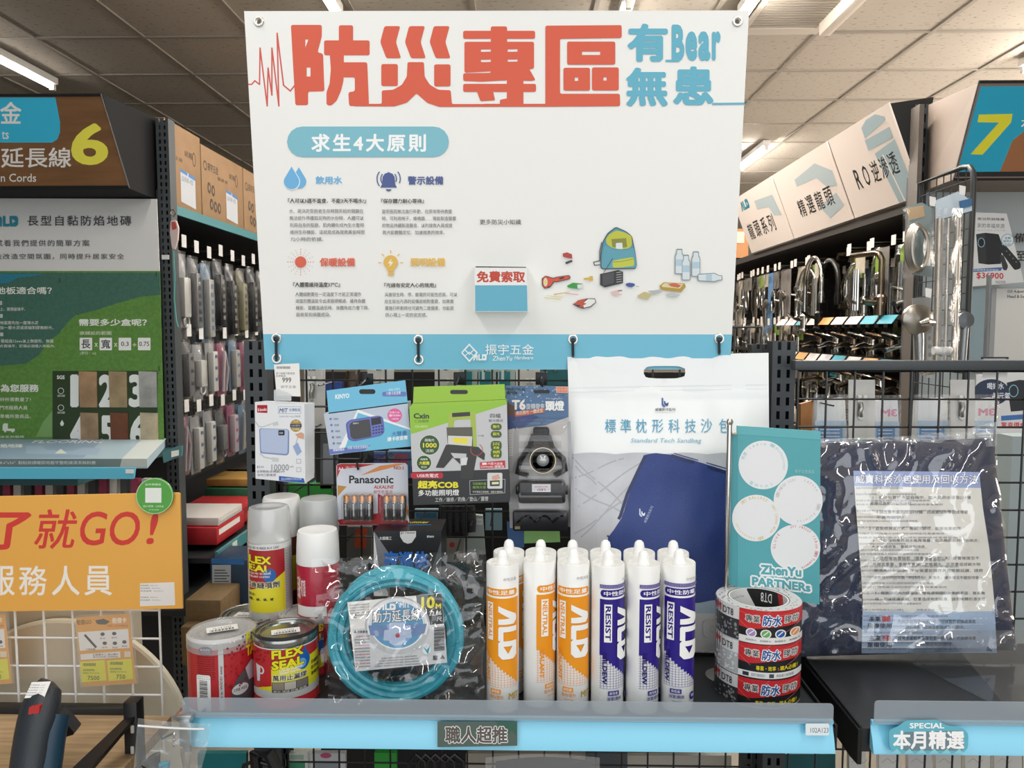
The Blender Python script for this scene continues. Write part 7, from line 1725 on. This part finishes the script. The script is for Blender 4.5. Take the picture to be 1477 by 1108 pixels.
# white carton S25
q = ymap(2.68); t = thing('product_box', 'tall off white carton lettered S25 Adjustable Head at the right edge', 'box', q(1440, 530))
b = MB(mat('#dddcd8', .5)); p = q(1428, 540); p2 = q(1560, 416); b.box(p.x, p2.x, 2.68, 2.76, p.z, p2.z, b=.002); b.build('carton', t)
b = MB(mat('#a3a5a6', .4)); b.box(q(1437, 500).x-.03-.0, q(1436.5, 500).x-.012, 2.67, 2.76, p.z, p2.z); b.build('side_flap', t, smooth=False)
a = Art(.5); a.text('S25 Adjust', 1453, 418.5, 1477, 423.5, '#4a4c4f', b=.02, res=1); a.text('Head & Se', 1453, 425, 1477, 430, '#4a4c4f', b=.02, res=1); a.build('print', t, ymap(2.6795))
q = ymap(2.2); b = MB(mat('#8d9194', .35, .6)); p = q(1423, 570); p2 = q(1427.5, 397); b.box(p.x, p2.x, 2.2, 2.215, p.z, p2.z); b.build('frame_rail', None, loc=(p.x, 2.2, p.z), label='slim grey upright rail beside the off white S25 carton', cat='rail', smooth=False)
q = ymap(2.64); thin('blue_panel', None, q, [(1396, 520), (1423, 520), (1423, 415), (1400, 418)], .01, mat('#8fa3ab', .5), loc=q(1410, 520), label='dull blue grey panel between the mesh frame and slim rail', cat='panel', smooth=False)
q = ymap(1.382); t = thing('price_holder', 'small white card holder with black frame on top of the right bar', 'price tag', q(1435, 522)); thin('card', t, q, [(1418, 517), (1453, 517), (1453, 545), (1418, 545)], .002, PAPER); thin('frame', t, ymap(1.3795), [(1416, 515), (1455, 515), (1455, 518), (1452.5, 518), (1452.5, 517), (1418.5, 517), (1418.5, 518), (1416, 518)], .002, BLACK)
# second flyer below the bar, seen through the panel
q = ymap(1.72); t = thing('flyer', 'second speaker flyer seen through the right wire panel with blue oval', 'flyer', q(1440, 625)); thin('sheet', t, q, [(1408, 540), (1500, 534), (1500, 622), (1408, 628)], .001, mat('#cfd0d0', .5)); a = Art(.45)
a.poly([(1452, 552), (1470, 548), (1500, 550), (1500, 590), (1458, 594)], '#26282b'); a.ring(1462, 564, 7, 9, 1.2, '#7fb0cc', 24); a.disc(1430, 566, 26, 19, '#26324a', 28); a.text('喝好水', 1424, 552, 1448, 562, '#dfe4ec', b=.02, res=1); a.text('補元氣', 1432, 566, 1457, 576, '#dfe4ec', b=.02, res=1)
a.poly([(1444, 600), (1500, 596), (1500, 603), (1444, 607)], '#3d6ba8'); a.text('驚喜價$36900', 1444, 609, 1498, 617, '#c8323e', b=.02, res=1); a.build('print', t, q)
# pale boxes behind the dark sandbag at the right edge
q = ymap(1.9); b = MB(mat('#9aa7aa', .5)); p = q(1443, 1000); p2 = q(1560, 630); b.box(p.x, p2.x, 1.9, 2.1, p.z, p2.z); b.build('storage_box', None, loc=(p.x, 1.9, p.z), label='grey blue storage box behind the wires at the far right edge', cat='box', smooth=False)
# slanted white signs
def slant_sign(y0, y1, lab, pr, nm):
    t = thing('slanted_sign', lab, 'sign', (RX, (y0+y1)/2, 1.968), 'slanted white signs above the tap displays')
    xt, zt = 1.262, 2.29; xb, zb = 1.385, 1.968
    n = Vector((-(zt-zb), 0, -(xb-xt))).normalized()
    b = MB(mat('#f1e2d8', .5)); b.slab([(xb, y0, zb), (xb, y1, zb), (xt, y1, zt), (xt, y0, zt)], -n*.006); b.build('panel', t, smooth=False)
    # canted end cheek
    b = MB(mat('#0e0f10', .7)); b.slab([(xb+.002, y0+.004, zb), (xt+.008, y0+.004, zt-.001), (1.42, y0+.004, zt+.02)], (0, .006, 0)); b.build('end_cheek', t, smooth=False)
    H = math.hypot(xb-xt, zt-zb)
    def f(x, y, h):      # x: metres from the far end towards the viewer, y: metres down
        k = y/H; return Vector((xt+(xb-xt)*k, y1-x, zt+(zb-zt)*k)) + n*(h+.0006)
    a = Art(.5); pr(a, y1-y0, H); a.build('print', t, f)
def pr1(a, L, H):
    c = '#a9bcc2'; a.poly([(L*.56, H*.08), (L*.66, H*.0+.01), (L*.80, .01), (L*.90, H*.10), (L*.90, H*.14), (L*.56, H*.2)], c); a.rect(L*.55, H*.22, L*.92, H*.34, c); a.poly([(L*.62, H*.40), (L*.93, H*.36), (L*.97, H), (L*.72, H)], c); a.line([(L*.72, H*.45), (L*.80, H)], .008, '#f1e2d8')
    for i, ch in enumerate('RO逆滲透'): a.text(ch, L*(.22+i*.135), H*.46, L*(.22+i*.135)+L*(.085 if i < 2 else .11), H*.70, '#2c2a29', b=.01)
def pr2(a, L, H):
    c = '#b9c4c6'; a.poly([(L*.36, H*.22), (L*.75, H*.16), (L*.95, H*.35), (L*.95, H*.55), (L*.8, H*.5), (L*.7, H*.34), (L*.36, H*.32)], c); a.poly([(L*.6, H*.7), (L*.9, H*.62), (L*.95, H*.8), (L*.7, H*.9)], c)
    for i, ch in enumerate('精選龍頭'): a.text(ch, L*(.26+i*.155), H*.5, L*(.26+i*.155)+L*.12, H*.75, '#2c2a29', b=.01)
def pr3(a, L, H):
    a.poly([(L*.5, H*.2), (L*.9, H*.25), (L*.95, H*.6), (L*.8, H*.55), (L*.75, H*.4), (L*.5, H*.35)], '#b9c4c6'); ald(a, L*.14, H*.1, L*.36, H*.26, '#2d8aa0')
    for i, ch in enumerate('龍頭系列'): a.text(ch, L*(.12+i*.17), H*.5, L*(.12+i*.17)+L*.13, H*.78, '#2c2a29', b=.01)
slant_sign(2.755, 3.29, 'slanted white sign lettered RO in black, nearest the post', pr1, 0); slant_sign(3.31, 4.02, 'middle slanted white sign with pale tap picture', pr2, 1); slant_sign(4.04, 4.78, 'farthest slanted white sign with a small teal mark', pr3, 2)
q = ymap(5.3); t = thing('carton', 'small orange and white carton beyond the farthest slanted sign', 'carton', q(1071, 372)); b = MB(mat('#c98f5f', .6)); p = q(1058, 372); p2 = q(1080, 330); b.box(p.x, p2.x, 5.3, 5.6, p.z, p2.z); b.build('box', t, smooth=False); b = MB(mat('#d9d2c4', .6)); b.box(p.x+.01, p2.x-.03, 5.295, 5.3, p.z+.1, p2.z-.02); b.build('label', t, smooth=False)
# shelving
t = thing('aisle_shelving', 'dark shelving of the right aisle behind the taps', 'shelving', (1.8, 2.8, 0))
MB(mat('#151617', .7)).box(1.86, 1.88, 2.83, 7.5, 0, 1.97).build('back_panel', t, smooth=False)
MB(mat('#3a3430', .6)).box(1.40, 1.88, 2.83, 7.5, 1.93, 1.965).build('top_board', t, smooth=False)
for i, z in enumerate((1.555, 1.385, .95, .5)):
    b = MB(mat('#2a2826', .45)); b.box(1.40, 1.86, 2.83, 7.0 if i else 4.1, z-.018, z); b.build('shelf_board', t, smooth=False)
MB(mat('#3b3733', .5)).box(1.38, 1.42, 5.55, 5.62, 0, 2.2).build('post', t, smooth=False)
b = MB(WIRE)
for z in [1.02+.06*i for i in range(15)]: b.tube([(1.8, 2.85, z), (1.8, 6, z)], .0025, 4)
for y in [2.9+.09*i for i in range(35)]: b.tube([(1.795, y, .9), (1.795, y, 1.9)], .0025, 4)
b.build('wire_back', t)
# rows of price tags on hooks with chrome fittings in packs
GR = 'fittings in clear packs in the right aisle'
greenc = mat('#7f9a3a', .5); bluec = mat('#5f86ae', .45); creamc = mat('#b9ae9a', .5); greyc = mat('#77706a', .5); tealc = mat('#3f8f94', .45)
def fit_pack(y, ztop, H, wd, style, card_m, lab, X=None):
    back = X is not None; X = X or 1.43+rnd.uniform(-.035, .03); t = thing('fitting_pack', lab, 'pack', (X+.02, y, ztop-H), GR)
    b = MB(STEEL); b.tube([(1.78, y, ztop+.035), (X-.025, y, ztop+.03), (X-.025, y, ztop+.042)], .002, 5); b.build('hook', t)
    b = MB(mat('#d9cfc6', .5)); b.box(X-.031, X-.0295, y-.018, y+.018, ztop+.008, ztop+.046); b.build('price_tag', t, smooth=False)
    b = MB(card_m); b.box(X+.018, X+.02, y-wd/2, y+wd/2, ztop-H*.32 if style != 3 else ztop-H, ztop+.01); b.build('header_card', t, smooth=False)
    b = MB(rnd.choice([CHROME, CHROME, STEEL, gun0])); X2 = X+.004
    if style == 0:
        b.lathe((X2, y, ztop-H), [(.0, 0), (.016, 0), (.018, .02), (.010, .03), (.010, H*.55), (.02, H*.6), (.02, H*.66), (.008, H*.7), (0, H*.7)], 14)
        b.tube([(X2, y, ztop-H*.5), (X2-.03, y+.01, ztop-H*.48)], .006, 8)
    elif style == 1:
        b.tube([(X2, y+.028*math.cos(k*.5)*(1 if wd > .07 else .7), ztop-H*.6+.06*math.sin(k*.5)) for k in range(26)], .006, 8)
    elif style == 2:
        for s_ in (-.02, .005, .025): b.tube([(X2, y+s_, ztop-H*.95), (X2, y+s_*.8, ztop-H*.25)], .0075, 8)
    else:
        b.lathe((X2-.012, y, ztop-H*.55), [(.0, .012), (.028, .01), (.03, 0), (.022, -.006), (0, -.008)], 16, axis='x'); b.tube([(X2-.012, y, ztop-H*.6), (X2-.008, y, ztop-H*.95)], .009, 8)
    b.build('fitting', t)
    f = lambda u, v: Vector((X-.001-.022*min(1, 4*u, 4*(1-u))*min(1, 4*v, 4*(1-v)), y-wd/2+u*wd, ztop+.01-v*(H+.01)))
    if i % 3: MB(film(.01, '#e8dccb', .18, .4, 30, ior=1.3)).grid(f, 6, 7).build('clear_pack', t)
gun0 = mat('#8f8070', .22, 1)
cm = [greenc, creamc, greyc, greyc, creamc, bluec, greyc, greenc, creamc, greyc]
rnd = random.Random(11)
def ordn(i): return (ords+['seventeenth','eighteenth','nineteenth','twentieth']+['twenty-'+k for k in 'first second third fourth fifth sixth seventh eighth ninth'.split()])[i]
i = 0
for y in [2.87, 2.985, 3.09, 3.2]+[3.30, 3.42]+[3.80+.10*k for k in range(20)]:
    fit_pack(y, 1.815, (.16 if 3.25 < y < 3.8 else .20)+.14*rnd.random(), .088, rnd.choice([0, 2, 3, 1, 2]), rnd.choice(cm), f'chrome fitting pack, {ordn(i)} from the post in the top row, right aisle'); i += 1
for i in range(24): fit_pack(4.0+.10*i, 1.53-.02*rnd.random(), .14+.12*rnd.random(), .085, rnd.choice([0, 2, 1]), rnd.choice(cm), f'small clear fitting pack, {ordn(i)} in the second row of the right aisle')
for i in range(26): fit_pack(3.3+.11*i, 1.31-.02*rnd.random(), .12+.1*rnd.random(), .09, rnd.choice([0, 2, 1]), rnd.choice(cm+[tealc, greenc]), f'small clear fitting pack, {ordn(i)} in the third row of the right aisle')
for i in range(18): fit_pack(2.86+.12*i, 1.06, .2, .09, rnd.choice([0, 2, 1]), rnd.choice(cm+[tealc]), f'small clear fitting pack, {ordn(i)} in the lowest row of the right aisle')
for i in range(13): fit_pack(2.95+.085*i, 1.79-.03*rnd.random(), .14+.1*rnd.random(), .08, rnd.choice([0, 1, 2, 3]), rnd.choice(cm), f'rear layer fitting pack, {ordn(i)} from the post, behind the taps', X=1.62)
for i in range(12): fit_pack(2.93+.09*i, 1.50, .10, .08, rnd.choice([0, 1, 3]), rnd.choice(cm), f'small fitting pack, {ordn(i)} from the post, between the two tap shelves', X=1.60)
# shelf edge labels
b = None
for k, z in enumerate((1.555, 1.385)):
    for i in range(9):
        y = 2.88+i*.15; m = mat(['#b8afa8', '#c9c0b8', '#2d8696', '#b98a4a', '#c4bcc0'][(i*2+k) % 5 if i else 2], .5)
        b = MB(m); b.slab([(1.385, y, z-.002), (1.385, y+.125, z-.002), (1.36, y+.125, z-.035), (1.36, y, z-.035)], (-.001, 0, .001)); b.build('shelf_label', None, loc=(1.37, y, z-.03), label=f'angled price label on the {["upper", "lower"][k]} tap shelf edge, {ordn(i)} from the post', cat='price tag', group='angled labels under the taps', smooth=False)
# taps
GT = 'taps standing on the right aisle shelves'
gun = mat('#8f8070', .22, 1); blk = mat('#1f1d1c', .3, .6)
def goose(y, z, H, rad, m, lab, X=1.47, dy=1):
    t = thing('kitchen_tap', lab, 'tap', (X, y, z), GT)
    MB(m).lathe((X, y, z), [(0, 0), (.026, 0), (.026, .008), (.02, .012), (.02, .075), (.012, .085), (0, .085)], 20).build('base', t)
    pts = [(X, y, z+.08), (X, y, z+H*.55)]
    n = 14
    for k in range(n+1):
        a_ = PI*k/n; pts.append((X-.02*(k/n), y+dy*(rad-rad*math.cos(a_)), z+H*.6+rad*math.sin(a_)))
    pts.append((X-.02, y+dy*2*rad, z+H*.45))
    MB(m).tube(pts, .0105, 10).build('spout', t)
    b = MB(m); b.tube([(X, y, z+.05), (X-.05, y-.01, z+.06), (X-.09, y-.02, z+.085)], [.009, .007, .005], 8); b.build('lever', t)
    b = MB(m); b.lathe((X-.02, y+dy*2*rad, z+H*.36), [(0, 0), (.013, 0), (.015, .03), (.012, .05), (0, .05)], 14); b.build('nozzle', t)
def square_tap(y, z, H, L, m, lab, X=1.47):
    t = thing('kitchen_tap', lab, 'tap', (X, y, z), GT)
    MB(m).lathe((X, y, z), [(0, 0), (.024, 0), (.024, .07), (.014, .08), (0, .08)], 20).build('base', t)
    MB(m).tube([(X, y, z+.07), (X, y, z+H-.03), (X-.006, y+.01, z+H-.008), (X-.01, y+.035, z+H), (X-.03, y+L, z+H+.004), (X-.03, y+L+.01, z+H-.02)], .012, 10).build('spout', t)
    MB(m).tube([(X, y, z+.045), (X-.07, y-.01, z+.05)], [.012, .010], 10).build('lever', t)
def lever_tap(y, z, m, lab, X=1.42):
    t = thing('basin_tap', lab, 'tap', (X, y, z), GT)
    MB(m).lathe((X, y, z), [(0, 0), (.024, 0), (.026, .01), (.022, .05), (.02, .07), (0, .075)], 20).build('base', t)
    MB(m).tube([(X, y, z+.035), (X-.05, y-.015, z+.05), (X-.11, y-.035, z+.035)], [.020, .017, .013], 10, flat=.7).build('spout', t)
    MB(m).tube([(X, y, z+.07), (X-.03, y, z+.085), (X-.10, y+.01, z+.10)], [.018, .013, .008], 8, flat=.5).build('lever', t)
square_tap(3.02, 1.555, .245, .20, gun, 'square necked bronze tap near the right aisle post', X=1.38)
goose(3.30, 1.555, .26, .07, CHROME, 'tall chrome gooseneck tap beside the square necked one', X=1.44)
goose(3.62, 1.50, .30, .13, blk, 'black hose gooseneck tap with wide arch', X=1.37, dy=-1)
goose(3.78, 1.49, .36, .13, CHROME, 'widest chrome gooseneck tap on the upper shelf', X=1.36, dy=-1)
square_tap(3.60, 1.555, .30, .10, gun, 'bronze tap with slanted square neck, second on the upper shelf', X=1.52)
goose(3.86, 1.555, .28, .085, CHROME, 'chrome gooseneck tap farthest along the upper shelf', X=1.44)
for i, y in enumerate((2.86, 3.0, 3.16, 3.34, 3.52, 3.72)): lever_tap(y, 1.387, CHROME if i % 2 == 0 else gun, f'{["polished", "bronze"][i % 2]} lever tap on the lower tap shelf, {ordn(i)} from the post')
lever_tap(2.84, 1.556, CHROME, 'polished lever tap on the upper tap shelf right by the post', X=1.44)
for i, y in enumerate((2.90, 3.08, 3.27, 3.47, 3.68)): lever_tap(y, 1.225, CHROME if i % 2 else gun, f'{["bronze", "polished"][i % 2]} wall tap in the row below the tap shelves, {ordn(i)} from the post')
# display mesh at the right end with bathroom packs
t = thing('mesh_frame', 'tall black framed mesh panel with rounded corner holding shower goods', 'wire panel', (1.43, 2.6, 1.0))
fx = lambda x, y: WX(x, y, 1.43)
A = Vector((1.43, 2.80, WX(1324, 263, 1.43).z)); Bf = Vector((1.43, 2.46, 2.035))
yb = 2.34; FXX = W(1403, 300, yb).x; ya = FXX/W(1325, 300, 1).x; za, zb2 = W(1324, 265, ya).z, W(1401, 236, yb).z
b = MB(mat('#2f3133', .4)); z0 = .9
b.tube([(FXX, ya, z0), (FXX, ya, za), (FXX, yb+.06, zb2+.002), (FXX, yb+.025, zb2-.004), (FXX, yb+.006, zb2-.025), (FXX, yb, zb2-.055), (FXX, yb, z0)], .0085, 10); b.build('frame', t)
b = MB(mat('#37393b', .4))
for k in range(1, 8): y = yb+.042*k; b.tube([(FXX, y, z0), (FXX, y, zb2+(za-zb2)*(y-yb)/(ya-yb))], .0018, 5)
for k in range(23): z = .93+.0485*k; b.tube([(FXX-.002, yb, z), (FXX-.002, ya, z)], .0018, 5) if z < min(za, zb2) else None
b.build('wires', t)
GS = 'shower goods on the framed mesh'
FX = ymap(2.49)
t = thing('shower_hose_pack', 'pack with a coiled chrome shower hose on the framed mesh', 'shower hose', FX(1322, 400), GS)
thin('backing_card', t, ymap(2.52), [(1310, 297), (1330, 292), (1344, 300), (1345, 400), (1315, 396)], .002, mat('#8fa3a6', .5)); thin('header', t, ymap(2.515), [(1308, 300), (1332, 296), (1334, 312), (1312, 318)], .002, mat('#d9b98f', .5))
b = MB(STEEL)
for k in range(4): b.tube([FX(1322.5+k*1.5+(15-k*1.2)*math.cos(2*PI*s_/36), 358+(34-k*1.5)*math.sin(2*PI*s_/36), .01+.008*k) for s_ in range(36)], .007, 8, closed=True)
b.build('hose', t)
MB(film(.03, '#c9d3d4', .13, .3)).grid(lambda u, v: FX(1302+u*46, 298+v*104, .045*math.sin(PI*u)*math.sin(PI*v)+.01), 12, 12).build('clear_bag', t)
FX2 = ymap(2.29); t = thing('slide_bar_pack', 'long clear pack of shower slide bars hanging on the framed mesh', 'shower rail', FX2(1370, 520), GS)
b = MB(mat('#b9b2a8', .3, .8)); 
for x0, x1 in ((1352, 1356), (1366, 1368), (1378, 1382)): p = FX2(x0, 525); p2 = FX2(x1, 300); b.tube([FX2((x0+x1)/2+1, 315, .005), FX2((x0+x1)/2-4, 525, .005)], .009 if x0 != 1366 else .006, 10)
b.build('bar', t)
b = MB(mat('#e3e4e4', .3, .2)); b.tube([FX2(1346, 506, .02), FX2(1370, 506, .02)], .012, 12); b.build('bracket', t)
thin('header', t, ymap(2.32), [(1350, 289), (1382, 276), (1402, 290), (1402, 304), (1350, 318)], .002, mat('#c9d8e4', .45)); thin('insert', t, ymap(2.325), [(1350, 315), (1362, 313), (1357, 500), (1347, 500)], .002, mat('#d9d2c9', .45)); thin('blue_edge', t, ymap(2.315), [(1384, 290), (1402, 286), (1402, 297), (1386, 301)], .002, mat('#3f6f9c', .45))
MB(film(.1, '#c4c9cb', .12, .5, 25)).grid(lambda u, v: FX2(1349+u*40-(v*6), 300+v*228, .03*math.sin(PI*u)+.006*math.sin(v*20+u*4)), 14, 40).build('clear_sleeve', t)
t = thing('price_ticket', 'pair of pale price tickets above the shower goods', 'price tag', ymap(2.325)(1345, 285)); 
for x, y in ((1341, 283), (1384, 267), (1335, 415)): thin('ticket', t, ymap(2.27), [(x, y), (x+9, y+2), (x+8, y+15), (x, y+13)], .001, PAPER)
t = thing('hand_shower', 'chrome hand shower with round head hanging below the hose pack', 'hand shower', FX(1325, 520), GS)
b = MB(STEEL); c0 = FX(1323, 461, .02); b.lathe(c0, [(0, -.02), (.03, -.018), (.048, -.006), (.05, .004), (.03, .014), (0, .018)], 28, axis='y'); b.build('head', t)
b = MB(mat('#c9ccce', .25, .9)); b.tube([FX(1324, 470, .01), FX(1326, 490, .015), FX(1326, 522, .015)], [.018, .015, .013], 12); b.build('handle', t)
thin('card', t, ymap(2.53), [(1316, 430), (1342, 428), (1344, 522), (1318, 522)], .002, mat('#a9a9a8', .5))
b = MB(CHROME); 
for y_ in (467, 538): b.tube([FX2(1328, y_, .02), FX2(1338, y_-3, .03), FX2(1346, y_-2, .02)], [.008, .013, .009], 10)
b.build('chrome_spout', None, loc=FX2(1336, 500), label='two polished chrome spouts beside the slide bar pack', cat='tap spout')
t = thing('second_shower', 'grey hand shower right of the slide bars on the mesh', 'hand shower', ymap(2.32)(1393, 520), GS); q = ymap(2.32)
b = MB(mat('#8f9396', .3, .7)); b.tube([q(1392, 470, .02), q(1388, 520, .02)], .011, 10); b.build('handle', t); b = MB(mat('#7d8184', .3, .7)); b.lathe(q(1391, 462, .02), [(0, -.012), (.024, -.01), (.026, .0), (0, .012)], 20, axis='y'); b.build('head', t)
thin('perforated_tag', None, ymap(2.48), [(1337, 482), (1345, 480), (1345, 545), (1337, 545)], .002, mat('#c9cbcb', .4), holes=[[(1341+2.6*math.cos(i*PI/5), y+3.6*math.sin(i*PI/5)) for i in range(10)] for y in (488, 500, 512)], loc=ymap(2.48)(1341, 545), label='grey plate with round holes below the hand shower', cat='plate', smooth=False)

# ============================================================= BELOW THE RAIL
card(rc(285, 1087, 355, 1125), 1.47, mat('#0f6f74', .5), 'teal printed carton under the left end of the middle shelf')
card(rc(412, 1087, 444, 1125), 1.47, mat('#cfd6cd', .5), 'pale green and white pack under the middle shelf', extra=lambda a: (a.rect(415, 1100, 440, 1112, '#3f8f6a'), a.rect(418, 1089, 438, 1096, '#9ab8a4')))
card(rc(446, 1087, 498, 1125), 1.48, mat('#c4c4c6', .5), 'white and grey pack under the middle shelf', extra=lambda a: (a.rect(452, 1098, 490, 1110, '#8c9298'), a.disc(470, 1090, 8, 4, '#b3527a')))
card(rc(540, 1086, 572, 1120), 1.46, mat('#2f9f3c', .4), 'bright green pack below the sale label')
card(rc(672, 1087, 845, 1125), 1.6, mat('#a39c90', .6), 'beige board seen below the rail, left of the grey box'); card(rc(845, 1087, 905, 1125), 1.5, mat('#4c5056', .5), 'dark grey box seen below the rail'); card(rc(905, 1090, 1055, 1125), 1.6, mat('#b5b0a6', .6), 'beige board seen below the rail, right of the grey box'); card(rc(1085, 1088, 1205, 1125), 1.52, mat('#12565c', .5), 'dark teal board under the right end of the middle shelf')
for i, (x, w_) in enumerate(((1225, 24), (1268, 30), (1310, 34), (1350, 36), (1392, 36), (1434, 40), (1476, 40))):
    card(rc(x, 1050 if i < 1 else 1085, x+w_, 1130), 1.46, mat(['#d9d8d2', '#e0e0de', '#d2d0d2', '#d5d6d0', '#dadad4', '#cfcfca', '#d6d2c8'][i], .5), f'pale pack seen below the right rail, {ords[i]} from the left' if i else 'pale pack seen between the two price rails', extra=(lambda a, x=x: a.line([(x+4, 1100), (x+12, 1094), (x+20, 1101), (x+26, 1096)], .8, '#a9a9a6')))
t = thing('coiled_cable', 'black cable loops hanging below the rail left of the sale label', 'cable', W(360, 1100, 1.36)); q = ymap(1.36)
b = MB(mat('#131415', .4)); b.tube([q(345, 1125), q(352, 1104), q(368, 1097), q(390, 1104), q(402, 1125)], .004, 8); b.tube([q(372, 1125), q(368, 1088), q(388, 1086), q(404, 1120)], .012, 8); b.build('cable', t)
t = thing('coiled_cable', 'several black cable loops hanging below the sale label', 'cable', W(610, 1100, 1.36)); b = MB(mat('#131415', .4))
for k in range(5): b.tube([q(592+k*13, 1130), q(590+k*13, 1100), q(600+k*14, 1088), q(612+k*14, 1098), q(616+k*14, 1130)], .0035, 8)
b.build('cable', t)
t = thing('wrapped_pack', 'clear wrapped dark bundle seen under the middle of the rail', 'pack', W(790, 1108, 1.3)); q = ymap(1.30)
MB(mat('#3a3f48', .5)).grid(lambda u, v: q(715+u*140, 1098-6*math.sin(PI*u)+v*40, .01*math.sin(PI*u)), 12, 3).build('bundle', t); MB(film(.2, rough=.12, bump=.6, scale=25)).grid(lambda u, v: q(700+u*165, 1093-5*math.sin(PI*u)+v*45, .02+.012*math.sin(PI*u)), 30, 6).build('clear_wrap', t)
bpy.data.objects.remove(_tob)
